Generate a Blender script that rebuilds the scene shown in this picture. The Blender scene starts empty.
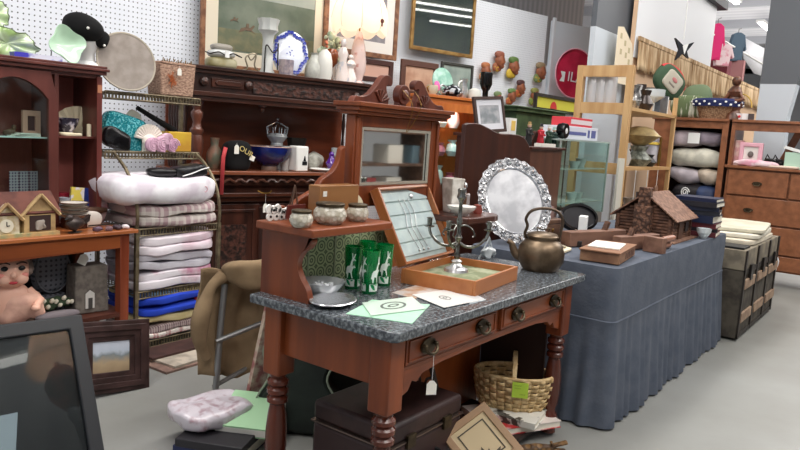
import bpy, math, random
from mathutils import Vector, Matrix, noise, Euler
R_ = math.radians
S = bpy.context.scene
COL = S.collection
# ---------------------------------------------------------------- camera
EYE = Vector((0, 0, 1.42)); FPX = 700.0
def _cam():
    d = lambda u, v: Vector((u-400, -(v-225), -FPX))
    hz = lambda u: 132+.0625*(u-400)
    X = d(932, hz(932)).normalized(); A = d(0, hz(0))
    Z = X.cross(A).normalized()
    if Z.y < 0: Z = -Z
    Y = Z.cross(X)
    return Matrix((X, Y, Z))
CR = _cam()
cam = bpy.data.cameras.new('camera'); cam.sensor_width = 36; cam.lens = FPX/800*36
cam.clip_start = .05; cam.clip_end = 200
co = bpy.data.objects.new('camera', cam); COL.objects.link(co)
co.matrix_world = Matrix.Translation(EYE) @ CR.to_4x4()
S.camera = co
# ---------------------------------------------------------------- exposure, ambient fill, lamps
S.view_settings.view_transform = 'Standard'; S.view_settings.look = 'None'
S.view_settings.gamma = 1; S.view_settings.use_curve_mapping = False
S.view_settings.exposure = 0.1
wd = bpy.data.worlds.new('ambient_fill'); S.world = wd; wd.use_nodes = True  # even surrounding light added as fill, no outdoors in view
bg = wd.node_tree.nodes['Background']; bg.inputs[0].default_value = (.86, .93, 1, 1); bg.inputs[1].default_value = .5
def area(name, loc, sx, sy, power, col=(1, .97, .93), rot=(0, 0, 0)):
    l = bpy.data.lights.new(name, 'AREA'); l.shape = 'RECTANGLE'; l.size = sx; l.size_y = sy; l.energy = power; l.color = col
    o = bpy.data.objects.new(name, l); COL.objects.link(o); o.location = loc; o.rotation_euler = rot
    return o
area('ceiling_light_panel', (2.2, -1.2, 4.6), 5, 1.2, 150)
area('ceiling_light_panel', (2.0, 2.6, 4.6), 5, .8, 130)
area('ceiling_light_panel', (6.0, 2.2, 4.6), 3, .8, 90)
area('ceiling_light_panel', (9, -.5, 4.6), 5, 1.5, 180)
area('ceiling_light_panel', (17, 1, 4.7), 8, 3, 330)
area('ceiling_light_panel', (11, 6.5, 4.7), 8, 3, 160)
area('ceiling_light_panel', (-2, 1, 4.6), 3, 2, 60)
area('added_uplight', (17, 2, 3.9), 16, 8, 300, rot=(math.pi, 0, 0))  # upward fill without a fixture, added to brighten the far ceiling
area('added_uplight', (3, -2, 4.0), 10, 6, 130, rot=(math.pi, 0, 0))  # same added upward fill over the near ceiling

# ---------------------------------------------------------------- pixel to place (the photo pixel's ray meets a plane)
def ray(u, v): return CR @ Vector((u-400, -(v-225), -FPX))
CB, SB = math.cos(R_(13.5)), math.sin(R_(13.5)); YAW = -R_(13.5)
def W(u, v, X=None, Y=None, Z=None, B=None):
    r = ray(u, v)
    if X is not None: t = X/r.x
    elif Y is not None: t = Y/r.y
    elif Z is not None: t = (Z-EYE.z)/r.z
    else: t = B/(SB*r.x+CB*r.y)
    return EYE+r*t
def K(p): return -(CR.transposed() @ (Vector(p)-EYE)).z/FPX     # metres per pixel there
def hgt(u, v, p):                                                # height of pixel above the floor point of p
    r = ray(u, v); t = (p[0]*r.x+p[1]*r.y)/(r.x**2+r.y**2); return EYE.z+r.z*t

# ---------------------------------------------------------------- materials
def lin(c):
    o = []
    for x in c[:3]:
        x /= 255
        o.append(x/12.92 if x <= .04045 else ((x+.055)/1.055)**2.4)
    return (*o, 1)
_n = [0]
def mat(col, rough=.5, metal=0, col2=None, scale=8, mix=(.4, .6), kind='noise', bump=0, bscale=None, trans=0, ior=1.45, alpha=1, emit=0, coat=0, stretch=(1, 1, 1), sheen=0, detail=4):
    _n[0] += 1
    m = bpy.data.materials.new('material_%d' % _n[0]); m.use_nodes = True
    N = m.node_tree.nodes; L = m.node_tree.links; p = N['Principled BSDF']
    p.inputs['Base Color'].default_value = lin(col); p.inputs['Roughness'].default_value = rough
    p.inputs['Metallic'].default_value = metal; p.inputs['Transmission Weight'].default_value = trans
    p.inputs['IOR'].default_value = ior; p.inputs['Alpha'].default_value = alpha
    p.inputs['Coat Weight'].default_value = coat
    if sheen: p.inputs['Sheen Weight'].default_value = sheen
    if emit: p.inputs['Emission Color'].default_value = lin(col); p.inputs['Emission Strength'].default_value = emit
    if col2 is not None or bump:
        tc = N.new('ShaderNodeTexCoord'); mp = N.new('ShaderNodeMapping'); mp.inputs['Scale'].default_value = stretch
        L.new(tc.outputs['Object'], mp.inputs[0])
        def tex(kind, sc):
            if kind == 'noise' or kind == 'wood':
                t = N.new('ShaderNodeTexNoise'); t.inputs['Scale'].default_value = sc; t.inputs['Detail'].default_value = detail
            elif kind == 'voronoi':
                t = N.new('ShaderNodeTexVoronoi'); t.inputs['Scale'].default_value = sc; L.new(mp.outputs[0], t.inputs['Vector']); return t.outputs['Distance']
            elif kind == 'wave':
                t = N.new('ShaderNodeTexWave'); t.inputs['Scale'].default_value = sc; t.inputs['Distortion'].default_value = 1; L.new(mp.outputs[0], t.inputs['Vector']); return t.outputs[1]
            elif kind == 'stripe':
                t = N.new('ShaderNodeTexWave'); t.inputs['Scale'].default_value = sc; L.new(mp.outputs[0], t.inputs['Vector']); return t.outputs[1]
            elif kind == 'check':
                t = N.new('ShaderNodeTexChecker'); t.inputs['Scale'].default_value = sc; L.new(mp.outputs[0], t.inputs['Vector']); return t.outputs[1]
            L.new(mp.outputs[0], t.inputs['Vector']); return t.outputs[0]
        if col2 is not None:
            f = tex(kind, scale)
            r = N.new('ShaderNodeValToRGB'); r.color_ramp.elements[0].position = mix[0]; r.color_ramp.elements[1].position = mix[1]
            r.color_ramp.elements[0].color = lin(col); r.color_ramp.elements[1].color = lin(col2)
            L.new(f, r.inputs[0]); L.new(r.outputs[0], p.inputs['Base Color'])
        if bump:
            f2 = tex(kind, bscale or scale)
            b = N.new('ShaderNodeBump'); b.inputs['Strength'].default_value = min(1, bump); b.inputs['Distance'].default_value = .01
            L.new(f2, b.inputs['Height']); L.new(b.outputs[0], p.inputs['Normal'])
    return m
def wood(c1, c2, rough=.35, scale=6, axis='z', coat=.2):
    st = {'x': (.12, 1, 1), 'y': (1, .12, 1), 'z': (1, 1, .12)}[axis]
    st = tuple(a*scale for a in st)
    return mat(c1, rough, col2=c2, scale=2.2, mix=(.3, .7), stretch=st, coat=coat, detail=6)
def mathnode(N, L, op, a, b=None):
    n = N.new('ShaderNodeMath'); n.operation = op
    for i, x in enumerate((a, b)):
        if x is None: continue
        if isinstance(x, (int, float)): n.inputs[i].default_value = x
        else: L.new(x, n.inputs[i])
    return n.outputs[0]
def dots(col, col2, pitch, rad, rough=.5, ax=(0, 2), ring=None):
    """a square grid of dots (or rings) in object space: peg holes, printed tiles"""
    m = mat(col, rough); N = m.node_tree.nodes; L = m.node_tree.links; p = N['Principled BSDF']
    tc = N.new('ShaderNodeTexCoord'); sp = N.new('ShaderNodeSeparateXYZ'); L.new(tc.outputs['Object'], sp.inputs[0])
    q = []
    for a in ax:
        x = mathnode(N, L, 'DIVIDE', sp.outputs[a], pitch); x = mathnode(N, L, 'FRACT', mathnode(N, L, 'ADD', x, 100.0))
        x = mathnode(N, L, 'SUBTRACT', x, .5); q.append(mathnode(N, L, 'MULTIPLY', x, x))
    d = mathnode(N, L, 'SQRT', mathnode(N, L, 'ADD', q[0], q[1]))
    if ring:
        d = mathnode(N, L, 'ABSOLUTE', mathnode(N, L, 'SUBTRACT', mathnode(N, L, 'MODULO', mathnode(N, L, 'SUBTRACT', d, .0), ring), ring/2))
    f = mathnode(N, L, 'LESS_THAN', d, rad)
    mx = N.new('ShaderNodeMix'); mx.data_type = 'RGBA'; L.new(f, mx.inputs[0]); mx.inputs[6].default_value = lin(col); mx.inputs[7].default_value = lin(col2)
    L.new(mx.outputs[2], p.inputs['Base Color'])
    return m
def plaid(c1, c2, c3, pitch):
    m = mat(c1, .9); N = m.node_tree.nodes; L = m.node_tree.links; p = N['Principled BSDF']
    tc = N.new('ShaderNodeTexCoord'); sp = N.new('ShaderNodeSeparateXYZ'); L.new(tc.outputs['Object'], sp.inputs[0])
    last = None
    for a, cc, pt in ((0, c2, pitch), (2, c2, pitch*.6), (0, c3, pitch*.31)):
        x = mathnode(N, L, 'FRACT', mathnode(N, L, 'ADD', mathnode(N, L, 'DIVIDE', sp.outputs[a], pt), 100.0))
        f = mathnode(N, L, 'MULTIPLY', mathnode(N, L, 'LESS_THAN', x, .38), .6)
        mx = N.new('ShaderNodeMix'); mx.data_type = 'RGBA'; L.new(f, mx.inputs[0])
        if last is None: mx.inputs[6].default_value = lin(c1)
        else: L.new(last, mx.inputs[6])
        mx.inputs[7].default_value = lin(cc); last = mx.outputs[2]
    L.new(last, p.inputs['Base Color'])
    return m
REDWOOD = wood((134, 66, 30), (94, 40, 16), rough=.42, coat=.08)
REDWOODX = wood((138, 70, 34), (98, 44, 20), axis='x', rough=.42, coat=.08)
DARKWOOD = wood((84, 42, 28), (42, 20, 12), rough=.3)
DARKWOODX = wood((92, 48, 36), (44, 20, 14), rough=.3, axis='x')
HUTCHW = wood((110, 58, 50), (76, 38, 34), rough=.35)
OAKX = wood((180, 108, 62), (140, 76, 40), axis='x')
OAK = wood((160, 92, 52), (118, 62, 34))
PINE = wood((208, 172, 124), (182, 140, 92), rough=.5, coat=0)
PINEX = wood((208, 172, 124), (182, 140, 92), rough=.5, axis='x', coat=0)
CHESTW = wood((150, 94, 62), (116, 70, 42), axis='y', rough=.45)
BROWN = mat((104, 76, 60), .55, col2=(70, 48, 36), scale=9)
BLACK = mat((18, 18, 20), .45); BLACKG = mat((14, 14, 16), .18); BLACKFELT = mat((10, 10, 12), .95, sheen=.0)
WHITE = mat((236, 236, 234), .5); WHITEC = mat((238, 236, 230), .2, coat=.3); PAPER = mat((236, 232, 222), .8)
SILVER = mat((226, 226, 228), .28, .85, col2=(190, 190, 192), scale=14); CHROME = mat((220, 220, 222), .1, 1)
DARKIRON = mat((48, 44, 40), .5, .6); BRASS = mat((150, 116, 62), .35, 1); OLDBRASS = mat((88, 76, 58), .42, .8, col2=(60, 50, 38), scale=20)
COPPER = mat((122, 104, 84), .38, .7, col2=(88, 72, 56), scale=9)
GLASS = mat((245, 250, 250), .03, trans=1, ior=1.45)
def thin(col, a, rough=.05):
    m = bpy.data.materials.new('pane'); m.use_nodes = True; N = m.node_tree.nodes; L = m.node_tree.links
    o = N['Material Output']; N.remove(N['Principled BSDF'])
    g = N.new('ShaderNodeBsdfGlossy'); g.inputs['Roughness'].default_value = rough
    t = N.new('ShaderNodeBsdfTransparent'); t.inputs[0].default_value = lin(col)
    f = N.new('ShaderNodeLayerWeight'); f.inputs[0].default_value = .3
    mx = N.new('ShaderNodeMixShader'); ad = mathnode(N, L, 'ADD', mathnode(N, L, 'MULTIPLY', mathnode(N, L, 'POWER', f.outputs[1], 3.0), .3), a+.02)
    L.new(ad, mx.inputs[0]); L.new(t.outputs[0], mx.inputs[1]); L.new(g.outputs[0], mx.inputs[2]); L.new(mx.outputs[0], o.inputs[0])
    return m
PANE = thin((240, 250, 248), .03); CRYSTAL = mat((226, 232, 234), .12, trans=.45, coat=.5)
CREAM = mat((226, 214, 184), .6); TERRA = mat((166, 96, 60), .6, col2=(120, 66, 42), scale=30)
WICKER = mat((176, 140, 108), .7, col2=(126, 92, 68), scale=60, bump=.6)

# ---------------------------------------------------------------- mesh building
class MB:
    def __init__(s, T=None): s.v = []; s.f = []; s.mi = []; s.T = T or Matrix()
    def add(s, vs, fs, mi=0, T=None):
        b = len(s.v); M = s.T @ T if T is not None else s.T
        s.v += [tuple(M @ Vector(x)) for x in vs]; s.f += [tuple(b+i for i in f) for f in fs]; s.mi += [mi]*len(fs)
        return s
    def box(s, c, d, rot=None, mi=0, top=1.0):
        x, y, z = d[0]/2, d[1]/2, d[2]/2; t = top
        vs = [(-x, -y, -z), (x, -y, -z), (x, y, -z), (-x, y, -z), (-x*t, -y*t, z), (x*t, -y*t, z), (x*t, y*t, z), (-x*t, y*t, z)]
        T = Matrix.Translation(c)
        if rot is not None: T = T @ Euler(rot).to_matrix().to_4x4()
        return s.add(vs, [(0, 3, 2, 1), (4, 5, 6, 7), (0, 1, 5, 4), (1, 2, 6, 5), (2, 3, 7, 6), (3, 0, 4, 7)], mi, T)
    def b2(s, lo, hi, mi=0):
        return s.box([(a+b)/2 for a, b in zip(lo, hi)], [b-a for a, b in zip(lo, hi)], mi=mi)
    def lathe(s, prof, seg=20, c=(0, 0, 0), rot=None, mi=0, wob=None, sx=1, sy=1):
        vs = []; fs = []; n = len(prof)
        for i in range(seg):
            a = 2*math.pi*i/seg
            for r, z in prof:
                k = wob(a, r, z) if wob else 1
                vs.append((r*k*math.cos(a)*sx, r*k*math.sin(a)*sy, z))
        for i in range(seg):
            j = (i+1) % seg
            for q in range(n-1): fs.append((i*n+q, j*n+q, j*n+q+1, i*n+q+1))
        if prof[0][0] > 1e-6: fs.append(tuple(i*n for i in reversed(range(seg))))
        if prof[-1][0] > 1e-6: fs.append(tuple(i*n+n-1 for i in range(seg)))
        T = Matrix.Translation(c)
        if rot is not None: T = T @ Euler(rot).to_matrix().to_4x4()
        return s.add(vs, fs, mi, T)
    def tube(s, pts, r=.005, seg=7, closed=False, mi=0):
        P = [Vector(p) for p in pts]; n = len(P); rs = r if isinstance(r, (list, tuple)) else [r]*n
        vs = []; up = None
        for i, p in enumerate(P):
            a = P[(i-1) % n] if (i or closed) else p; b = P[(i+1) % n] if (i < n-1 or closed) else p
            d = (b-a).normalized()
            if up is None: up = d.orthogonal().normalized()
            else:
                up = up-d*up.dot(d); up = up.normalized() if up.length > 1e-6 else d.orthogonal().normalized()
            w = d.cross(up)
            for k in range(seg):
                t = 2*math.pi*k/seg; vs.append(p+(up*math.cos(t)+w*math.sin(t))*rs[i])
        fs = []
        for i in range(n if closed else n-1):
            j = (i+1) % n
            for k in range(seg): fs.append((i*seg+k, i*seg+(k+1) % seg, j*seg+(k+1) % seg, j*seg+k))
        if not closed: fs += [tuple(reversed(range(seg))), tuple((n-1)*seg+k for k in range(seg))]
        return s.add(vs, fs, mi)
    def prism(s, pts, t, c=(0, 0, 0), plane='xz', mi=0, rot=None):
        """outline in a plane, given thickness t (centred)"""
        n = len(pts); vs = []
        for h in (-t/2, t/2):
            for a, b in pts: vs.append({'xz': (a, h, b), 'yz': (h, a, b), 'xy': (a, b, h)}[plane])
        fs = [tuple(range(n)), tuple(reversed(range(n, 2*n)))]
        for i in range(n): j = (i+1) % n; fs.append((i, i+n, j+n, j))
        T = Matrix.Translation(c)
        if rot is not None: T = T @ Euler(rot).to_matrix().to_4x4()
        return s.add(vs, fs, mi, T)
    def ring(s, outer, inner, t, plane='xz', c=(0, 0, 0), mi=0):
        n = len(outer); vs = []
        for h in (-t/2, t/2):
            for a, b in list(outer)+list(inner): vs.append({'xz': (a, h, b), 'yz': (h, a, b), 'xy': (a, b, h)}[plane])
        fs = []
        for i in range(n):
            j = (i+1) % n
            fs += [(i, j, n+j, n+i), (2*n+i, 3*n+i, 3*n+j, 2*n+j), (i, 2*n+i, 2*n+j, j), (n+i, n+j, 3*n+j, 3*n+i)]
        return s.add(vs, fs, mi, Matrix.Translation(c))
    def soft(s, c, d, e=.45, nz=.0, ns=4, nu=28, nv=14, rot=None, mi=0, seed=0):
        """rounded block (superellipsoid) with soft lumps; d = full sizes"""
        def sg(x, p): return math.copysign(abs(x)**p, x)
        vs = []; fs = []
        for j in range(nv+1):
            ph = -math.pi/2+math.pi*j/nv
            for i in range(nu):
                th = 2*math.pi*i/nu
                p = Vector((sg(math.cos(ph), e)*sg(math.cos(th), e)*d[0]/2, sg(math.cos(ph), e)*sg(math.sin(th), e)*d[1]/2, sg(math.sin(ph), e)*d[2]/2))
                if nz: p += noise.noise_vector(p*ns+Vector((seed*7.3, seed, 0)))*nz
                vs.append(p)
        for j in range(nv):
            for i in range(nu): k = (i+1) % nu; fs.append((j*nu+i, j*nu+k, (j+1)*nu+k, (j+1)*nu+i))
        T = Matrix.Translation(c)
        if rot is not None: T = T @ Euler(rot).to_matrix().to_4x4()
        return s.add(vs, fs, mi, T)
    def ell(s, c, r, **k):
        if not isinstance(r, (list, tuple)): r = (r, r, r)
        k.setdefault('nu', 16); k.setdefault('nv', 10); k.setdefault('e', 1)
        return s.soft(c, [2*x for x in r], **k)
    def sheet(s, fn, nu, nv, mi=0):
        vs = [fn(i/nu, j/nv) for j in range(nv+1) for i in range(nu+1)]
        fs = [(j*(nu+1)+i, j*(nu+1)+i+1, (j+1)*(nu+1)+i+1, (j+1)*(nu+1)+i) for j in range(nv) for i in range(nu)]
        return s.add(vs, fs, mi)
    def build(s, name, m, parent=None, smooth=True, bevel=0, solid=0, sub=0, loc=None, rz=0, rot=None):
        me = bpy.data.meshes.new(name); me.from_pydata(s.v, [], s.f); me.update()
        ms = m if isinstance(m, (list, tuple)) else [m]
        for x in ms: me.materials.append(x)
        for p, i in zip(me.polygons, s.mi): p.material_index = i; p.use_smooth = smooth
        import bmesh
        bm = bmesh.new(); bm.from_mesh(me); bmesh.ops.recalc_face_normals(bm, faces=bm.faces); bm.to_mesh(me); bm.free()
        if smooth: me.set_sharp_from_angle(angle=R_(38))
        o = bpy.data.objects.new(name, me); COL.objects.link(o); o.parent = parent
        if loc is not None: o.location = loc
        o.rotation_euler = rot if rot is not None else (0, 0, rz)
        if solid: q = o.modifiers.new('solid', 'SOLIDIFY'); q.thickness = solid; q.offset = 0
        if bevel: q = o.modifiers.new('bevel', 'BEVEL'); q.width = bevel; q.segments = 2; q.limit_method = 'ANGLE'
        if sub: q = o.modifiers.new('sub', 'SUBSURF'); q.levels = q.render_levels = sub
        return o
def tag(o, label=None, cat=None, group=None, kind=None):
    if label: o['label'] = label
    if cat: o['category'] = cat
    if group: o['group'] = group
    if kind: o['kind'] = kind
    return o
def thing(name, label, cat, loc=(0, 0, 0), rz=0, group=None, rot=None, kind=None):
    o = bpy.data.objects.new(name, None); COL.objects.link(o); o.empty_display_size = .05
    o.location = loc; o.rotation_euler = rot if rot is not None else (0, 0, rz)
    return tag(o, label, cat, group, kind)
def struct(name, mb, m, **k): return tag(mb.build(name, m, **k), kind='structure')
def text(s, size, parent, loc, rot, m, name='lettering', depth=.001):
    cu = bpy.data.curves.new(name, 'FONT'); cu.body = s; cu.size = size; cu.extrude = depth; cu.align_x = 'CENTER'; cu.align_y = 'CENTER'
    cu.materials.append(m); tmp = bpy.data.objects.new(name, cu); COL.objects.link(tmp)
    me = bpy.data.meshes.new_from_object(tmp.evaluated_get(bpy.context.evaluated_depsgraph_get())); bpy.data.objects.remove(tmp)
    o = bpy.data.objects.new(name, me); COL.objects.link(o); o.parent = parent; o.location = loc; o.rotation_euler = rot
    return o
def copy_tree(o, parent=None):
    c = o.copy(); COL.objects.link(c); c.parent = parent
    for ch in list(o.children): copy_tree(ch, c)
    return c
def arc(cx, cy, r, a0, a1, n, ry=None):
    return [(cx+r*math.cos(R_(a0+(a1-a0)*i/n)), cy+(ry or r)*math.sin(R_(a0+(a1-a0)*i/n))) for i in range(n+1)]
def spline(P, n=6):
    """smooth open curve through 2D or 3D points"""
    P = [Vector(p) for p in P]; out = []
    for i in range(len(P)-1):
        a = P[max(i-1, 0)]; b = P[i]; c = P[i+1]; d = P[min(i+2, len(P)-1)]
        for k in range(n):
            t = k/n; out.append(.5*((2*b)+(c-a)*t+(2*a-5*b+4*c-d)*t*t+(3*b-a-3*c+d)*t**3))
    out.append(P[-1]); return [tuple(p) for p in out]
def rect(w, h): return [(-w/2, -h/2), (w/2, -h/2), (w/2, h/2), (-w/2, h/2)]
def price_tag(label, loc, w=.025, h=.04, string=.06, rz=0, tilt=0):
    t = thing('price_tag', label, 'price tag', loc, rot=(0, tilt, rz))
    MB().prism([(-w/2, -h), (w/2, -h), (w/2, -h*.25), (w*.2, 0), (-w*.2, 0), (-w/2, -h*.25)], .0012).build('card', PAPER, t, smooth=False)
    MB().tube([(0, 0, -.004), (.001, 0, string*.5), (0, 0, string)], .0008, 5).build('string', WHITE, t)
    return t
# ================================================================ THE SETTING
CONC = mat((146, 147, 144), .45, col2=(131, 131, 126), scale=1.6, mix=(.3, .7), bump=.05, bscale=40)
struct('floor', MB().b2((-8, -9, -.1), (40, 12, 0)), CONC)
PEG = dots((236, 240, 248), (96, 98, 104), .037, .15, rough=.4)
struct('wall_left', MB().b2((-2.5, 5.0, 0), (3.75, 5.04, 2.93)), PEG)
PEGB = dots((236, 240, 246), (184, 188, 196), .0254, .15, rough=.4)
Lb = (8.62-3.75)/CB
struct('wall_back', MB().b2((0, 0, 0), (Lb*.885, .04, 2.93)), PEGB, loc=(3.75, 5.0, 0), rz=YAW)
wp = W(552, 40, B=5.737)
struct('wall_right', MB().b2((0, 0, 0), (.95, .04, 2.9)), mat((222, 230, 238), .5), loc=(wp.x, wp.y+.002, 0), rz=YAW-R_(4))
struct('trim_1', MB().b2((-.02, -.03, 0), (.02, 0, 2.93)), mat((226, 230, 236), .4), loc=(wp.x, wp.y, 0), rz=YAW)
GREYM = mat((150, 151, 156), .6, col2=(132, 133, 138), kind='stripe', scale=3.2, stretch=(1, 0, 0), mix=(.2, .8))
struct('wall_upper', MB().b2((0, 0, 2.5), (6.4, .06, 5)), GREYM, loc=(3.9, 5.9, 0), rz=YAW)
CEILM = mat((240, 240, 244), .7, col2=(226, 226, 232), kind='stripe', scale=.8, stretch=(1, 0, 0))
struct('ceiling', MB().b2((-8, -9, 5.0), (40, 12, 5.08)), CEILM)
b = MB()
for x in range(6, 40, 3): b.b2((x, -9, 4.78), (x+.12, 12, 5.0))
struct('trim_2', b, mat((190, 192, 198), .5))
struct('wall_far', MB().b2((33, -9, 0), (33.1, 12, 5)), mat((224, 224, 228), .6))
struct('wall_front', MB().b2((-8, -9, 0), (40, -8.9, 5)), mat((200, 202, 206), .6))
struct('wall_aisle', MB().b2((8.3, 8.0, 0), (40, 8.1, 5)), mat((196, 198, 204), .6))
# straw-fringed stall wall running away to the right
FY = 2.95
fa = W(634, 45, Y=FY); fb = W(709, 70, Y=FY)
struct('wall_stall', MB().b2((fa.x, FY, 0), (19, FY+.05, 2.45)).b2((fa.x, FY, 2.45), (fb.x, FY+.05, 4.4)), [mat((214, 180, 148), .7), WHITE])
struct('wall_stall_panel', MB().b2((fa.x, FY-.012, 2.46), (fb.x, FY-.002, 4.4)), mat((226, 228, 232), .5))
struct('trim_3', MB().b2((fa.x, FY-.1, 3.62), (fb.x+.3, FY+.06, 3.74)), mat((58, 60, 66), .6))
STRAW = mat((214, 188, 152), .9, col2=(160, 128, 92), scale=14, stretch=(1, 1, .12), bump=.9, mix=(.42, .6))
def fringe(name, x0, x1, label):
    t = thing(name, label, 'fringe', (x0, FY-.03, 2.68), group='straw fringes along the stall wall')
    m = MB(); n = int((x1-x0)*16); L_ = x1-x0
    def f(u, v):
        x = u*L_; z = -v*.36*(1+.16*noise.noise(Vector((x*11, 3, 0))))
        return (x, -.012-.018*(.5+.5*math.sin(x*62+2*noise.noise(Vector((x*9, v, 1)))))*(.5+v), z)
    m.sheet(f, n*2, 5); m.build('fringe_strands', STRAW, t, solid=.008)
    MB().b2((0, -.03, -.03), (L_, .0, .02)).build('header_rope', STRAW, t)
x = fa.x+.02
for i, (w, l) in enumerate([(2.3, 'nearest straw fringe, just right of the grey steel column'), (2.1, 'straw fringe over the round cap, second along the stall wall'), (2.6, 'straw fringe below the pink jacket on the stall wall'), (3.6, 'farthest straw fringe, ending at the right-hand grey column')]):
    fringe('straw_fringe', x, x+w-.04, l); x += w
# tapered steel columns
GREY = mat((92, 96, 102), .5); COLW = mat((198, 206, 214), .5)
def column(name, pts, zsplit, axis, off, label):
    t = thing(name, label, 'column', off, kind='structure')
    (a0, a1), (w0, w1), zt = pts
    def sec(z): k = min(1, max(0, (z-2.0)/(zt-2.0))); return w0+(w1-w0)*k
    def poly(za, zb):
        zs = [za+(zb-za)*i/6 for i in range(7)]
        return [(a0, z) for z in zs]+[(a0+a1*sec(z), z) for z in reversed(zs)]
    MB().prism(poly(0, zsplit), .06 if axis == 'xz' else .25, plane=axis).build('column_base', COLW, t, smooth=False)
    MB().prism(poly(zsplit, zt), .06 if axis == 'xz' else .25, plane=axis).build('column_top', GREY, t, smooth=False)
cA = W(593, 30, Y=3.08); cB = W(645, 0, Y=3.08); cC = W(622, 78, Y=3.08)
w1 = (cB.x-cA.x); w0 = cC.x-cA.x
column('steel_column', ((0, 1), (w0, w0+(w1-w0)*(5.0-2.0)/(cB.z-2.0)), 5.0), W(610, 33, Y=3.08).z, 'xz', (cA.x, 3.08, 0), 'tapered steel column, grey above and white below, beside the cream paper sign')
dA = W(768, 40, X=9.7); dB = W(806, 10, X=9.7)
column('steel_column', ((0, -1), (.34, .34+(dA.y-dB.y)*1.6), 5.0), W(775, 85, X=9.7).z, 'yz', (9.7, dA.y, 0), 'wide grey steel column above the chest of drawers at the right edge')
# ceiling strip lights (also what the glazed pictures mirror)
TUBE = mat((255, 252, 246), .5, emit=5)
L0 = thing('strip_light', 'fluorescent strip light on the hall ceiling', 'light', (2.0, -1.0, 4.72), group='ceiling strip lights')
MB().b2((-1.2, -.1, 0), (1.2, .1, .06)).build('housing', WHITE, L0)
MB().b2((-1.18, -.05, -.04), (1.18, .05, 0)).build('tube', TUBE, L0)
for x, y in ((5, -1), (8, -1), (11.5, -1), (2, -3.6), (5, -3.6), (8, -3.6), (3.5, 2.2), (14, 1.2), (18, 1.2), (22, 1.2), (27, 1.2), (16, 3.9), (21, 3.9), (11.4, -5.5), (12.4, -6.4), (13.6, -7.8)):
    c = copy_tree(L0); c.location = (x, y, 4.72)

# ================================================================ THE WASHSTAND
MARBLE = mat((104, 112, 118), .22, col2=(58, 64, 70), scale=9, mix=(.42, .62), coat=.3, detail=12)
MARBLE = mat((62, 66, 72), .22, col2=(124, 130, 134), scale=70, mix=(.44, .66), coat=.25, detail=8)
X0, X1, Y0, Y1 = 1.69, 3.20, 1.25, 1.93
ws = thing('washstand', 'large red-brown washstand with grey marble top, tiled shelf back and mirror', 'washstand', (X0, Y0, 0))
wx, wy = X1-X0, Y1-Y0
def marble_outline():
    r = .015; return [(r, 0), (wx-r, 0), (wx, r), (wx, wy), (0, wy), (0, r)]
MB().prism(marble_outline(), .034, c=(0, 0, .783), plane='xy').build('marble_top', MARBLE, ws, bevel=.005)
LP = [(.0, .0), (.036, .012), (.034, .03), (.022, .05), (.03, .07), (.038, .085), (.038, .10), (.028, .115), (.026, .13), (.036, .16), (.041, .22), (.040, .29), (.034, .35), (.028, .385), (.040, .395), (.040, .41), (.030, .42), (.041, .43), (.041, .445), (.031, .455), (.041, .465), (.041, .478), (.030, .49), (.036, .505), (.0, .51)]
for x, y in ((.075, .085), (wx-.095, .085), (.075, wy-.09), (wx-.095, wy-.09)):
    g = MB(); g.box((x, y, .635), (.084, .084, .262)); g.build('leg', REDWOOD, ws, bevel=.006)
    MB().lathe(LP, 22, (x, y, 0)).build('turned_leg', wood((104, 50, 34), (66, 28, 18), rough=.25), ws)
MB().b2((.06, .10, .585), (.09, wy-.1, .766)).build('side_apron', REDWOOD, ws, bevel=.003)
MB().b2((wx-.11, .10, .585), (wx-.08, wy-.1, .766)).build('side_apron', REDWOOD, ws, bevel=.003)
MB().b2((.06, wy-.08, .585), (wx-.06, wy-.06, .766)).build('back_apron', REDWOOD, ws)
# front rails with scalloped edge
xa, xb = .118, wx-.138
def scallop():
    pts = [(xa, .64), (xb, .64)]
    low = [(xb, .54), (xb-.05, .555), (xb-.07, .585), (xb-.10, .575), (xb-.13, .598), (xb-.25, .612), (xb-.5, .617), ((xa+xb)/2, .618), (xa+.5, .617), (xa+.25, .612), (xa+.13, .598), (xa+.10, .575), (xa+.07, .585), (xa+.05, .555), (xa, .54)]
    return pts+[(a, b) for a, b in low]
MB().prism(scallop(), .03, c=(0, .075, 0)).build('front_apron', REDWOODX, ws, bevel=.003)
MB().b2((xa, .055, .635), (xb, .075, .65)).b2((xa, .06, .752), (xb, .08, .766)).b2(((xa+xb)/2-.02, .06, .64), ((xa+xb)/2+.02, .085, .76)).build('front_rail', REDWOODX, ws, bevel=.003)
def pull(par, x, z):
    h = MB(); h.prism([(a*.045, b*.028) for a, b in arc(0, 0, 1, 0, 360, 16)][:-1], .004, c=(x, -.012, z))
    for s in (-1, 1): h.ell((x+s*.032, -.018, z+.004), (.008, .01, .008))
    h.tube(spline([(x-.034, -.022, z+.002), (x-.026, -.03, z-.018), (x, -.032, z-.026), (x+.026, -.03, z-.018), (x+.034, -.022, z+.002)], 4), .0055, 7)
    h.build('handle', OLDBRASS, par)
mid = (xa+xb)/2
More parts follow.
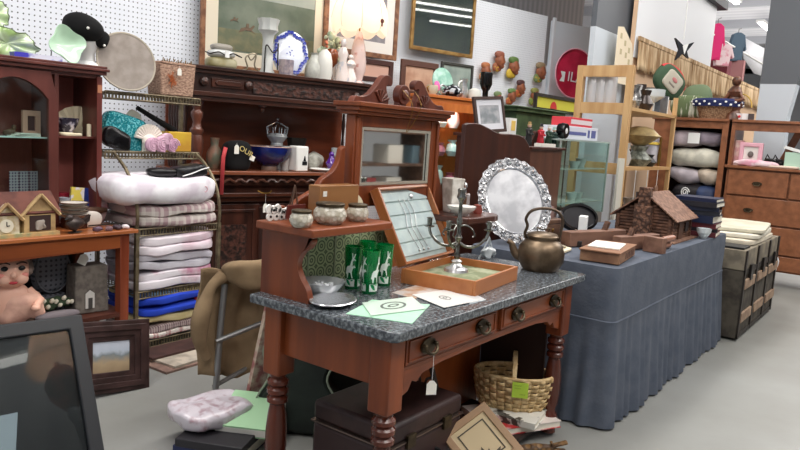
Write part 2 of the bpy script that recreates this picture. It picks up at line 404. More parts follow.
for a, b_ in ((xa+.006, mid-.022), (mid+.022, xb-.006)):
    d = MB(); d.b2((a, .045, .655), (b_, .075, .75)); d.ring([(a+.012, .664), (b_-.012, .664), (b_-.012, .741), (a+.012, .741)], [(a+.018, .670), (b_-.018, .670), (b_-.018, .735), (a+.018, .735)], .006, c=(0, .043, 0))
    dr = d.build('drawer', REDWOODX, ws, bevel=.002)
    for k in (.2, .8): 
        o = bpy.data.objects.new('x', None); pp = a+(b_-a)*k
        m_ = MB(Matrix.Translation((0, .05, 0)))
        m_.prism([(p*.045, q*.028) for p, q in arc(0, 0, 1, 0, 360, 16)][:-1], .006, c=(pp, -.01, .703))
        for s in (-1, 1): m_.ell((pp+s*.032, -.018, .708), (.008, .012, .008))
        m_.tube(spline([(pp-.034, -.022, .705), (pp-.026, -.03, .687), (pp, -.032, .679), (pp+.026, -.03, .687), (pp+.034, -.022, .705)], 4), .006, 7)
        m_.build('handle', OLDBRASS, dr); bpy.data.objects.remove(o)
# lower rear panel seen under the apron
MB().b2((.70, wy-.17, .04), (wx-.07, wy-.15, .60)).build('back_panel', wood((176, 92, 44), (140, 68, 30)), ws)
MB().b2((wx-.068, .15, .10), (wx-.056, wy-.172, .60)).build('added_dark_panel', mat((50, 30, 24), .6), ws)  # dark sheet added to blacken the gap behind the basket
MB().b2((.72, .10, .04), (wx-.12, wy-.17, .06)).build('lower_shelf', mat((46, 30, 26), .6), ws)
# superstructure: shelf brackets, tiled back, shelves
zt = .80; zs = 1.045
prof = [(.68, zt), (.43, zt)]+[tuple(p) for p in spline([(.43, zt+.01), (.445, zt+.05), (.475, zt+.085), (.495, zt+.13), (.475, zt+.175), (.44, zt+.20), (.425, zt+.225), (.44, zt+.245), (.42, zs)], 5)]+[(.68, zs)]
MB().prism(prof, .026, c=(.065, 0, 0), plane='yz').build('side_panel', REDWOOD, ws, bevel=.003)
TILE = dots((170, 180, 142), (88, 102, 74), .052, .055, ring=.25, rough=.3)
tb = MB().b2((.079, .60, zt), (.74, .61, zs)).build('tiled_back', TILE, ws)
for x in (.215, .365, .515, .665): MB().b2((x-.004, .597, zt), (x+.004, .60, zs)).build('tile_joint', mat((150, 158, 130), .4), tb)
def shelf_outline(a, b, right):
    r = .10
    if not right: return [(a, .375), (b, .375), (b, .66), (a, .66)]
    return [(a, .39)]+[(b-r, .39)]+arc(b-r, .39+r, r, -90, 0, 6)+[(b, .66), (a, .66)]
MB().prism(shelf_outline(-.0, .44, False), .03, c=(0, 0, zs+.015), plane='xy').build('shelf', REDWOODX, ws, bevel=.005)
MB().prism(shelf_outline(1.02, 1.37, True), .03, c=(0, 0, zs-.01), plane='xy').build('shelf', wood((96, 48, 32), (60, 26, 16), axis='x'), ws, bevel=.005)
# wings
wing = [(0, 0)]+[tuple(p) for p in spline([(0, .06), (.03, .075), (.055, .06), (.085, .075), (.12, .11), (.16, .135), (.20, .165), (.235, .22), (.27, .245), (.30, .275), (.325, .33), (.335, .40)], 4)]+[(.36, .42), (.36, 0)]
wing = [(a, b_*.66) for a, b_ in wing]
MB().prism(wing, .028, c=(.085, .655, zs+.03)).build('carved_wing', REDWOOD, ws, bevel=.004)
wing2 = [(0, 0), (0, .38)]+[tuple(p) for p in spline([(.0, .38), (.035, .34), (.05, .29), (.04, .24), (.06, .18), (.09, .12), (.13, .07), (.15, .03), (.15, 0)], 4)]
MB().prism(wing2, .028, c=(1.075, .655, zs)).build('carved_wing', REDWOOD, ws, bevel=.004)
# mirror frame
mx0, mx1, gx0, gx1 = .47, 1.075, .52, 1.015; gz0, gz1 = 1.19, 1.432
fr = MB(); fr.b2((mx0, .62, .80), (gx0, .67, 1.48)); fr.b2((gx1, .62, .80), (mx1, .67, 1.48)); fr.b2((gx0, .625, gz1), (gx1, .665, 1.48)); fr.b2((gx0, .625, 1.10), (gx1, .665, gz0))
for x in (mx0+.015, mx1-.015): fr.b2((x-.008, .61, .83), (x+.008, .625, 1.47))
fro = fr.build('mirror_frame', REDWOOD, ws, bevel=.004)
MB().ring([(gx0, gz0), (gx1, gz0), (gx1, gz1), (gx0, gz1)], [(gx0+.012, gz0+.012), (gx1-.012, gz0+.012), (gx1-.012, gz1-.012), (gx0+.012, gz1-.012)], .008, c=(0, .628, 0)).build('bevelled_edge', mat((214, 206, 190), .2, .6), fro)
MB().b2((gx0, .635, gz0), (gx1, .64, gz1)).build('mirror_glass', mat((225, 228, 226), .03, 1), ws)
co_ = MB(); co_.b2((mx0-.02, .59, 1.48), (mx1+.02, .69, 1.495)); co_.b2((mx0-.03, .575, 1.495), (mx1+.03, .70, 1.512)); co_.b2((mx0-.04, .56, 1.512), (mx1+.04, .71, 1.53)); co_.build('cornice', REDWOODX, ws, bevel=.003)
cxm = (mx0+mx1)/2
def swan(s):
    P = spline([(-.33, 0), (-.31, .028), (-.27, .028), (-.225, .045), (-.18, .09), (-.14, .135), (-.10, .14), (-.078, .118), (-.088, .092), (-.112, .098), (-.118, .078), (-.10, .03)], 4)
    return [(s*a, b_*.88) for a, b_ in P]+[(s*-.10, 0)]
ped = MB()
for s in (1, -1): ped.prism(swan(s), .03, c=(cxm, .63, 1.528))
ped.prism([(p[0], p[1]) for p in arc(0, .06, .042, 0, 360, 18)][:-1], .035, c=(cxm, .625, 1.52)); ped.box((cxm, .63, 1.535), (.05, .03, .03)); ped.ell((cxm, .603, 1.58), (.020, .012, .022))
for s in (-1, 1):
    for k in range(5): 
        a = R_(20+k*26); ped.tube([(cxm+s*(.16+.0), .61, 1.54), (cxm+s*(.16+.055*math.cos(a)*-1), .61, 1.54+.05*math.sin(a))], [.003, .007], 6)
ped.build('swan_neck_pediment', wood((120, 66, 50), (72, 34, 26)), ws, bevel=.002)
cr = MB(); cr.tube(spline([(cxm-.02, .605, 1.60), (cxm-.01, .552, 1.53), (cxm+.02, .60, 1.42), (cxm+.05, .552, 1.53), (cxm+.07, .605, 1.60)], 6), .0015, 5)
ch = cr.build('chain', BRASS, loc=None); ch.location = (X0, Y0, 0); tag(ch, 'thin gilt chain looped over the washstand mirror pediment', 'chain')

# ---------------------------------------------------------------- on the left shelf
ZS = zs+.03
GLZ = mat((206, 200, 186), .3, col2=(178, 170, 152), scale=60, kind='voronoi', bump=.5, coat=.3)
def jar(u, v, Y, w, h, label):
    p = W(u, v, Y=Y); p = Vector((p.x, Y, ZS)); k = K(p); r = w*k/2; H = h*k
    t = thing('biscuit_jar', label, 'jar', p, group='stoneware jars on the washstand shelf')
    MB().lathe([(0, 0), (r*.62, 0), (r*.9, H*.18), (r, H*.4), (r*.95, H*.6), (r*.78, H*.78), (r*.8, H*.80), (0, H*.80)], 28).build('jar_body', GLZ, t)
    MB().lathe([(0, H*.81), (r*.84, H*.81), (r*.86, H*.93), (r*.80, H*.97), (0, H)], 28).build('lid', OLDBRASS, t)
jar(301, 227, 1.70, 24, 18, 'small stoneware jar with metal rim at the left end of the shelf')
jar(329.5, 224, 1.71, 34, 22, 'largest stoneware jar with metal rim, middle of the shelf')
jar(357, 222, 1.71, 23, 18, 'small stoneware jar with metal rim near the open box lid')
fp = W(354, 211, Y=1.83); t = thing('hand_fan', 'small folded paper fan standing behind the right-hand jar', 'fan', (fp.x, 1.83, ZS), rz=.2)
MB().prism([(0, 0)]+arc(0, 0, .085, 30, 140, 10), .004).build('fan_leaf', CREAM, t); MB().tube([(0, 0, 0), (.03, 0, .05)], .003).build('handle', BROWN, t)
bp = W(340, 203, Y=1.86)
t = thing('wooden_box', 'plain tan wooden box standing behind the jars', 'box', (1.98, 1.81, ZS))
MB().b2((-.10, -.03, 0), (.12, .03, .13)).build('box_body', wood((150, 104, 62), (128, 84, 48), axis='x', coat=0), t, bevel=.003); MB().b2((-.085, -.0325, .09), (-.065, -.031, .11)).build('sticker', PAPER, t)
# white pierced trinket dish (domino-like) and small easel
def domino(u, label, s=1.0):
    t = thing('pierced_trinket', label, 'trinket', (u, 1.87, ZS), group='white trinkets on the shelf')
    m = MB(); 
    for i, (a, b_) in enumerate(((-.014, .014), (.014, .014), (0, .036), (-.02, .04), (.02, .04))): m.lathe([(0, -.004), (.015*s, -.004), (.017*s, 0), (.015*s, .004), (0, .004)], 14, (a*s, 0, b_*s), rot=(R_(90), 0, 0))
    m.build('trinket_body', WHITEC, t); n = MB()
    for a, b_ in ((-.014, .014), (.014, .014), (0, .036)): n.lathe([(0, 0), (.005, 0), (.005, .002), (0, .002)], 8, (a*s, -.004, b_*s), rot=(R_(90), 0, 0))
    n.build('hole_mark', BLACK, t)
domino(1.735, 'larger white pierced trinket on the left end of the shelf', 1.05)
domino(1.785, 'smaller white pierced trinket beside the larger one', .8)
t = thing('display_easel', 'small brown easel behind the white trinkets', 'easel', (1.80, 1.83, ZS))
MB().tube([(-.02, 0, 0), (0, .0, .13)], .003).tube([(.03, 0, 0), (0, 0, .13)], .003).tube([(0, .04, 0), (0, 0, .13)], .003).tube([(-.014, 0, .04), (.02, 0, .04)], .003).build('easel_legs', BROWN, t)
MB().box((0, -.008, .035), (.09, .006, .05), rot=(.15, 0, 0)).build('plaque', mat((96, 40, 34), .5), t)

# ---------------------------------------------------------------- on the marble
ZM = .80
GR = mat((10, 180, 100), .05, trans=.75, ior=1.3, coat=.4); 
WHP = mat((226, 236, 228), .4)
def tumbler(u, v, label, rz):
    p = W(u, v, Z=ZM); t = thing('green_tumbler', label, 'glass', p, rz=rz, group='green tumblers with white deer')
    r = .034; H = .168
    MB().lathe([(0, 0), (r*.82, 0), (r*.84, .004), (r*1.06, H), (r*.99, H), (r*.78, .014), (0, .012)], 32).build('glass_body', GR, t)
    def onc(pts, name='deer_print', e=.0012):
        m = MB(); vs = []
        for a, z in pts:
            rr = r*(.84+.22*z/H)+e; vs.append((rr*math.sin(a/r), -rr*math.cos(a/r), z))
        m.add(vs, [tuple(range(len(vs)))]); return m
    for sh in (-.062, 0, .062):
        deer = [(-.010, .045), (-.006, .045), (-.003, .068), (.006, .066), (.012, .045), (.015, .046), (.011, .068), (.014, .082), (.020, .090), (.022, .086), (.025, .089), (.020, .097), (.013, .094), (.013, .112), (.018, .118), (.024, .114), (.025, .118), (.018, .125), (.024, .142), (.021, .143), (.015, .127), (.013, .146), (.010, .146), (.011, .125), (.007, .112), (.003, .096), (-.008, .092), (-.013, .084), (-.018, .062), (-.012, .06)]
        onc([(a+sh, z) for a, z in deer]).build('deer_print', WHP, t, smooth=False)
        onc([(-.022+sh, .012), (-.011+sh, .012), (0+sh, .012), (.011+sh, .012), (.024+sh, .012), (.024+sh, .04), (.011+sh, .042), (0+sh, .038), (-.011+sh, .042), (-.022+sh, .04)]).build('base_print', WHP, t, smooth=False)
tumbler(352, 288, 'green tumbler with leaping deer at the back left of the group', .5)
tumbler(369, 293, 'front green tumbler with a large white leaping deer', -.25)
tumbler(383, 285, 'right-hand green tumbler beside the open box lid', -.9)
p = W(392, 281, Z=ZM); tumbler(366, 281, 'rear green tumbler half hidden behind the front one', .9)
# cut glass bowl
p = W(322, 294, Z=ZM); t = thing('cut_glass_bowl', 'cut-glass bowl with scalloped rim under the tiled shelf', 'bowl', p)
MB().lathe([(0, 0), (.045, 0), (.06, .012), (.082, .045), (.086, .052), (.08, .05), (.055, .018), (0, .01)], 36, wob=lambda a, r, z: 1+.05*math.sin(a*12)*(z/.05)).build('bowl_body', CRYSTAL, t)
m = MB(); 
for k in range(40):
    a = k*2.4; m.box((math.cos(a)*.04*((k % 7)/7+.2), math.sin(a)*.04*((k % 5)/5+.2), .02+.018*((k*7 % 10)/10)), (.014, .014, .008), rot=(a, a*2, a))
tag(m.build('crystal_drops', mat((240, 242, 246), .1, .2), t), kind='stuff')
# oval silver dish
p = W(333, 304, Z=ZM); t = thing('silver_dish', 'oval silver serving dish at the front left of the marble', 'dish', p, rz=.35)
MB().lathe([(0, .004), (.05, .005), (.062, .012), (.084, .017), (.087, .014), (.064, .003), (.05, 0), (0, 0)], 40, sx=1.0, sy=.78).build('dish_body', mat((222, 222, 226), .22, .85), t); t.scale = (1.2, 1.2, 1.2)
# papers in green and clear sleeves
def paper(name, label, quad, m_, n=1, cat='paper', group=None, z=ZM, mark=None, th=.002):
    P = [W(u, v, Z=z) for u, v in quad]; c = sum(P, Vector())/len(P)
    t = thing(name, label, cat, c, group=group)
    q = [(a.x-c.x, a.y-c.y) for a in P]
    MB().prism(q, th, c=(0, 0, th/2), plane='xy').build('sheet', m_, t, smooth=False)
    if mark:
        g = MB(); (k, sx, sy) = mark
        ax = (P[1]-P[0])*.5; ay = (P[3]-P[0])*.5
        pts = [(ax.x*math.cos(a)*sx+ay.x*math.sin(a)*sy, ax.y*math.cos(a)*sx+ay.y*math.sin(a)*sy) for a in [2*math.pi*i/16 for i in range(16)]]
        g.ring(pts, [(a*.8, b_*.8) for a, b_ in pts], .0006, plane='xy', c=(0, 0, th+.0004)); g.ring([(a*.5, b_*.35) for a, b_ in pts], [(a*.3, b_*.2) for a, b_ in pts], .0006, plane='xy', c=(0, 0, th+.0004))
        g.build('drawing', k, t, smooth=False)
    return t
MINT = mat((176, 222, 192), .4); INK = mat((96, 104, 98), .6); SLEEVE = mat((214, 222, 226), .15, coat=.5)
paper('paper_packet', 'mint green packet hanging at the front corner of the marble, lowest of two', [(346, 314), (412, 324), (430, 305), (372, 300)], MINT, cat='packet', group='packets on the marble', z=ZM)
paper('paper_packet', 'mint and white packet with an oval drawing, on top of the green one', [(362, 303), (371, 316), (426, 309), (412, 297)], mat((208, 226, 212), .3, coat=.4), cat='packet', z=ZM+.004, mark=(INK, .55, .5))
paper('paper_packet', 'clear packet with orange-brown print between the tumblers and the box', [(392, 293), (414, 299), (444, 291), (418, 285)], mat((186, 150, 122), .25, col2=(206, 200, 196), scale=12, coat=.4), cat='packet', z=ZM)
paper('paper_packet', 'white packet with a small grey sketch near the marble front edge', [(412, 295), (444, 308), (478, 301), (446, 290)], mat((232, 232, 230), .25, coat=.4), cat='packet', z=ZM+.003, mark=(INK, .3, .25))
paper('paper_packet', 'clear plastic sleeve under the front left corner of the open box', [(446, 291), (470, 304), (486, 300), (470, 292)], SLEEVE, cat='packet', z=ZM)
# open jewellery case
BOXW = wood((186, 118, 68), (160, 94, 50), axis='x', rough=.4); BOXW2 = wood((176, 108, 62), (150, 86, 46), rough=.4)
A = W(475, 297, Z=ZM); Bl = W(406, 281, Z=ZM); Br = W(517, 280, Z=ZM)
ex = (Br-A); lx = ex.length; ang = math.atan2(ex.y, ex.x); ly = (Bl-A).length*.98
t = thing('jewellery_case', 'open shallow wooden case with lined lid on the marble', 'case', A, rz=ang); hb = .062
cb = MB(); th = .012
cb.b2((0, 0, 0), (lx, th, hb)).b2((0, ly-th, 0), (lx, ly, hb)).b2((0, th, 0), (th, ly-th, hb)).b2((lx-th, th, 0), (lx, ly-th, hb)).b2((th, th, 0), (lx-th, ly-th, .006)); cb.build('case_base', BOXW, t, bevel=.002)
MB().b2((th, th, .006), (lx-th, ly-th, .03)).build('velvet_tray', mat((120, 128, 96), .8, col2=(160, 164, 136), scale=16), t)
# lid, hinged at the far edge, leaning back
LH = .345
lb = MB(); lb.b2((0, 0, 0), (lx, .006, LH)).b2((0, -.04, 0), (th, 0, LH)).b2((lx-th, -.04, 0), (lx, 0, LH)).b2((th, -.04, LH-th), (lx-th, 0, LH)).b2((th, -.04, 0), (lx-th, 0, th))
lid = lb.build('lid', BOXW2, t, bevel=.002, loc=(0, .352, hb), rot=(R_(-28), 0, 0))
lin_ = MB(); lin_.b2((th, -.01, th), (lx-th, -.002, LH-th)); lin_.build('lining', mat((190, 204, 200), .8, col2=(170, 188, 186), scale=9), lid)
for k in range(5): 
    z = .035+k*.062; m = MB(); m.b2((th+.004, -.016, z), (lx-th-.004, -.01, z+.056)); m.build('ribbed_panel', mat((196, 210, 208), .7, col2=(178, 194, 196), scale=12), lid, bevel=.003)
for k, xx in enumerate((.16, .2, .24)):
    m = MB(); m.tube(spline([(xx, -.02, .29), (xx+.015, -.02, .22), (xx-.01, -.02, .15), (xx+.02, -.02, .06)], 5), .0018, 5); m.ell((xx+.02, -.02, .05), .006); c = m.build('necklace', SILVER, None); c.parent = None
    c.matrix_world = (Matrix.Translation(A) @ Matrix.Rotation(ang, 4, 'Z') @ Matrix.Translation((0, .352, hb)) @ Matrix.Rotation(R_(-28), 4, 'X'))
    tag(c, ('leftmost', 'middle', 'rightmost')[k]+' of the three thin silver necklaces laid on the case lid lining', 'necklace', 'necklaces on the case lid')
m = MB(); m.ell((.28, -.022, .30), (.014, .004, .012)); c = m.build('brooch', SILVER, None); c.matrix_world = (Matrix.Translation(A) @ Matrix.Rotation(ang, 4, 'Z') @ Matrix.Translation((0, .352, hb)) @ Matrix.Rotation(R_(-28), 4, 'X')); tag(c, 'small oval silver brooch high on the case lid lining', 'brooch')
# candelabra standing in the open case
p = W(456, 271, Z=ZM+.03); k = K(p)
t = thing('candelabra', 'tarnished silver three-arm candelabra standing in the open wooden case', 'candelabra', p, rz=-1.0)
PEWT = mat((150, 150, 146), .25, 1, col2=(96, 94, 88), scale=30)
MB().lathe([(0, 0), (.055, 0), (.05, .012), (.03, .02), (.018, .035), (.024, .045), (.01, .055), (0, .055)], 28).build('base', SILVER, t)
MB().lathe([(0, .05), (.010, .05), (.014, .07), (.008, .085), (.010, .13), (.017, .15), (.009, .165), (.008, .20), (.014, .225), (.009, .24), (.008, .30), (.013, .315), (.02, .325), (.016, .345), (.018, .36), (.012, .365), (0, .36)], 18).build('stem', PEWT, t)
for s_, ph in ((1, 0), (-1, 0), (.7, 1)):
    dx, dy = (s_, 0) if ph == 0 else (-.35, -.6)
    m = MB(); m.tube(spline([(0, 0, .13), (dx*.04, dy*.04, .11), (dx*.085, dy*.085, .12), (dx*.12, dy*.12, .155), (dx*.13, dy*.13, .185)], 6), .0065, 8)
    m.tube(spline([(0, 0, .20), (dx*.03, dy*.03, .205), (dx*.055, dy*.055, .19), (dx*.07, dy*.07, .165), (dx*.06, dy*.06, .155)], 5), .0035, 7)
    m.lathe([(0, .183), (.02, .188), (.024, .193), (.010, .196), (.012, .225), (.016, .228), (.010, .23), (0, .22)], 16, (dx*.13, dy*.13, 0)); m.build('arm', PEWT, t)
# copper kettle
p = W(535, 279, Z=ZM); p = Vector((3.095, 1.45, ZM)); t = thing('kettle', 'dented old copper kettle with upright loop handle on the marble', 'kettle', p, rz=R_(-62))
KR = .112
MB().lathe([(0, 0), (KR*.72, 0), (KR*.82, .015), (KR*.98, .05), (KR, .085), (KR*.92, .12), (KR*.74, .145), (KR*.62, .152), (KR*.6, .162), (KR*.66, .166), (0, .166)], 40, wob=lambda a, r, z: 1+.012*math.sin(3*a+z*40)).build('kettle_body', COPPER, t)
ld = MB().lathe([(KR*.68, .160), (KR*.70, .168), (KR*.62, .178), (KR*.3, .186), (0, .189)], 32).build('lid', COPPER, t)
MB().tube(spline([(-.022, 0, .183), (-.03, 0, .205), (0, 0, .198), (.03, 0, .205), (.022, 0, .183)], 5), .003).build('lid_knob', OLDBRASS, ld)
MB().tube(spline([(-.07, 0, .05), (-.115, 0, .065), (-.135, 0, .095), (-.145, 0, .118), (-.165, 0, .128)], 6), [.026-.016*i/24 for i in range(25)], 14).build('spout', COPPER, t)
MB().tube(spline([(-.07, 0, .14), (-.085, 0, .17), (-.075, 0, .21), (-.085, 0, .245), (-.06, 0, .285), (0, 0, .30), (.06, 0, .29), (.088, 0, .25), (.085, 0, .20), (.078, 0, .145)], 5), .0075, 10).build('handle', mat((92, 78, 66), .4, .9), t)
# oval silver tray leaning behind
tc = W(522, 215, Y=1.86); t = thing('silver_tray', 'large oval silver tray with ornate scalloped rim leaning behind the kettle', 'tray', (3.33, 1.80, .995), rot=(R_(-20), R_(-22), R_(-54)))
E_ = .2; HZ = .255
t.location = (3.56, 1.86, .826+HZ*.97)
def ovl(k, n=72, w=0, f=24): return [(E_*k*(1+w*math.sin(f*a))*math.cos(a), HZ*k*(1+w*math.sin(f*a))*math.sin(a)) for a in [2*math.pi*i/n for i in range(n)]]
TB = mat((206, 206, 208), .3, .9, col2=(176, 176, 180), scale=10)
MB().prism(ovl(.76), .004).build('tray_well', TB, t)
MB().ring(ovl(1, w=.022), ovl(.75), .008, c=(0, -.004, 0)).build('rim', mat((186, 186, 188), .25, .95, col2=(120, 120, 122), scale=60, bump=.6), t)
m = MB()
for i in range(24):
    a = 2*math.pi*i/24; x, z = E_*.89*math.cos(a), HZ*.89*math.sin(a)
    m.tube([(x+.016*math.cos(a+b_)*(1-.1*j), -.012, z+.016*math.sin(a+b_)*(1-.1*j)) for j, b_ in enumerate([0, 1, 2, 3, 4, 5])], .006, 6)
tag(m.build('embossed_scrolls', CHROME, t), kind='stuff')
m = MB(); m.tube([(E_*.76*math.cos(a), -.008, HZ*.76*math.sin(a)) for a in [2*math.pi*i/48 for i in range(48)]], .004, 6, closed=True); m.build('inner_bead', CHROME, t)
# small silver things between candelabra and kettle
p = W(488, 258, Z=ZM); t = thing('cut_glass_stand', 'sparkling glass triangular stand between candelabra and kettle spout', 'stand', (p.x, p.y, ZM))
m = MB(); m.tube([(0, 0, 0), (.0, 0, .11), (.06, 0, 0)], .004, 6).tube([(-.06, .02, 0), (0, 0, .11)], .004)
m.soft((0, 0, .03), (.11, .05, .05), e=.7, nz=.012, ns=30); m.build('stand_body', CRYSTAL, t)
# on the right shelf
ZR = zs+.005
p = (X0+1.10, 1.80, ZR)
t = thing('white_vase', 'tall white marbled rectangular vase on the dark right-hand shelf', 'vase', (X0+1.17, 1.83, ZR), rz=-.25)
VM = mat((226, 222, 214), .35, col2=(186, 178, 168), scale=20)
m = MB(); n = [(.042, 0), (.044, .02), (.054, .135), (.058, .165)]
m.lathe([(0, 0)]+n+[(.050, .165), (.038, .02), (0, .01)], 4, rot=(0, 0, R_(45))); m.build('vase_body', VM, t, bevel=.004)
t = thing('scalloped_bowl', 'white milk-glass bowl with scalloped rim on the right-hand shelf', 'bowl', (X0+1.10, 1.73, ZR))
MB().lathe([(0, 0), (.025, 0), (.035, .01), (.062, .03), (.068, .045), (.062, .044), (.03, .014), (0, .01)], 40, wob=lambda a, r, z: 1+.09*math.sin(a*8)*(z/.045)).build('bowl_body', WHITEC, t)
t = thing('perfume_bottle', 'square amber glass bottle with round stopper on the right-hand shelf', 'bottle', (X0+1.29, 1.84, ZR), rz=.3)
AMB = mat((120, 88, 62), .12, coat=.5, col2=(80, 54, 38), scale=25)
MB().box((0, 0, .045), (.085, .05, .09)).build('bottle_body', AMB, t, bevel=.01); MB().lathe([(0, .09), (.012, .09), (.012, .105), (.006, .108), (.018, .122), (.012, .135), (.004, .145), (0, .15)], 14).build('stopper', GLASS, t)
t = thing('small_jar', 'little reddish jar beside the amber bottle on the right-hand shelf', 'jar', (X0+1.25, 1.73, ZR)); MB().lathe([(0, 0), (.02, 0), (.024, .02), (.018, .035), (.02, .042), (0, .046)], 16).build('jar_body', mat((140, 70, 60), .3), t)
# tag hanging from the left drawer handle
hx = xa+.006+(mid-.028-xa)*.2
price_tag('white price tag on a string hanging from the washstand drawer handle', (X0+hx, 1.266, .584), .036, .05, .098, rz=R_(-40))

# ---------------------------------------------------------------- under the washstand
# maroon suitcase
MAR = mat((56, 36, 34), .5, col2=(42, 26, 26), scale=10, bump=.2); MARR = mat((82, 24, 28), .5)
t = thing('suitcase', 'dark maroon hard suitcase on its side under the washstand', 'suitcase', (2.13, 1.585, .0), rz=R_(0))
MB().box((0, 0, .345), (.48, .38, .08)).build('suitcase_lid', MAR, t, bevel=.018)
MB().box((0, 0, .15), (.48, .38, .30)).build('suitcase_body', mat((52, 34, 34), .5), t, bevel=.018)
MB().box((0, 0, .302), (.488, .388, .006)).build('metal_rim', mat((120, 104, 96), .4, .8), t)
for x in (-.12, .12): MB().box((x, -.196, .302), (.05, .012, .05)).build('latch', OLDBRASS, t); MB().tube(spline([(-.06, -.186, .21), (-.055, -.215, .2), (.055, -.215, .2), (.06, -.186, .21)], 4), .009).build('handle', BLACK, t)
# red folder under green-brown clothes
t = thing('guitar_case', 'dark green curved instrument case leaning behind the left washstand leg', 'case', (2.26, 2.20, .0), rz=R_(-58))
gc = [tuple(p) for p in spline([(-.18, .01), (-.2, .15), (-.14, .28), (-.17, .40), (-.1, .52), (.0, .56), (.12, .52), (.17, .40), (.13, .28), (.2, .15), (.17, .01)], 5)]
MB().prism(gc, .12).build('case_body', mat((40, 48, 42), .6, col2=(28, 34, 30), scale=8), t, bevel=.02)
MB().tube([(a*1.0, -.062, b_) for a, b_ in gc], .005, 6).build('piping', mat((150, 160, 140), .5), t)
t = thing('green_jacket', 'crumpled dark green cloth jacket heaped under the washstand', 'clothes', (2.60, 2.16, .30))
MB().soft((0, 0, -.0), (.56, .24, .58), e=.8, nz=.05, ns=6, nu=40, nv=24).build('jacket_body', mat((38, 46, 40), .95), t)
t = thing('pink_folder', 'reddish pink patterned folder upright beside the green instrument case', 'folder', (2.28, 2.36, .0), rz=-.3)
MB().box((0, 0, .31), (.28, .03, .62), rot=(.08, .15, 0)).build('cover', mat((150, 96, 92), .6, col2=(196, 180, 160), scale=22), t)
t = thing('red_binder', 'dark red binder lying on the floor beside the maroon suitcase', 'binder', (1.83, 1.70, 0), rz=.0)
MB().box((0, 0, .03), (.08, .34, .06)).build('cover', MARR, t, bevel=.004); MB().box((0, 0, .03), (.07, .345, .04)).build('pages', PAPER, t)
# ornate iron grille / sewing machine leg
t = thing('iron_grille', 'ornate dark cast-iron side grille leaning inside the right of the suitcase', 'grille', (2.40, 1.46, .0), rz=R_(84))
m = MB(); m.tube([(-.05, 0, .02), (.08, .1, .56)], .012).tube([(.26, 0, .02), (.32, .1, .58)], .012).tube([(-.05, 0, .02), (.26, 0, .02)], .01).tube([(.08, .1, .56), (.32, .1, .58)], .012)
for i in range(5):
    for j in range(3):
        z = .08+i*.1; x = -.02+i*.022+j*.085+.03; y = .018*i+.004
        m.tube([(x+.034*math.cos(a)*(1-.06*q), y, z+.04*math.sin(a)*(1-.06*q)) for q, a in enumerate([k*.7 for k in range(11)])], .006, 6)
m.build('scroll_frame', mat((70, 60, 54), .4, .7), t)
# framed dried flowers leaning against shelf
GA = W(435, 425, Z=.16)
q2 = W(484, 402, Y=1.34); dv = (q2-EYE).normalized(); dh = Vector((dv.x, dv.y, 0)).normalized(); nrm = (-dh*math.cos(R_(42))+Vector((0, 0, 1))*math.sin(R_(42))).normalized()
def onpl(u, v): r = ray(u, v); return EYE+r*((q2-EYE).dot(nrm)/r.dot(nrm))
ex_ = (onpl(524, 450)-q2); w_ = ex_.length; ex_.normalize(); ey_ = nrm*-1; ez_ = ex_.cross(ey_).normalized(); h_ = (onpl(433, 424)-q2).length
t = thing('framed_picture', 'tan-framed picture of dark leaves tipped on the floor under the washstand', 'picture frame')
t.matrix_world = Matrix.Translation(q2+ex_*w_/2-ez_*h_) @ Matrix((ex_, ey_, ez_)).transposed().to_4x4()
m = MB(); m.ring([(-w_/2, 0), (w_/2, 0), (w_/2, h_), (-w_/2, h_)], [(-w_/2+.03, .03), (w_/2-.03, .03), (w_/2-.03, h_-.03), (-w_/2+.03, h_-.03)], .022); m.build('frame', mat((156, 124, 92), .5), t, bevel=.003)
MB().prism([(-w_/2+.02, .02), (w_/2-.02, .02), (w_/2-.02, h_-.02), (-w_/2+.02, h_-.02)], .006).build('picture', mat((196, 176, 140), .7), t)
m = MB(); m.ring([(-w_/2+.05, .05), (w_/2-.05, .05), (w_/2-.05, h_-.05), (-w_/2+.05, h_-.05)], [(-w_/2+.055, .055), (w_/2-.055, .055), (w_/2-.055, h_-.055), (-w_/2+.055, h_-.055)], .001, c=(0, -.0045, 0))
for x, z, a in ((-.03, .2, .3), (-.05, .24, 1.0), (-.02, .26, .7), (.04, .12, -.6), (.06, .16, -1.1), (.05, .09, 0), (.02, .1, -.2)):
    m.prism([(x+.035*math.cos(a+q)*r_, z+.035*math.sin(a+q)*r_) for q, r_ in ((0, 1), (.5, .45), (3.14, .2), (-.5, .45))], .001, c=(0, -.005, 0))
m.build('leaf_drawing', mat((66, 60, 50), .7), t, smooth=False)
# books under the basket
def book(name, label, loc, dims, rz, col, group=None, cat='book', rot=None, page=(226, 220, 204)):
    t = thing(name, label, cat, loc, rot=rot or (0, 0, rz), group=group); w, d, h = dims
    c = min(.004, h*.15)
    MB().box((0, 0, c/2), (w, d, c)).box((0, 0, h-c/2), (w, d, c)).box((-w/2+c/2, 0, h/2), (c, d, h-2*c)).build('cover', col if not isinstance(col, tuple) else mat(col, .45), t, smooth=False)
    MB().box((c/2-.001, 0, h/2), (w-c*2.4, d-c*2, h-2*c)).build('pages', mat(page, .8), t, smooth=False)
    return t
bx = W(520, 405, Y=1.52)
ZB = .061
book('picture_book', 'red and white picture book, lowest under the splint basket', (2.98, 1.48, ZB), (.38, .30, .034), R_(-28), mat((196, 60, 60), .4, col2=(226, 214, 206), scale=5, mix=(.5, .55)))
book('picture_book', 'white picture book with dark print, on top under the splint basket', (3.03, 1.46, ZB+.035), (.36, .26, .03), R_(10), mat((226, 224, 214), .4, col2=(70, 66, 60), scale=13, mix=(.55, .6)))
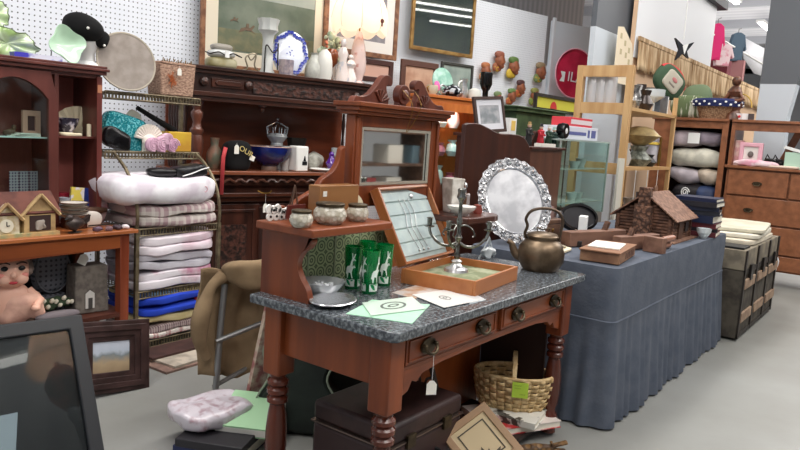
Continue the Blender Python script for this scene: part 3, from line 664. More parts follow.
# splint basket
SPL = mat((222, 194, 146), .6, col2=(196, 162, 112), scale=40)
bc = (3.02, 1.50, ZB+.066)
t = thing('splint_basket', 'pale woven splint basket with hoop handle and a green note under the washstand', 'basket', bc, rz=R_(-62))
m = MB(); rows, cols = 8, 28; BH = .165; bh = BH/rows
def br(z, a): return (.16+.03*math.sin(min(1, z/BH)*1.7)), (.10+.025*math.sin(min(1, z/BH)*1.7))
for i in range(rows):
    for j in range(cols):
        a0 = 2*math.pi*j/cols; a1 = 2*math.pi*(j+1)/cols; out = .004 if (i+j) % 2 else -.001
        vs = []
        for q in range(4):
            a = a0+(a1-a0)*q/3; oo = out*math.sin(math.pi*q/3)*2
            for z in (i*bh+.001, (i+1)*bh-.001): rx, ry = br(z, a); vs.append(((rx+oo)*math.cos(a), (ry+oo)*math.sin(a), z))
        m.add(vs, [(2*q, 2*q+2, 2*q+3, 2*q+1) for q in range(3)])
m.build('woven_side', SPL, t, solid=.003)
MB().prism([(.16*math.cos(a), .10*math.sin(a)) for a in [2*math.pi*i/24 for i in range(24)]], .004, c=(0, 0, .004), plane='xy').build('bottom', SPL, t)
MB().tube([(.19*math.cos(a), .125*math.sin(a), BH) for a in [2*math.pi*i/32 for i in range(32)]], .008, 8, closed=True).build('rim', SPL, t)
MB().ring([(a, b_) for a, b_ in arc(0, BH-.03, .13, 0, 180, 16, .13)]+[(-.13, BH-.08), (.13, BH-.08)], [(a, b_) for a, b_ in arc(0, BH-.03, .124, 0, 180, 16, .124)]+[(-.124, BH-.08), (.124, BH-.08)], .02, plane='yz').build('handle', SPL, t)
g = thing('green_note', 'square lime green paper note fixed to the splint basket', 'note', (bc[0]-.103, bc[1]-.090, bc[2]+.10), rz=R_(-62))
MB().box((0, 0, .02), (.075, .002, .075)).build('note_paper', mat((188, 222, 74), .6), g, smooth=False)
m = MB()
for x, z, w in ((-.012, .042, .035), (-.012, .028, .028), (.012, .0, .025)): m.tube([(x-w/2+w*i/8, -.0016, z+.003*math.sin(i*2.6)) for i in range(9)], .0007, 4)
m.build('handwriting', mat((90, 110, 40), .6), g)
# carved alligator
t = thing('carved_crocodile', 'small carved brown crocodile figurine on the floor with open mouth', 'figurine', (2.83, 1.26, .0), rz=R_(-52))
CRO = mat((126, 92, 52), .5, col2=(80, 56, 34), scale=40, kind='voronoi', bump=.6)
MB().tube([(-.19, 0, .012), (-.12, .0, .02), (-.06, 0, .03), (0, 0, .035), (.045, 0, .04), (.07, 0, .04)], [.004, .012, .022, .026, .02, .016], 12).build('body', CRO, t)
for s_ in (-1, 1):
    for x in (-.04, .03): MB().tube([(x, s_*.018, .03), (x+.005, s_*.035, .02), (x+.015, s_*.038, .004)], .007, 7).build('leg', CRO, t)
MB().prism([(.055, -.014), (.13, -.008), (.13, .008), (.055, .014)], .012, plane='xy', c=(0, 0, .036)).build('lower_jaw', CRO, t, bevel=.003)
MB().box((.095, 0, .062), (.085, .026, .014), rot=(0, -.32, 0)).ell((.065, .01, .066), .007).ell((.065, -.01, .066), .007).build('upper_jaw', CRO, t, bevel=.004)
# ================================================================ LEFT: TABLE WITH HUTCH
TX0, TX1, TY0, TY1, TZ = 1.18, 2.29, 3.58, 4.16, .772
t = thing('shelf_table', 'long oak side table under the glass-doored hutch, open underneath', 'table', (TX0, TY0, 0)); tw, td = TX1-TX0, TY1-TY0
MB().b2((0, 0, TZ-.022), (tw, td, TZ)).build('tabletop', OAKX, t, bevel=.004)
MB().b2((.03, .02, TZ-.10), (tw-.05, .04, TZ-.022)).build('front_apron', wood((150, 80, 42), (112, 54, 26), axis='x'), t)
m = MB(); m.prism([(.03, TZ-.10), (.03, TZ-.13), (.55, TZ-.11), (tw-.2, TZ-.105), (tw-.05, TZ-.10)], .018, c=(0, .03, 0)); m.build('apron_edge', REDWOODX, t)
for x in (.05, tw-.075):
    for y in (.045, td-.045): MB().box((x, y, (TZ-.022)/2), (.055, .055, TZ-.022)).build('leg', wood((142, 70, 42), (100, 42, 24)), t, bevel=.003)
MB().b2((.02, .02, .27), (tw-.05, td-.02, .295)).build('lower_shelf', DARKWOODX, t)
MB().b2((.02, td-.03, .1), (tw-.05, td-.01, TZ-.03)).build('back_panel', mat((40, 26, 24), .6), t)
LZ = .296
# hutch
HX0, HX1, HY0, HY1 = 1.25, 2.215, 3.86, 4.14; HB, HT = TZ+.002, 1.635
t = thing('hutch', 'reddish brown hutch with arched glass door and open end shelves', 'hutch', (HX0, HY0, 0)); hw, hd = HX1-HX0, HY1-HY0
MB().b2((0, hd-.012, HB), (hw, hd, HT)).build('back_panel', wood((178, 104, 94), (144, 80, 74)), t)  # paler than the hutch wood: the light inside is put into its colour
MB().b2((0, 0, HB), (.02, hd-.012, HT)).build('side_panel', HUTCHW, t, bevel=.002); MB().b2((hw-.022, 0, HB), (hw, hd-.012, HT)).build('side_panel', HUTCHW, t, bevel=.002)
MB().b2((.02, 0, HB), (hw-.022, hd-.012, HB+.02)).build('bottom_board', HUTCHW, t); MB().b2((.02, 0, HT-.02), (hw-.022, hd-.012, HT)).build('top_board', HUTCHW, t)
m = MB(); m.b2((-.02, -.03, HT), (hw+.02, hd, HT+.02)); m.b2((-.03, -.045, HT+.02), (hw+.03, hd, HT+.036)); m.b2((-.02, -.035, HT+.036), (hw+.02, hd, HT+.05)); m.build('cornice', HUTCHW, t, bevel=.003)
dvx = W(57, 130, Y=HY0).x-HX0
MB().b2((dvx-.01, .004, HB), (dvx+.012, hd-.012, HT)).build('divider', HUTCHW, t)
shz1 = W(75, 136, Y=HY0+.05).z; shz2 = W(20, 136, Y=HY0+.08).z
MB().b2((dvx+.012, .02, shz1-.012), (hw-.022, hd-.012, shz1)).build('shelf', HUTCHW, t)
MB().b2((.02, .03, shz2-.008), (dvx-.01, hd-.012, shz2)).build('glass_shelf', mat((214, 226, 222), .1, coat=.5), t)
dl = .30; dm = MB()
x0, x1 = dl-.0, dvx-.002; st = .05
def archdoor(x0, x1):
    o = [(x0, HB+.02), (x1, HB+.02), (x1, HT-.01), (x0, HT-.01)]
    ix0, ix1 = x0+st, x1-st; zi = HB+.075; za = HT-.16; zc = HT-.055
    inner = [(ix0, zi), (ix1, zi), (ix1, za)]+[(ix1-(ix1-ix0)*i/12, za+(zc-za)*math.sin(math.pi*i/12)**.8) for i in range(1, 12)]+[(ix0, za)]
    n = len(inner); outer = [(x0, HB+.02), (x1, HB+.02), (x1, za)]+[(x1-(x1-x0)*i/12, HT-.01) for i in range(1, 12)]+[(x0, za)]
    outer[3] = (x1, HT-.01) if False else outer[3]
    return outer, inner
o_, i_ = archdoor(dvx-.46, dvx-.004)
d = MB().ring(o_, i_, .022, c=(0, -.008, 0)).build('door', HUTCHW, t, bevel=.002)
MB().b2((dvx-.42, -.006, HB+.06), (dvx-.04, -.003, HT-.05)).build('door_glass', PANE, d, smooth=False)
MB().ell((dvx-.43, -.03, 1.2), .011).build('knob', OLDBRASS, d)
MB().b2((hw-.03, -.014, HB+.02), (hw, -.004, HT-.01)).build('end_stile', wood((120, 60, 52), (88, 38, 34)), t)
MB().b2((hw-.028, -.016, HT-.10), (hw-.002, -.012, HT-.055)).build('hinge_patch', mat((176, 116, 84), .6), t)
# things in the hutch
def standing(u, v, z, Y=None):
    p = W(u, v, Z=z)
    if Y is not None: q = W(u, v, Y=Y); return Vector((q.x, Y, z))
    return p
PKF = mat((224, 170, 152), .6)
p = standing(31, 130, shz2, HY0+.12); t = thing('small_photo', 'small pink upright frame on the glass shelf inside the hutch', 'picture frame', p)
MB().ring([(-.048, 0), (.048, 0), (.048, .14), (-.048, .14)], [(-.022, .03), (.022, .03), (.022, .11), (-.022, .11)], .02).build('frame', PKF, t); MB().b2((-.03, .004, .02), (.03, .008, .12)).build('picture', mat((90, 66, 70), .5), t)
p = standing(26, 134, shz2, HY0+.07); t = thing('paper_stack', 'thin stack of white papers lying under the pink frame in the hutch', 'paper', (p.x-.02, HY0+.10, shz2))
m = MB()
for i in range(3): m.box((.01*i, .01, .003+.006*i), (.16-.02*i, .07, .004), rot=(0, 0, .1*i))
m.build('sheets', PAPER, t, smooth=False); bpy.context.view_layer.update(); bpy.data.objects[t.name].location.y = HY0+.055
p = standing(10, 134, shz2, HY0+.08); t = thing('dark_figurine', 'small dark pewter figurine at the left of the hutch glass shelf', 'figurine', p); MB().ell((0, 0, .018), (.035, .02, .018), nz=.008, ns=30).ell((.02, 0, .045), (.012, .012, .014)).build('body', BROWN, t)
for i, (u, nm, l) in enumerate(((22, 'cup', 'purple and white pattern cup, left one below the hutch glass shelf'), (34, 'cup', 'purple and white pattern cup, right one below the hutch glass shelf'))): pass
zf = HB+.022
def simple(name, part, label, cat, loc, mb, m, group=None, rz=0, **k):
    t = thing(name, label, cat, loc, rz=rz, group=group); mb.build(part, m, t, **k); return t
p = standing(20, 190, zf, HY0+.12); t = simple('covered_dish', 'dish_body', 'red glass covered dish on the hutch floor behind the wooden house', 'dish', p, MB().lathe([(0, 0), (.03, 0), (.055, .03), (.06, .05), (.0, .05)], 24), mat((170, 44, 50), .15, coat=.5))
MB().lathe([(.06, .05), (.05, .075), (.02, .09), (.0, .1)], 24).build('lid', mat((180, 60, 64), .15, coat=.5), t)
p = standing(43, 190, zf, HY0+.08); simple('white_candle', 'candle_body', 'white paper-wrapped candle standing in the hutch beside the divider', 'candle', p, MB().lathe([(0, 0), (.02, 0), (.02, .16), (0, .165)], 14), WHITEC)
p = standing(8, 192, zf, HY0+.1); simple('white_bowl', 'bowl_body', 'low white bowl at the left of the hutch floor', 'bowl', p, MB().lathe([(0, 0), (.04, 0), (.07, .045), (.066, .045), (.03, .01), (0, .01)], 24), WHITEC)
PAT = dots((212, 206, 216), (110, 96, 130), .016, .3)
for u, l in ((14, 'left of three upright patterned cards on the hutch back'), (24, 'middle of three upright patterned cards on the hutch back'), (34, 'right of three upright patterned cards on the hutch back')):
    q = standing(u, 186, zf, HY0+.20); simple('patterned_card', 'card', l, 'card', q, MB().box((0, 0, .14), (.05, .004, .27)), PAT, 'patterned cards in the hutch', smooth=False)
# open end: cut-glass pieces on the upper shelf
def goblet(r, H, m_, t, name='bowl'): MB().lathe([(0, 0), (r*.8, 0), (r*.7, .005), (r*.12, .012), (r*.1, H*.45), (r*.5, H*.55), (r, H*.8), (r*.9, H), (r*.84, H), (r*.9, H*.8), (r*.4, H*.6), (0, H*.57)], 18).build(name, m_, t)
p = standing(66, 133, shz1, HY0+.1); t = thing('cut_crystal_bowl', 'sparkling dark cut-crystal bowl on the hutch end shelf', 'bowl', p)
MB().lathe([(0, 0), (.03, 0), (.035, .02), (.06, .06), (.07, .1), (.065, .1), (.04, .04), (0, .03)], 16, wob=lambda a, r, z: 1+.09*math.sin(a*8)).build('bowl_body', mat((60, 56, 74), .08, .3, col2=(214, 210, 226), scale=26, mix=(.5, .6)), t, smooth=False)
p = standing(78, 133, shz1, HY0+.16); t = thing('lace_fan', 'cream pleated fan standing at the back of the hutch end shelf', 'fan', p)
m = MB(); P = arc(0, 0, .17, 25, 155, 16)
for i in range(16): m.add([(0, 0, 0), (P[i][0], (i % 2)*.012, P[i][1]), (P[i+1][0], ((i+1) % 2)*.012, P[i+1][1])], [(0, 1, 2)])
m.build('fan_leaf', CREAM, t, smooth=False, solid=.003)
p = standing(89, 134, shz1, HY0+.06); simple('pillar_candle', 'candle_body', 'thin cream pillar candle at the right of the hutch end shelf', 'candle', p, MB().lathe([(0, 0), (.013, 0), (.013, .07), (0, .072)], 14), CREAM)
p = standing(70, 134, shz1, HY0+.05); simple('lace_doily', 'doily', 'folded cream doily hanging over the front of the hutch end shelf', 'doily', p, MB().soft((0, 0, .008), (.13, .06, .02), nz=.006, ns=30), CREAM)
# lower bay: magazines
p = standing(77, 193, zf, HY0+.06); t = thing('magazine', 'yellow and white upright magazine in the hutch lower bay', 'magazine', (p.x, HY0+.05, zf), rz=-.1); MB().box((0, .02, .095), (.075, .02, .19), rot=(-.1, .1, 0)).build('cover', mat((226, 204, 90), .4, col2=(222, 216, 222), scale=16, mix=(.48, .54)), t, smooth=False)
p = standing(88, 193, zf, HY0+.08); t = thing('magazine', 'dark blue upright book beside the yellow magazine in the hutch', 'book', (p.x, HY0+.08, zf), rz=-.1); MB().box((0, .02, .09), (.05, .03, .18), rot=(-.1, .12, 0)).build('cover', mat((36, 56, 132), .4), t, smooth=False)
p = standing(64, 190, zf, HY0+.1); simple('glass_pitcher', 'pitcher_body', 'pale glass pitcher at the left of the hutch lower bay', 'pitcher', p, MB().lathe([(0, 0), (.035, 0), (.045, .05), (.028, .1), (.036, .13), (.03, .13), (.022, .1), (.038, .05), (0, .01)], 18), mat((200, 206, 214), .1, coat=.5))
p = standing(62, 176, zf, HY0+.18); simple('red_tin', 'tin_body', 'red tin at the back of the hutch lower bay', 'tin', (p.x, p.y, zf), MB().lathe([(0, 0), (.04, 0), (.04, .15), (0, .15)], 18), mat((168, 40, 60), .4))
# on the hutch top
HTZ = HT+.051
UR = mat((206, 240, 196), .08, trans=.35, coat=.6); 
def dishstand(p, label, r, tilt, m_, wav, edge=None):
    t = thing('glass_dish', label, 'dish', p)
    T = Matrix.Translation((0, 0, r*.95)) @ Euler((R_(90-tilt), 0, 0)).to_matrix().to_4x4()
    MB(T).lathe([(0, 0), (r*.35, 0), (r*.6, .012), (r*.9, .03), (r, .045), (r*.97, .05), (r*.6, .02), (r*.3, .006), (0, .006)], 40, wob=lambda a, rr, z: 1+.13*wav*math.sin(a*4+.6)*(z/.045)).build('dish_body', m_, t)
    s = MB()
    for q in (-.5, .5): s.tube([(q*r, -.03, r*.25), (q*r, -.028, 0), (q*r, .05, .0), (q*r, .04, r*.6)], .003)
    s.build('wire_stand', DARKIRON, t); return t
q = W(62, 62, Y=3.95); dishstand((q.x, 3.93, HTZ), 'pale green ruffled glass dish on a wire stand on the hutch top', .098, 12, mat((200, 232, 204), .15, coat=.6), 1.0)
# green leaf glass dishes (left edge)
LG = mat((186, 220, 140), .12, coat=.5, col2=(214, 228, 200), scale=9)
def leafdish(p, label, sx, sz, rot, seed):
    t = thing('leaf_dish', label, 'dish', p, group='ruffled green glass at the left edge')
    n = 40; vs = [(0, 0, 0)]
    for ring_ in (.5, 1):
        for i in range(n):
            a = 2*math.pi*i/n; k = ring_*(1+(.10*math.sin(a*7+seed)+.06*math.sin(a*13)) * (ring_ > .9)); vs.append((sx*k*math.cos(a), -.03*ring_*ring_+.012*math.sin(a*7+seed)*ring_, sz*k*math.sin(a)))
    fs = [(0, 1+i, 1+(i+1) % n) for i in range(n)]+[(1+i, 1+n+i, 1+n+(i+1) % n, 1+(i+1) % n) for i in range(n)]
    m = MB(); m.add(vs, fs, T=Matrix.Translation((0, 0, sz*.9)) @ Euler(rot).to_matrix().to_4x4()); m.build('dish_body', LG, t, solid=.006)
    e = MB(); e.tube([tuple(Matrix.Translation((0, 0, sz*.9)) @ Euler(rot).to_matrix().to_4x4() @ Vector(v)) for v in vs[1+n:]], .0035, 6, closed=True); e.build('dark_rim', mat((96, 116, 76), .3), t); return t
q = W(6, 58, Y=3.96); leafdish((q.x, 3.95, HTZ), 'large ruffled green glass leaf dish lying low at the left edge of the hutch top', .145, .075, (.1, .12, 0), 1)
t = leafdish((q.x-.05, 4.02, HTZ+.0), 'ruffled green glass bowl standing above the leaf dish at the left edge', .08, .085, (-.1, .2, 0), 3); t.location.z = HTZ+.135
MB().tube([(0, .03, -.135), (0, .02, .02)], .006).build('stand', DARKIRON, t)
q = W(34, 60, Y=3.93); t = thing('pamphlet', 'glossy blue-violet pamphlet lying on the hutch top edge', 'pamphlet', (q.x, 3.92, HTZ), rz=-.03)
MB().box((0, 0, .013), (.25, .10, .026)).build('cover', mat((72, 68, 190), .25, col2=(222, 224, 240), scale=7, mix=(.5, .58), coat=.4), t, smooth=False)
# mannequin head with hat
q = W(88, 68, Y=3.98); t = thing('hat_stand', 'white display head wearing a black felt hat on the hutch top', 'display head', (q.x, 3.99, HTZ))
MB().lathe([(0, 0), (.075, 0), (.07, .012), (.045, .03), (.042, .07), (.06, .11), (.072, .15), (.06, .19), (.02, .215), (0, .216)], 28, sx=.95).build('head_form', WHITE, t)
h = thing('felt_hat', 'black felt hat with a pearl pin, tilted on the white display head', 'hat', (q.x-.05, 3.97, HTZ+.165), rot=(.12, .30, 0))
MB().soft((0, 0, .05), (.225, .20, .15), e=.9, nz=.008, ns=9, nu=36, nv=18).build('crown', BLACKFELT, h); MB().soft((.10, -.02, .03), (.09, .10, .10), e=.8, nz=.006).build('side_bow', BLACKFELT, h)
MB().ell((-.025, -.10, .045), .008).ell((.115, -.065, .0), .008).build('pearl_pin', WHITEC, h)
# ---------------------------------------------------------------- on the table top in front of the hutch
BRK = mat((198, 168, 118), .7, col2=(160, 130, 92), scale=14); ROOF = mat((110, 66, 56), .8, col2=(84, 50, 44), scale=10)
def gable(t, x, w, h, d, name, col, clock):
    m = MB(); m.prism([(x-w/2, 0), (x+w/2, 0), (x+w/2, h), (x, h+w*.52), (x-w/2, h)], .03, c=(0, -.01, 0)); g = m.build(name, col, t, smooth=False, bevel=.002)
    r = MB()
    for s in (-1, 1): r.tube([(x, -.035, h+w*.57), (x+s*w*.62, -.035, h-w*.10)], .009, 6)
    r.build('gable_trim', BRK, g); return g
q = W(33, 236, Y=3.66); t = thing('toy_house', 'wooden model house with two gables and reddish roof, front of the left table', 'model house', (q.x-.025, 3.67, TZ), rz=.03)
MB().b2((-.20, .01, 0), (.145, .15, .125)).build('house_body', BRK, t, smooth=False)
MB().add([(-.22, -.03, .115), (.165, -.03, .115), (.165, .08, .215), (-.22, .08, .215), (-.22, .19, .115), (.165, .19, .115)], [(0, 1, 2, 3), (3, 2, 5, 4)]).build('roof', ROOF, t, smooth=False, solid=.012)
g = gable(t, .055, .165, .12, 0, 'gable_front', BRK, False); MB().b2((.0, -.028, .025), (.11, -.022, .105)).build('open_window', mat((58, 42, 40), .5), g)
MB().soft((.055, -.03, .055), (.05, .01, .045), nz=.012, ns=40).build('scene_figure', mat((150, 140, 130), .6), g)
g = gable(t, -.115, .13, .10, 0, 'gable_front', mat((214, 204, 180), .6, col2=(180, 160, 120), scale=20), True)
MB().lathe([(0, 0), (.034, 0), (.034, .004), (0, .004)], 24, (-.115, -.026, .06), rot=(R_(90), 0, 0)).build('clock_face', mat((222, 216, 196), .5), g); MB().tube([(-.115, -.032, .06), (-.115, -.032, .082)], .002).tube([(-.115, -.032, .06), (-.1, -.032, .062)], .002).build('clock_hand', BLACK, g)
MB().b2((-.2, -.045, -.0), (.15, .0, .018)).build('base_ledge', mat((150, 150, 110), .8, col2=(190, 160, 110), scale=20), t, smooth=False)
# stacked plates, duck, dark leaf things, shell
PD = mat((206, 198, 190), .4)
for i in range(4):
    q = W(78, 219-4.6*i, Y=3.78); t = thing('small_plate', ['bottom', 'second from bottom', 'third from bottom', 'top'][i]+' plate of the dark-rimmed stack beside the model house', 'plate', (2.02, 3.79, TZ+.062+.022*i), group='dark-rimmed plates by the model house')
    MB().lathe([(0, 0), (.05, 0), (.075, .014), (.073, .018), (.05, .006), (0, .005)], 28).build('plate_body', PD, t); MB().tube([(.074*math.cos(a), .074*math.sin(a), .017) for a in [k*.2618 for k in range(24)]], .003, 6, closed=True).build('dark_rim', BROWN, t)
t = thing('wooden_riser', 'low dark block under the stack of dark-rimmed plates', 'block', (2.02, 3.79, TZ)); MB().box((0, 0, .03), (.11, .09, .06)).build('block', DARKWOOD, t, bevel=.004)
DKM = mat((58, 48, 46), .35, .4, col2=(84, 74, 70), scale=20)
t = thing('bird_figurine', 'dark metal bird figurine at the table edge beside the model house', 'figurine', (1.945, 3.64, TZ), rz=.5)
MB().ell((0, 0, .05), (.07, .035, .035), nz=.008, ns=25).ell((-.05, 0, .085), (.022, .02, .022)).prism([(.04, .05), (.13, .085), (.12, .05), (.05, .03)], .02).build('body', DKM, t); MB().tube([(-.068, 0, .085), (-.09, 0, .08)], [.006, .001]).build('beak', BLACK, t); MB().tube([(.01, .01, 0), (.01, .01, .03)], .004).tube([(-.01, -.01, 0), (-.01, -.01, .03)], .004).ell((0, 0, .004), (.05, .03, .004)).build('foot', DKM, t)
t = thing('shell_dish', 'oval white shell-shaped dish leaning among the dark trinkets on the table', 'dish', (2.10, 3.76, TZ), rz=-.15)
MB().soft((0, 0, .048), (.13, .03, .095), e=.9, nz=.003).build('dish_body', mat((216, 206, 196), .5), t)
t = thing('rolling_tool', 'dark brown wooden spindle lying behind the white shell dish', 'spindle', (2.13, 3.84, TZ+.0), rz=.1); MB().lathe([(0, -.12), (.012, -.12), (.02, -.07), (.024, 0), (.02, .07), (.012, .12), (0, .12)], 14, (0, 0, .085), rot=(0, R_(90), 0)).box((0, 0, .03), (.1, .03, .065)).build('spindle_body', BROWN, t)
for i, (x, y, c, l) in enumerate(((2.07, 3.63, (96, 74, 90), 'purplish pebble trinket nearest the white shell dish'), (2.13, 3.62, (120, 92, 96), 'mauve pebble trinket in the middle of the table edge row'), (2.19, 3.64, (70, 56, 64), 'dark pebble trinket in the table edge row'), (2.235, 3.63, (214, 204, 206), 'tiny white pebble trinket at the right end of the table edge'))):
    t = thing('trinket', l, 'trinket', (x, y, TZ), rz=i); MB().soft((0, 0, .013), (.055-.012*(i == 3), .04, .026), e=.8, nz=.006, ns=40).build('trinket_body', mat(c, .5), t)
t = thing('metal_rod', 'thin dark rod lying across the trinkets at the table edge', 'rod', (2.13, 3.66, TZ+.03), rz=.05); MB().tube([(-.1, 0, 0), (.11, 0, 0)], .004).build('rod', DARKIRON, t)
# ---------------------------------------------------------------- under the table
SKIN = mat((228, 178, 156), .45)
q = W(12, 270, Y=3.72)
t = thing('doll', 'old painted doll with large face under the left table edge', 'doll', (q.x, 3.74, LZ), rz=-.25)
hc = (0, 0, q.z-LZ)
m = MB(); m.soft(hc, (.18, .17, .20), e=1, nu=30, nv=20); m.ell((hc[0]-.035, -.062, hc[2]-.04), (.035, .028, .03)); m.ell((hc[0]+.04, -.062, hc[2]-.04), (.035, .028, .03)); m.ell((0, -.085, hc[2]-.015), (.014, .016, .016))
m.lathe([(.03, hc[2]-.14), (.035, hc[2]-.08)], 14); m.soft((0, .01, .11), (.2, .13, .22), e=.8)
for s_ in (-1, 1): m.tube([(s_*.08, 0, .17), (s_*.13, -.04, .12), (s_*.1, -.09, .10)], [.03, .026, .02], 12); m.ell((s_*.1, -.1, .10), (.022, .022, .018))
m.build('body', SKIN, t)
for s_ in (-1, 1): MB().ell((s_*.04, -.082, hc[2]+.02), (.017, .008, .013)).build('eye', BLACKG, t)
e = MB()
for s_ in (-1, 1): e.tube(spline([(s_*.015, -.083, hc[2]+.042), (s_*.04, -.086, hc[2]+.052), (s_*.065, -.072, hc[2]+.042)], 4), .004)
e.build('eyebrow', mat((70, 40, 34), .6), t)
MB().ell((0, -.085, hc[2]-.055), (.02, .008, .008)).build('mouth', mat((180, 50, 60), .4), t)
for s_ in (-1, 1): MB().ell((s_*.055, -.072, hc[2]-.02), (.018, .01, .014)).build('cheek', mat((222, 140, 128), .5), t)
MB().soft((0, .03, hc[2]+.03), (.23, .16, .22), e=.9, nz=.02, ns=20).build('hair', mat((150, 132, 124), .9, col2=(90, 76, 72), scale=30), t)
MB().soft((.03, .01, .09), (.27, .15, .19), e=.8, nz=.02, ns=14).build('dress', mat((222, 178, 158), .9, col2=(206, 160, 144), scale=18), t)
t = thing('lace_cloth', 'grey lace cloth hanging behind the doll and the round basket', 'cloth', (1.72, 4.0, LZ)); MB().soft((0, 0, .20), (.2, .06, .40), e=.5, nz=.02, ns=10).build('cloth', mat((96, 92, 96), .9, col2=(140, 136, 138), scale=20), t)
GW = dots((112, 114, 122), (58, 60, 66), .028, .25)
q = W(60, 300, Y=3.84); t = thing('round_basket', 'round grey pierced basket standing on edge under the table', 'basket', (1.925, 3.86, LZ))
MB().soft((0, .02, .24), (.20, .10, .27), e=.7).build('basket_body', GW, t); MB().tube([(.098*math.cos(a), -.02, .24+.13*math.sin(a)) for a in [k*.2618 for k in range(24)]], .005, 6, closed=True).build('rim', mat((96, 98, 104), .7), t)
MB().box((0, .02, .05), (.14, .08, .1)).build('base_block', GW, t)
q = W(66, 312, Y=3.74); t = thing('flower_garland', 'garland of cream and green cloth flowers in front of the grey basket', 'garland', (1.88, 3.74, LZ))
MB().soft((0, 0, .075), (.22, .06, .06), e=.8, nz=.015, ns=20).build('leaves', mat((54, 70, 48), .8), t)
m = MB()
for k in range(9): m.ell((-.09+.022*k, -.028, .085+.02*math.sin(k*2.3)), .013, nz=.003, ns=60)
m.build('blossom', mat((214, 206, 186), .7), t)
t = thing('pink_bauble', 'small bright pink bauble beside the flower garland', 'bauble', (1.735, 3.70, LZ+.05)); MB().ell((0, 0, .018), .018).build('bauble', mat((222, 110, 130), .4), t); MB().lathe([(0, -.05), (.03, -.05), (.02, .003), (0, .003)], 16).build('stand', BROWN, t)
t = thing('grey_slipper', 'flat grey fabric slipper in front of the garland under the table', 'slipper', (1.86, 3.66, LZ)); MB().soft((0, 0, .026), (.24, .07, .05), e=.8).build('slipper_body', mat((112, 104, 108), .95), t)
q = W(97, 312, Y=3.72); t = thing('fabric_lantern', 'grey fabric-covered box with a white house cut-out under the table', 'box', (2.075, 3.75, LZ), rz=-.12)
GF = mat((98, 90, 84), .9, col2=(120, 112, 104), scale=28)
MB().box((0, 0, .135), (.19, .14, .27), top=.94).build('box_body', GF, t, bevel=.006)
MB().prism([(-.028, .03), (.022, .03), (.022, .115), (-.003, .135), (-.028, .115)], .003, c=(-.01, -.073, 0)).build('house_cutout', mat((206, 202, 196), .6), t, smooth=False)
MB().prism([(-.018, .03), (.005, .03), (.005, .09), (-.018, .09)], .003, c=(-.005, -.0755, 0)).build('door_mark', mat((70, 66, 64), .6), t, smooth=False)
price_tag('white price tag standing up on the grey fabric box under the table', (2.045, 3.71, LZ+.335), .055, .06, .03, tilt=.5)

# ================================================================ BAKER'S RACK
RK = mat((128, 116, 92), .5, .5, col2=(96, 84, 66), scale=20)
RX0, RX1 = 2.335, 2.93; RYf, RYb, RYu = 3.67, 4.10, 3.92
t = thing('bakers_rack', 'bronze metal bakers rack holding folded quilts and bags', 'rack', (RX0, RYf, 0)); rw = RX1-RX0
def L3(x, y, z): return (x, y-0, z)
for x in (0, rw):
    MB().b2((x-.011, -.011, 0), (x+.011, .011, .76)).build('front_post', RK, t)
    MB().b2((x-.011, RYb-RYf-.011, 0), (x+.011, RYb-RYf+.011, 1.62)).build('rear_post', RK, t)
    P = spline([(x, 0, .76), (x, -.005, .85), (x, .03, .98), (x, .12, 1.10), (x, RYu-RYf, 1.19)], 6); m = MB()
    m.tube(P, .011, 6); m.build('curved_bracket', RK, t)
def rshelf(z, y0, y1, x0=0, x1=None):
    x1 = rw if x1 is None else x1; m = MB()
    for yy in (y0, y1):
        for zz in (z-.002, z-.042): m.tube([(x0, yy, zz), (x1, yy, zz)], .005, 5)
        n = 30
        for i in range(n+1): x = x0+(x1-x0)*i/n; m.b2((x-.003, yy-.003, z-.042), (x+.003, yy+.003, z-.002))
    for i in range(9): y = y0+(y1-y0)*(i+.5)/9; m.tube([(x0, y, z-.012), (x1, y, z-.012)], .003, 5)
    for x in (x0, x1): m.tube([(x, y0, z-.02), (x, y1, z-.02)], .006, 5)
    m.build('shelf', RK, t)
YB_ = RYb-RYf; YU = RYu-RYf
rshelf(.06, 0, YB_); rshelf(.375, 0, YB_); rshelf(.757, 0, YB_); rshelf(1.20, YU, YB_, -.06, rw+.02); rshelf(1.555, YU, YB_, -.06, rw+.02)
def quilt(label, z, h, m_, sx=.56, sy=.44, x=None, y=None, seed=0, e=.38, folds=True, cat='quilt', name='folded_quilt', trim=None, nz=.022):
    x = (RX0+RX1)/2 if x is None else x; y = (RYf+RYb)/2 if y is None else y
    t = thing(name, label, cat, (x, y, z))
    if folds:
        MB().soft((0, 0, h*.27), (sx, sy, h*.56), e=e, nz=nz, ns=6, seed=seed, nu=48, nv=14).build('lower_fold', m_, t); MB().soft((.004, -.005, h*.75), (sx*.985, sy*.98, h*.54), e=e, nz=nz, ns=6, seed=seed+3, nu=48, nv=14).build('upper_fold', m_, t)
    else: MB().soft((0, 0, h*.5), (sx, sy, h), e=e, nz=nz, ns=6, seed=seed, nu=48, nv=16).build('quilt_body', m_, t)
    return t
QW = mat((244, 242, 246), .95, col2=(216, 206, 216), scale=7, bump=.2, bscale=14)
QP = mat((214, 204, 210), .95, col2=(190, 146, 158), scale=7, mix=(.48, .6), bump=.2, bscale=14)
PL1 = plaid((196, 186, 180), (164, 128, 136), (218, 212, 204), .17)
quilt('pink and beige plaid folded blanket on the third rack shelf under the white comforter', .757, .135, PL1, sx=.62, sy=.48, y=3.88, seed=1, e=.42)
q = quilt('thick white comforter with pink flower stitching on top of the plaid blanket', .888, .18, QW, sx=.74, sy=.52, x=2.565, y=3.87, seed=2, folds=False, e=.5, nz=.03)
m = MB()
for k in range(5):
    a = k*1.2566; m.tube([(.18+.03*math.cos(a)+.018*math.cos(b_), -.255+.03*abs(math.sin(a))*.2, .10+.03*math.sin(a)+.018*math.sin(b_)) for b_ in [j*.9 for j in range(7)]], .003, 5, closed=True)
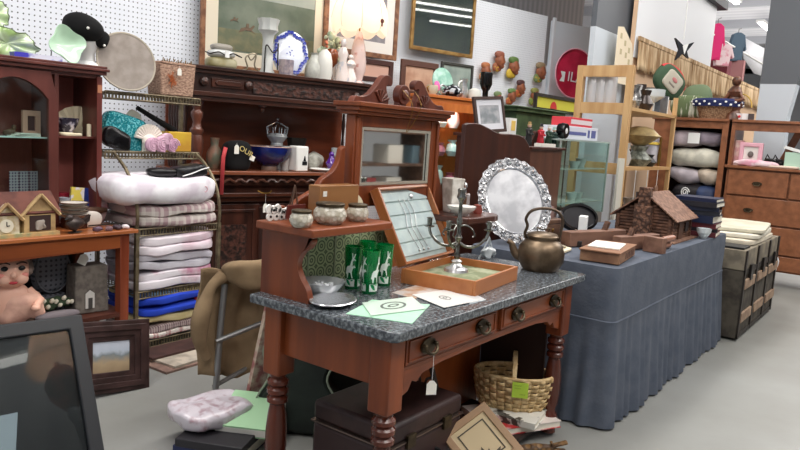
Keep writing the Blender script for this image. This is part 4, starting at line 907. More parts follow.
m.build('flower_stitching', mat((222, 176, 186), .9), q)
quilt('white quilt with pink edge, top of the three on the middle shelf', .585, .13, mat((222, 214, 220), .95, col2=(206, 176, 188), scale=3, mix=(.5, .7), bump=.2, bscale=14), seed=4, sx=.60, sy=.47, y=3.88, e=.42)
quilt('greyish white quilt, middle of the three on the middle shelf', .487, .105, mat((204, 202, 210), .95, col2=(188, 184, 194), scale=6, bump=.2, bscale=14), seed=5, sx=.58, sy=.46)
quilt('white and mauve quilt, bottom of the three on the middle shelf', .377, .115, mat((216, 210, 216), .95, col2=(186, 130, 152), scale=5, mix=(.5, .64), bump=.2, bscale=14), seed=6, sx=.58, sy=.46)
quilt('bright royal blue patterned blanket on top of the lowest shelf stack', .215, .115, mat((30, 66, 190), .9, col2=(26, 56, 168), scale=4, bump=.2), seed=7, sx=.60, sy=.47, y=3.87, e=.5)
q = quilt('pale blue and cream blanket edge on top of the royal blue blanket', .30, .05, mat((150, 190, 226), .9, col2=(224, 206, 150), scale=6, mix=(.48, .54)), seed=12, sx=.54, sy=.40, x=2.64, folds=False)
t = thing('red_blanket_corner', 'small red cloth lying on the royal blue blanket', 'cloth', (2.79, 3.67, .26)); MB().soft((0, 0, .01), (.07, .05, .04), e=.7, nz=.006, ns=20).build('cloth', mat((200, 40, 50), .9), t)
quilt('cream yellow folded blanket, second down in the lowest shelf stack', .15, .065, mat((220, 206, 158), .95, col2=(206, 190, 138), scale=8), seed=8, sx=.57, sy=.45, folds=False)
quilt('brown houndstooth folded blanket, third down in the lowest shelf stack', .10, .055, plaid((150, 130, 130), (98, 74, 80), (196, 184, 178), .05), seed=9, sx=.57, sy=.45, folds=False)
quilt('red and white striped folded blanket, bottom of the lowest shelf stack', .062, .04, plaid((222, 214, 206), (150, 50, 60), (214, 206, 200), .09), seed=10, sx=.58, sy=.46, folds=False)
quilt('pinkish crumpled cloth at the left end of the third rack shelf', .757, .20, QP, sx=.10, sy=.26, x=2.235, y=4.0, seed=11, folds=False, name='pink_cloth', cat='cloth', e=.7)
# on the white comforter: black gloves/boots
ZC = 1.062
t = thing('black_handbag', 'black quilted clutch bag with white piping on the white comforter', 'bag', (2.74, 3.74, ZC-.004), rz=.05, rot=(0, -.10, .05))
MB().soft((0, 0, .035), (.24, .14, .08), e=.5, nz=.006, ns=18).build('bag_body', mat((20, 20, 22), .35, bump=.5, col2=(30, 30, 34), scale=30), t); MB().tube(spline([(-.1, -.07, .02), (-.03, -.076, .03), (.04, -.076, .045), (.11, -.066, .05)], 5), .004).build('white_piping', WHITE, t)
t = thing('black_boot', 'black leather glove-like bag flap left of the quilted clutch', 'bag', (2.56, 3.76, ZC-.004), rz=-.25); MB().soft((0, 0, .028), (.19, .12, .055), e=.7, nz=.006, ns=16).build('bag_body', mat((24, 22, 24), .3), t)
t = thing('teal_scarf', 'folded pale teal scarf behind the black clutch at the rack right end', 'scarf', (2.86, 3.86, ZC-.01), rz=.3); MB().soft((0, 0, .03), (.14, .14, .06), e=.7, nz=.012, ns=14).build('scarf', mat((150, 196, 196), .9, col2=(180, 206, 204), scale=10), t)
# on the 1.20 shelf
ZU = 1.20; 
t = thing('sequin_bag', 'sparkling turquoise sequin bag on the upper rack shelf', 'bag', (2.43, 4.02, ZU), rot=(0, .22, .05)); TS = mat((22, 140, 152), .25, .5, col2=(120, 214, 222), scale=90, mix=(.5, .6), bump=.8)
MB().soft((0, 0, .12), (.30, .08, .21), e=.4, nz=.006, ns=10).build('bag_body', TS, t)
t = thing('black_bag', 'shiny black bag slumped at the left of the upper rack shelf', 'bag', (2.345, 3.955, ZU), rot=(0, .35, .1)); MB().soft((0, 0, .075), (.20, .08, .12), e=.6, nz=.012, ns=14).build('bag_body', mat((18, 18, 20), .2), t)
t = thing('shell_clutch', 'white ribbed shell-shaped clutch in front of the sequin bag', 'bag', (2.60, 3.965, ZU+.0)); m = MB()
for i in range(13):
    a = R_(15+150*i/12); m.tube([(.03*math.cos(a), 0, .07+.03*math.sin(a)), (.10*math.cos(a), 0, .07+.10*math.sin(a))], [.006, .012], 8)
m.ell((0, 0, .07), (.05, .02, .04)); m.box((0, 0, .035), (.08, .03, .07)); m.build('clutch_body', mat((232, 224, 212), .3), t)
PR = mat((226, 186, 206), .7, col2=(206, 158, 184), scale=12)
t = thing('rose_fabric', 'bundle of pink fabric roses in front of the yellow box on the rack', 'fabric flowers', (2.665, 3.925, ZU)); m = MB()
for x, z, r in ((-.07, .045, .045), (.0, .05, .052), (.075, .045, .045), (.03, .085, .035)):
    m.ell((x, 0, z), (r, .03, r), nz=.004, ns=20)
    for k in range(3): m.tube([(x+r*(.9-.27*k)*math.cos(a), -.03, z+r*(.9-.27*k)*math.sin(a)) for a in [j*.6 for j in range(9)]], .005, 6)
m.build('fabric_roses', PR, t)
t = thing('yellow_box', 'mustard yellow box at the right of the upper rack shelf', 'box', (2.84, 4.02, ZU), rz=-.05); MB().box((0, 0, .065), (.17, .10, .13)).build('box_body', mat((206, 168, 50), .6, col2=(190, 140, 44), scale=8), t, bevel=.006)
t = thing('black_strap', 'black rolled umbrella slanting behind the sequin bag and yellow box', 'umbrella', (2.60, 4.06, ZU)); MB().tube([(-.02, .01, .27), (.24, .0, .14), (.30, 0, .10)], [.014, .022, .01], 10).build('canopy', BLACKFELT, t); MB().tube([(.30, 0, .10), (.33, 0, .003)], .006).build('tip', BLACKG, t)
t = thing('crumpled_paper', 'piece of crumpled off-white paper standing behind the sequin bag', 'paper', (2.56, 4.085, ZU)); MB().soft((0, 0, .13), (.13, .03, .26), e=.8, nz=.02, ns=12).build('paper', mat((206, 200, 186), .8), t)
# top shelf: tray disc and basket
t = thing('round_tray', 'large round grey beige woven tray standing on edge on the top rack shelf', 'tray', (2.405, 3.885, 1.572), rot=(R_(-12), 0, R_(-8)))
TR = mat((156, 146, 138), .8, col2=(140, 130, 122), scale=14); a_ = (.178, .158)
MB().prism([(.176*math.cos(a), .166+.172*math.sin(a)) for a in [2*math.pi*i/48 for i in range(48)]], .014).build('disc', TR, t); MB().tube([(.176*math.cos(a), -.004, .166+.172*math.sin(a)) for a in [2*math.pi*i/48 for i in range(48)]], .007, 6, closed=True).build('rim', mat((176, 166, 150), .7), t)
t = thing('wicker_basket', 'pinkish wicker basket with a dried orange flower on the top rack shelf', 'basket', (2.77, 3.99, 1.558), rz=.0)
WK = mat((190, 156, 134), .8, col2=(140, 108, 90), scale=50, stretch=(1, 1, 2.4), bump=.7)
MB().box((0, 0, .10), (.24, .15, .20), top=1.1).build('basket_body', WK, t, bevel=.01); MB().box((0, 0, .203), (.262, .17, .016)).build('rim', WK, t, bevel=.005)
m = MB(); random.seed(4)
for k in range(60):
    a = random.random()*6.28; r = random.random()*.045; m.tube([(-.055+r*.3*math.cos(a), -.088, .10+r*.3*math.sin(a)), (-.055+r*math.cos(a), -.094, .10+r*math.sin(a)*1.2)], .002, 4)
m.build('dried_flower', mat((176, 96, 52), .8), t)
m = MB()
for k in range(26): x = -.11+.0085*k; m.tube([(x, -.07, .21), (x+.012*math.sin(k*3), -.075, .225+.01*math.cos(k*5))], .003, 4)
m.build('twig_trim', mat((120, 96, 60), .9), t)
price_tag('white price tag on the front of the pinkish wicker basket', (2.765, 3.893, 1.735), .03, .045, .02)
# ================================================================ LEFT FLOOR
# black framed glazed picture in the foreground
A = W(82, 314, Y=1); r_ = ray(82, 314); A = EYE+r_*(1.7/FPX)
LEN = (A.z-.01)/math.cos(R_(28))
t = thing('glazed_picture', 'large black framed glazed picture leaning back at the lower left corner', 'picture frame', A, rot=(R_(-28), 0, R_(-10)))
WD = 0.62; fw = .034
MB().ring([(-WD, -LEN), (0, -LEN), (0, 0), (-WD, 0)], [(-WD+fw, -LEN+fw), (-fw, -LEN+fw), (-fw, -fw), (-WD+fw, -fw)], .035, c=(0, .017, 0)).build('frame', mat((30, 32, 36), .4), t, smooth=False, bevel=.004)
MB().b2((-WD+fw, .012, -LEN+fw), (-fw, .018, -fw)).build('print', mat((26, 24, 28), .5, col2=(46, 42, 44), scale=3), t, smooth=False)
MB().prism([(-.25, -.20), (-.165, -.20), (-.235, -.60), (-.37, -.60)], .002, c=(0, .0105, 0)).build('white_strip', mat((206, 212, 222), .5), t, smooth=False)
MB().prism([(-.55, -.20), (-.255, -.205), (-.37, -.60), (-.55, -.60)], .001, c=(0, .0112, 0)).build('green_strip', mat((50, 74, 60), .5), t, smooth=False)
MB().b2((-WD+fw, .006, -LEN+fw), (-fw, .008, -fw)).build('glass_pane', thin((225, 230, 230), .01, .02), t, smooth=False)
# dark carved frame with landscape
q = W(122, 392, Z=0); 
t = thing('landscape_picture', 'small landscape painting in a wide dark ribbed frame leaning at the table leg', 'picture frame', (2.01, 3.17, 0), rot=(R_(-12), R_(5), R_(-8)))
FW, FH = .40, .365; x0, x1 = -FW*.8, FW*.2
fm = MB()
for k, (g, dep) in enumerate(((0, .03), (.022, .05), (.05, .034), (.075, .02))):
    fm.ring([(x0+g, g), (x1-g, g), (x1-g, FH-g), (x0+g, FH-g)], [(x0+g+.03, g+.03), (x1-g-.03, g+.03), (x1-g-.03, FH-g-.03), (x0+g+.03, FH-g-.03)], dep)
fm.build('frame', mat((66, 46, 44), .4, col2=(48, 32, 30), scale=14), t, smooth=False, bevel=.003)
PNT = bpy.data.materials.new('painting'); PNT.use_nodes = True
N = PNT.node_tree.nodes; L = PNT.node_tree.links; tc = N.new('ShaderNodeTexCoord'); sp = N.new('ShaderNodeSeparateXYZ'); L.new(tc.outputs['Object'], sp.inputs[0])
ns_ = N.new('ShaderNodeTexNoise'); ns_.inputs['Scale'].default_value = 22; L.new(tc.outputs['Object'], ns_.inputs['Vector'])
z_ = mathnode(N, L, 'ADD', sp.outputs[2], mathnode(N, L, 'MULTIPLY', ns_.outputs[0], .06)); z_ = mathnode(N, L, 'DIVIDE', z_, FH)
rp = N.new('ShaderNodeValToRGB'); L.new(z_, rp.inputs[0]); L.new(rp.outputs[0], N['Principled BSDF'].inputs['Base Color'])
el = rp.color_ramp.elements; el[0].position = .25; el[0].color = lin((120, 100, 76)); el[1].position = .85; el[1].color = lin((196, 200, 212))
for p_, c_ in ((.5, (168, 146, 116)), (.6, (120, 128, 130)), (.66, (176, 184, 196))): e_ = el.new(p_); e_.color = lin(c_)
MB().b2((x0+.09, -.004, .09), (x1-.09, .004, FH-.09)).build('painting', PNT, t, smooth=False)
# stack of flat frames and a folded rug under/in front of the rack
for i, (z, x, y, sx, sy, rz, c, l) in enumerate(((0, 2.55, 3.44, .60, .36, .05, (150, 120, 108), 'flat reddish board lowest under the rack front edge'), (.014, 2.62, 3.45, .62, .32, .10, (196, 184, 168), 'flat cream panel in the middle of the pile under the rack'), (.028, 2.52, 3.52, .46, .18, .02, (74, 48, 44), 'flat dark brown panel on top of the pile under the rack'))):
    t = thing('flat_board', l, 'board', (x, y, z), rz=rz); MB().box((0, 0, .0065), (sx, sy, .013)).build('board', mat(c, .6, col2=tuple(int(a*.8) for a in c), scale=14), t, smooth=False)
t = thing('patterned_rug', 'small beige patterned rug lying flat right of the panel pile', 'rug', (2.93, 3.34, 0), rz=-.25); MB().soft((0, 0, .008), (.42, .36, .016), e=.2, nz=.003, ns=12).build('rug_body', mat((196, 184, 160), .95, col2=(130, 116, 104), scale=28, mix=(.45, .6)), t)
# folding camp cot
CAN = mat((152, 128, 98), .95, col2=(126, 104, 78), scale=5, bump=.3, bscale=9)
ALU = mat((150, 150, 150), .4, .7)
bq = W(212, 402, Z=0)
t = thing('folding_cot', 'folded tan canvas camp cot with aluminium legs beside the washstand', 'camp cot', (2.16, 2.70, 0), rz=R_(-16))
m = MB(); m.tube([(0, 0, 0), (.03, .02, .42), (.05, .03, .62)], .016, 10); m.build('leg', ALU, t)
m = MB(); m.tube([(.0, .0, .34), (.34, -.02, .44), (.5, -.02, .47)], .013, 9); m.build('cross_bar', ALU, t)
m = MB(); m.tube([(.0, .02, .10), (.2, .05, .16), (.46, .08, .2)], .012, 9); m.build('cross_bar', ALU, t)
m = MB(); m.tube([(.50, .10, .0), (.46, .06, .6)], .015, 9); m.build('leg', ALU, t)
def canvas(u, v):
    a = u*.58-.07; fold = .02*math.sin(u*17+v*3)+.012*math.sin(u*31+1); z = .70-v*.54-.03*math.sin(u*6)
    return (a+.01*math.sin(v*9), .035+fold*(.3+v)+.05*math.sin(v*3), z+.02*math.sin(u*13))
MB().sheet(canvas, 40, 16).build('canvas_sheet', CAN, t, solid=.012)
m = MB(); m.soft((.27, .01, .67), (.46, .16, .13), e=.6, nz=.03, ns=7, nu=40, nv=18); m.build('rolled_canvas', CAN, t)
m = MB(); m.tube(spline([(.03, .02, .66), (-.03, .0, .62), (-.06, -.0, .54), (-.085, -.0, .44), (-.08, .0, .34), (-.04, .02, .26)], 5), [.036-.01*math.sin(i/3) for i in range(26)], 12); m.build('canvas_flap', CAN, t)
m = MB(); m.tube(spline([(.27, -.06, .56), (.29, -.09, .40), (.26, -.08, .26), (.27, -.07, .12)], 5), [.030+.005*math.sin(i*1.3) for i in range(16)], 12); m.build('rolled_sleeve', mat((140, 110, 86), .95, bump=.3, col2=(120, 92, 70), scale=14), t)
# pile of papers left of washstand
book('ring_binder', 'dark navy binder at the bottom of the paper pile beside the washstand', (1.96, 2.34, 0), (.42, .30, .05), R_(22), (34, 42, 84), cat='binder')
t = thing('flat_box', 'black flat box second in the pile beside the washstand', 'box', (1.96, 2.34, .051), rz=R_(26)); MB().box((0, 0, .018), (.42, .30, .036)).build('box_body', mat((40, 38, 42), .5), t, bevel=.003)
t = thing('card_folder', 'pale green card folder tipped on the pile beside the washstand leg', 'folder', (2.03, 2.28, .088), rot=(0, R_(-14), R_(30))); MB().box((0.02, 0, .034), (.26, .25, .05)).build('folder_cover', mat((166, 206, 164), .6), t, smooth=False); MB().box((0.015, -.004, .034), (.252, .252, .034)).build('papers', PAPER, t, smooth=False)
t = thing('plastic_bag', 'clear plastic bag full of pink and white papers on top of the floor pile', 'bag', (1.93, 2.43, .088), rz=R_(-10)); MB().soft((0, 0, .045), (.34, .28, .09), e=.45, nz=.022, ns=12, nu=36, nv=16).build('bag_body', mat((212, 204, 212), .3, coat=.4, col2=(176, 150, 160), scale=22, mix=(.48, .66), bump=.5), t)

# ================================================================ SIDEBOARD (stands along the back wall)
so = W(190, 64, B=4.98); SX = so.x; SY = so.y
def BL(x, y, z=0):   # sideboard-wall frame -> world
    return Vector((SX+x*CB+y*SB, SY-x*SB+y*CB, z))
DW = wood((76, 42, 32), (34, 18, 14), rough=.3); DWX = wood((80, 42, 28), (38, 18, 12), rough=.28, axis='x')
CARV = mat((82, 48, 38), .4, col2=(30, 16, 12), scale=34, mix=(.38, .6), bump=1, coat=.2)
SW, SD, STOP, SMID = 1.74, .56, 1.815, 1.045
t = thing('carved_sideboard', 'tall dark carved sideboard with open middle shelf standing along the back wall', 'sideboard', (SX, SY, 0), rz=YAW)
MB().b2((-.02, -.02, STOP-.028), (SW, SD, STOP)).b2((0, 0, STOP-.055), (SW-.02, SD, STOP-.028)).build('top', DWX, t, bevel=.004)
MB().b2((.03, .03, 1.60), (SW-.03, SD-.02, STOP-.055)).build('frieze', DW, t)
m = MB(); m.b2((.52, .018, 1.645), (1.44, .03, 1.735)); m.build('carved_frieze_panel', CARV, t)
m = MB(); m.b2((.18, .015, 1.665), (.44, .03, 1.735)); m.prism([(.22, 1.68), (.40, 1.68), (.42, 1.70), (.40, 1.72), (.22, 1.72), (.20, 1.70)], .02, c=(0, .012, 0)); m.build('raised_panel', DWX, t, bevel=.004)
for x in (.12, .48, 1.5): 
    m = MB(); m.ell((x, .012, 1.70), (.035, .02, .035)).ell((x, 0, 1.70), .015); m.build('carved_rosette', CARV, t)
MB().b2((.01, .0, 1.595), (SW-.02, .10, 1.63)).b2((.02, .015, 1.56), (SW-.03, .09, 1.595)).build('lower_moulding', DWX, t, bevel=.003)
MB().lathe([(0, 0), (.012, .01), (.02, .03), (.012, .04), (.03, .05), (.03, .06), (0, .06)], 14, (.62, .05, 1.50)).build('pendant', DW, t)
MB().b2((.03, SD-.04, SMID), (SW-.03, SD-.02, 1.60)).build('upper_back', wood((136, 70, 44), (96, 46, 28), axis='x'), t)
CP = [(0, 0), (.05, 0), (.05, .04), (.03, .06), (.036, .09), (.05, .14), (.052, .22), (.042, .26), (.052, .28), (.052, .30), (.036, .32), (.030, .36), (.045, .40), (.045, .43), (.03, .45), (.04, .49), (.055, .515), (0, .515)]
for x in (.10, SW-.12): MB().lathe(CP, 20, (x, .09, SMID)).build('turned_column', wood((110, 62, 46), (62, 32, 24)), t)
m = MB()
for k in range(7): m.lathe([(0, 0), (.012, 0), (.018, .15), (.01, .3), (.018, .4), (.01, .51), (0, .51)], 10, (.045, .17+.05*k, SMID))
m.build('side_gallery', DW, t)
m = MB()
for k in range(5): m.lathe([(0, 0), (.012, 0), (.018, .15), (.01, .3), (.018, .4), (.01, .51), (0, .51)], 10, (SW-.06, .17+.07*k, SMID))
m.build('side_gallery', DW, t)
MB().b2((-.03, -.05, SMID-.03), (SW-.03, SD, SMID)).build('middle_shelf', wood((150, 88, 60), (100, 54, 38), axis='x', rough=.2), t, bevel=.006)
MB().b2((-.0, -.02, SMID-.11), (SW-.05, SD, SMID-.03)).build('lower_frieze', DW, t)
m = MB()
m.tube([(.02+SW*.94*i/70, -.03+.008*math.cos(i*1.6), SMID-.075+.012*math.sin(i*1.6)) for i in range(71)], .011, 6); m.build('rope_carving', wood((104, 62, 46), (52, 28, 20), axis='x'), t)
MB().b2((-.02, -.04, SMID-.20), (SW-.03, .02, SMID-.17)).b2((.0, -.015, SMID-.24), (SW-.05, .03, SMID-.20)).build('lower_moulding', DWX, t, bevel=.004)
MB().b2((.0, .02, .10), (SW-.05, SD, SMID-.11)).build('lower_case', DW, t)
MB().b2((-.02, .0, .0), (SW-.03, SD, .10)).build('plinth', DW, t, bevel=.004)
for k in range(3):
    x = .16+k*.50; m = MB(); m.b2((x, -.0, .14), (x+.44, .02, SMID-.26)); m.ring([(x+.04, .18), (x+.40, .18), (x+.40, SMID-.30), (x+.04, SMID-.30)], [(x+.06, .20), (x+.38, .20), (x+.38, SMID-.32), (x+.06, SMID-.32)], .02); d_ = m.build('door', DW, t, bevel=.003)
    m = MB(); m.b2((x+.11, -.008, .28), (x+.33, .0, SMID-.42)); m.build('carved_panel', CARV, d_)
for x in (.08, .63, 1.13, 1.62): MB().lathe([(0, 0), (.045, 0), (.04, .05), (.025, .08), (.04, .2), (.042, .4), (.028, .52), (.045, .6), (.045, .62), (0, .62)], 16, (x, .0, .14)).build('half_column', wood((80, 44, 34), (40, 22, 16)), t)
m = MB(); m.tube(spline([(.55, -.055, SMID-.15), (.58, -.075, SMID-.165), (.64, -.075, SMID-.165), (.67, -.055, SMID-.15)], 4), .006); m.build('drawer_handle', BRASS, t)
q = BL(.61, -.076, SMID-.25); price_tag('white price tag hanging from the sideboard drawer handle', q, .045, .07, .085)
# --- objects on the sideboard's middle shelf
def onshelf(u, v, yl, z):
    """pixel -> place on the sideboard, yl metres behind its front edge"""
    c = SB*SX+CB*SY+yl; p = W(u, v, B=c); return Vector((p.x, p.y, z))
p = onshelf(236, 168, .10, SMID); t = thing('cloth_bag', 'black cloth bag with gold letters on the sideboard middle shelf', 'bag', p, rz=YAW)
MB().soft((0, 0, .11), (.22, .16, .24), e=.55, nz=.006, ns=8, mi=0).build('bag_body', BLACKFELT, t); text('OUR', .06, t, (.035, -.095, .15), (R_(82), R_(28), 0), mat((196, 176, 110), .5))
MB().box((.09, -.092, .10), (.04, .004, .04), rot=(0, .4, 0)).build('patch', PAPER, t)
price_tag('white price tag tied to the black cloth bag on the sideboard', onshelf(237, 140, .005, 1.245), .045, .07, .015)
p = onshelf(222, 170, -.055, SMID); t = thing('red_ribbon', 'red ribbon strap hanging over the sideboard shelf edge', 'ribbon', (p.x, p.y, 1.05), rz=YAW)
m = MB(); m.add([(-.02, -.012, -.18), (.01, -.012, -.18), (.02, -.006, .10), (.04, -.0, .17), (.01, .0, .18), (-.012, -.006, .10)], [(0, 1, 2, 5), (5, 2, 3, 4)]); m.build('ribbon', mat((196, 66, 70), .6), t, solid=.004)
p = onshelf(214, 170, .25, SMID); simple('green_vase', 'vase_body', 'mottled green pottery vase at the left end of the sideboard shelf', 'vase', p, MB().lathe([(0, 0), (.04, 0), (.065, .06), (.06, .12), (.03, .18), (.035, .24), (.03, .24), (0, .2)], 20), mat((108, 110, 92), .35, col2=(150, 110, 90), scale=14))
p = onshelf(269, 168, .17, SMID); t = thing('blue_bowl', 'large cobalt blue footed bowl on the sideboard shelf', 'bowl', p)
MB().lathe([(0, 0), (.06, 0), (.055, .03), (.08, .045), (.15, .09), (.175, .15), (.178, .19), (.168, .19), (.15, .12), (.06, .06), (0, .05)], 36).build('bowl_body', mat((26, 40, 110), .15, col2=(18, 24, 74), scale=7, coat=.5), t); MB().tube([(.173*math.cos(a), .173*math.sin(a), .19) for a in [k*.2618 for k in range(24)]], .005, 6, closed=True).build('rim', mat((176, 140, 116), .3), t); MB().lathe([(.062, .0), (.064, .02), (.058, .032)], 24).build('gilt_foot', mat((150, 120, 104), .3), t)
p = onshelf(277, 140, .34, SMID); t = thing('crystal_decanter', 'clear glass crown-shaped decanter behind the blue bowl', 'decanter', p)
m = MB(); m.lathe([(0, 0), (.07, 0), (.075, .12), (.05, .22), (.09, .27), (.08, .3), (0, .3)], 16); m.build('decanter_body', CRYSTAL, t); m = MB()
for k in range(5): a = k*.628; m.tube([(.08*math.cos(a), .08*math.sin(a), .28), (.09*math.cos(a), .09*math.sin(a), .35), (0, 0, .40), (-.09*math.cos(a), -.09*math.sin(a), .35), (-.08*math.cos(a), -.08*math.sin(a), .28)], .004, 5)
m.ell((0, 0, .42), .014); m.build('stopper', CHROME, t)
p = onshelf(298, 168, .06, SMID); t = thing('white_lamp_box', 'white carton with a black oil-lamp picture on the sideboard shelf', 'box', p, rz=YAW+.1); MB().box((0, 0, .105), (.12, .12, .21)).build('carton', WHITEC, t, bevel=.012)
MB().prism([(-.022, .055), (.026, .055), (.026, .085), (-.022, .085)], .002, c=(.018, -.062, 0)).prism([(-.012, .088), (.014, .088), (.004, .13), (-.002, .13)], .002, c=(.018, -.062, 0)).build('lamp_picture', BLACK, t, smooth=False)
p = onshelf(287, 166, .16, SMID); simple('white_pitcher', 'pitcher_body', 'white jug half hidden between the blue bowl and the white carton', 'jug', p, MB().lathe([(0, 0), (.05, 0), (.06, .08), (.045, .16), (.055, .2), (0, .2)], 20), WHITEC)
p = onshelf(296, 150, .30, SMID); simple('grey_ornament', 'ornament_body', 'dark spiky metal ornament behind the white carton', 'ornament', p, MB().lathe([(0, 0), (.06, 0), (.05, .05), (.08, .22), (.09, .27), (0, .25)], 9, wob=lambda a, r, z: 1+.12*math.sin(a*9)), DARKIRON)
p = onshelf(313, 166, .24, SMID); simple('shell_lamp', 'shell_body', 'grey white coiled glass shell behind the white carton', 'shell', p, MB().soft((0, 0, .07), (.22, .14, .16), e=.8, nz=.02, ns=12), mat((176, 174, 164), .3, col2=(140, 138, 128), scale=20), rz=.2)
p = onshelf(322, 170, .05, SMID); simple('white_saucer', 'saucer_body', 'low white dish at the right of the sideboard shelf', 'dish', p, MB().lathe([(0, 0), (.07, 0), (.11, .022), (.105, .026), (.06, .008), (0, .006)], 24), WHITEC)
p = onshelf(331, 166, .10, SMID); t = thing('purple_figurine', 'small purple glass figurine at the right end of the sideboard shelf', 'figurine', p); MB().lathe([(0, 0), (.04, 0), (.03, .03), (.05, .07), (.025, .11), (.02, .13), (0, .13)], 14).ell((0, 0, .145), (.022, .022, .026)).build('figure', mat((96, 44, 150), .15, coat=.6, trans=.2), t)
p = onshelf(336, 163, .22, SMID); simple('clear_goblet', 'goblet_body', 'clear glass goblet behind the purple figurine', 'glass', p, MB().lathe([(0, 0), (.035, 0), (.006, .02), (.006, .09), (.045, .13), (.05, .2), (.045, .2), (.03, .13), (0, .11)], 18), CRYSTAL)
# --- on the sideboard top
p = onshelf(221, 63, .2, STOP); t = thing('casserole_dish', 'oval glass-lidded dish in a dark metal holder on the sideboard top', 'dish', p, rz=YAW)
MB().soft((0, 0, .045), (.24, .16, .09), e=.6).build('dish_body', mat((150, 140, 96), .4, col2=(176, 170, 140), scale=9), t); MB().soft((0, 0, .115), (.22, .15, .07), e=.8).build('lid', mat((206, 208, 206), .15, coat=.6), t)
MB().soft((0, 0, .165), (.17, .11, .055), e=.7).build('upper_bowl', mat((156, 150, 140), .3), t); m = MB(); m.tube(spline([(-.13, -.085, .10), (-.06, -.09, .12), (0, -.09, .10), (.06, -.09, .12), (.13, -.085, .10)], 5), .005).tube([(-.13, -.085, .1), (-.13, 0, .12)], .005).tube([(.13, -.085, .1), (.13, 0, .12)], .005); m.build('metal_holder', DARKIRON, t); MB().box((.005, -.096, .11), (.035, .004, .05)).build('label', WHITE, t)
p = onshelf(251, 67, .12, STOP); t = thing('silver_stand', 'small thin wire bow-shaped stand on the sideboard top', 'stand', p, rz=YAW); m = MB()
m.tube(spline([(-.08, 0, .004), (-.03, 0, .03), (-.05, 0, .10), (0, 0, .14), (.04, 0, .13), (.03, 0, .05), (.08, 0, .004)], 5), .006).tube(spline([(-.03, 0, .13), (0, 0, .09), (.05, 0, .15)], 5), .005).ell((0, 0, .006), (.08, .04, .006)); m.build('stand_wire', mat((150, 140, 120), .3, .9), t)
p = onshelf(267, 68, .16, STOP); t = thing('frosted_vase', 'tall frosted glass vase with ruffled rim on the sideboard top', 'vase', p); FROST = mat((206, 208, 204), .35, trans=.15)
m = MB(); m.lathe([(0, 0), (.06, 0), (.06, .02), (.045, .04), (.042, .27), (.05, .31), (.075, .34), (.07, .38), (.085, .43), (.078, .43), (.06, .38), (.04, .30), (0, .28)], 32, wob=lambda a, r, z: 1+(.07*math.sin(a*8) if z > .33 else 0)); m.build('vase_body', FROST, t); m = MB(); m.tube(spline([(-.055, -.03, .0), (-.06, -.04, .18), (-.05, -.05, .22), (0, -.06, .17), (.06, -.05, .2), (.075, -.04, .24), (.075, -.04, .04)], 5), .0055); m.build('dark_chain', DARKIRON, t)
p = onshelf(290, 71, .14, STOP); t = thing('blue_plate', 'blue and white floral plate standing upright on the sideboard top', 'plate', p, rot=(R_(-12), 0, YAW+R_(-24))); PR_ = .148
MB().lathe([(0, .008), (PR_*.62, .008), (PR_*.7, .0), (PR_, -.012), (PR_, -.006), (PR_*.7, .008), (PR_*.6, .016), (0, .016)], 44, (0, 0, PR_*1.30), rot=(R_(90), 0, 0), sy=1.28).build('plate_body', mat((226, 230, 242), .12, coat=.6), t)
m = MB(); random.seed(8)
for k in range(34):
    a = k*2*math.pi/34; r = PR_*(.86+.07*math.sin(k*5)); m.lathe([(0, 0), (.017, 0), (.015, .002), (0, .003)], 7, (r*math.cos(a), -.012, PR_*1.30+r*1.28*math.sin(a)), rot=(R_(90), 0, 0))
for k in range(16): a = k*2*math.pi/16; m.lathe([(0, 0), (.009, 0), (0, .003)], 6, (PR_*.66*math.cos(a), -.004, PR_*1.3+PR_*.66*1.28*math.sin(a)), rot=(R_(90), 0, 0))
for k in range(7): m.lathe([(0, 0), (.02, 0), (0, .003)], 6, (PR_*.28*math.cos(k*2.4)*(k/6), -.014, PR_*1.3+PR_*.35*math.sin(k*2.4)*(k/6)), rot=(R_(90), 0, 0))
tag(m.build('blue_flowers', mat((26, 44, 150), .2, coat=.5), t), kind='stuff')
p = onshelf(286, 71, .06, STOP); t = thing('cut_glass_tumbler', 'grey ribbed tumbler in front of the blue and white plate', 'glass', p); MB().lathe([(0, 0), (.055, 0), (.06, .12), (.055, .12), (.05, .02), (0, .02)], 20, wob=lambda a, r, z: 1+.06*math.sin(a*9)).build('glass_body', mat((136, 126, 136), .2, col2=(176, 160, 160), scale=30), t)
p = onshelf(315, 74, .16, STOP); t = thing('white_cookie_jar', 'greyish white ribbed pottery jug on the sideboard top', 'jug', p); MB().lathe([(0, 0), (.075, 0), (.092, .04), (.085, .11), (.05, .17), (.04, .2), (.05, .215), (0, .215)], 26).build('jug_body', mat((206, 206, 196), .3, col2=(188, 188, 180), scale=30), t)
p = onshelf(324, 75, .10, STOP); t = thing('white_owl', 'rounded white pottery jar beside the ribbed jug on the sideboard top', 'jar', p); MB().lathe([(0, 0), (.06, 0), (.07, .06), (.065, .16), (.05, .22), (.02, .25), (0, .25)], 24).build('jar_body', mat((222, 220, 212), .3), t)
p = onshelf(331, 75, .24, STOP); t = thing('amber_goblet', 'amber glass goblet behind the figurines on the sideboard top', 'glass', p); MB().lathe([(0, 0), (.05, 0), (.012, .03), (.012, .12), (.05, .16), (.06, .24), (.04, .28), (.03, .28), (.045, .2), (0, .14)], 20).build('goblet_body', mat((150, 74, 34), .1, coat=.5, trans=.25), t)
p = onshelf(330, 74, .36, STOP); t = thing('flower_bunch', 'bunch of pale artificial flowers behind the amber goblet', 'flowers', p); MB().lathe([(0, 0), (.04, 0), (.05, .12), (.04, .22), (0, .22)], 16).build('vase', WHITEC, t)
m = MB(); random.seed(3)
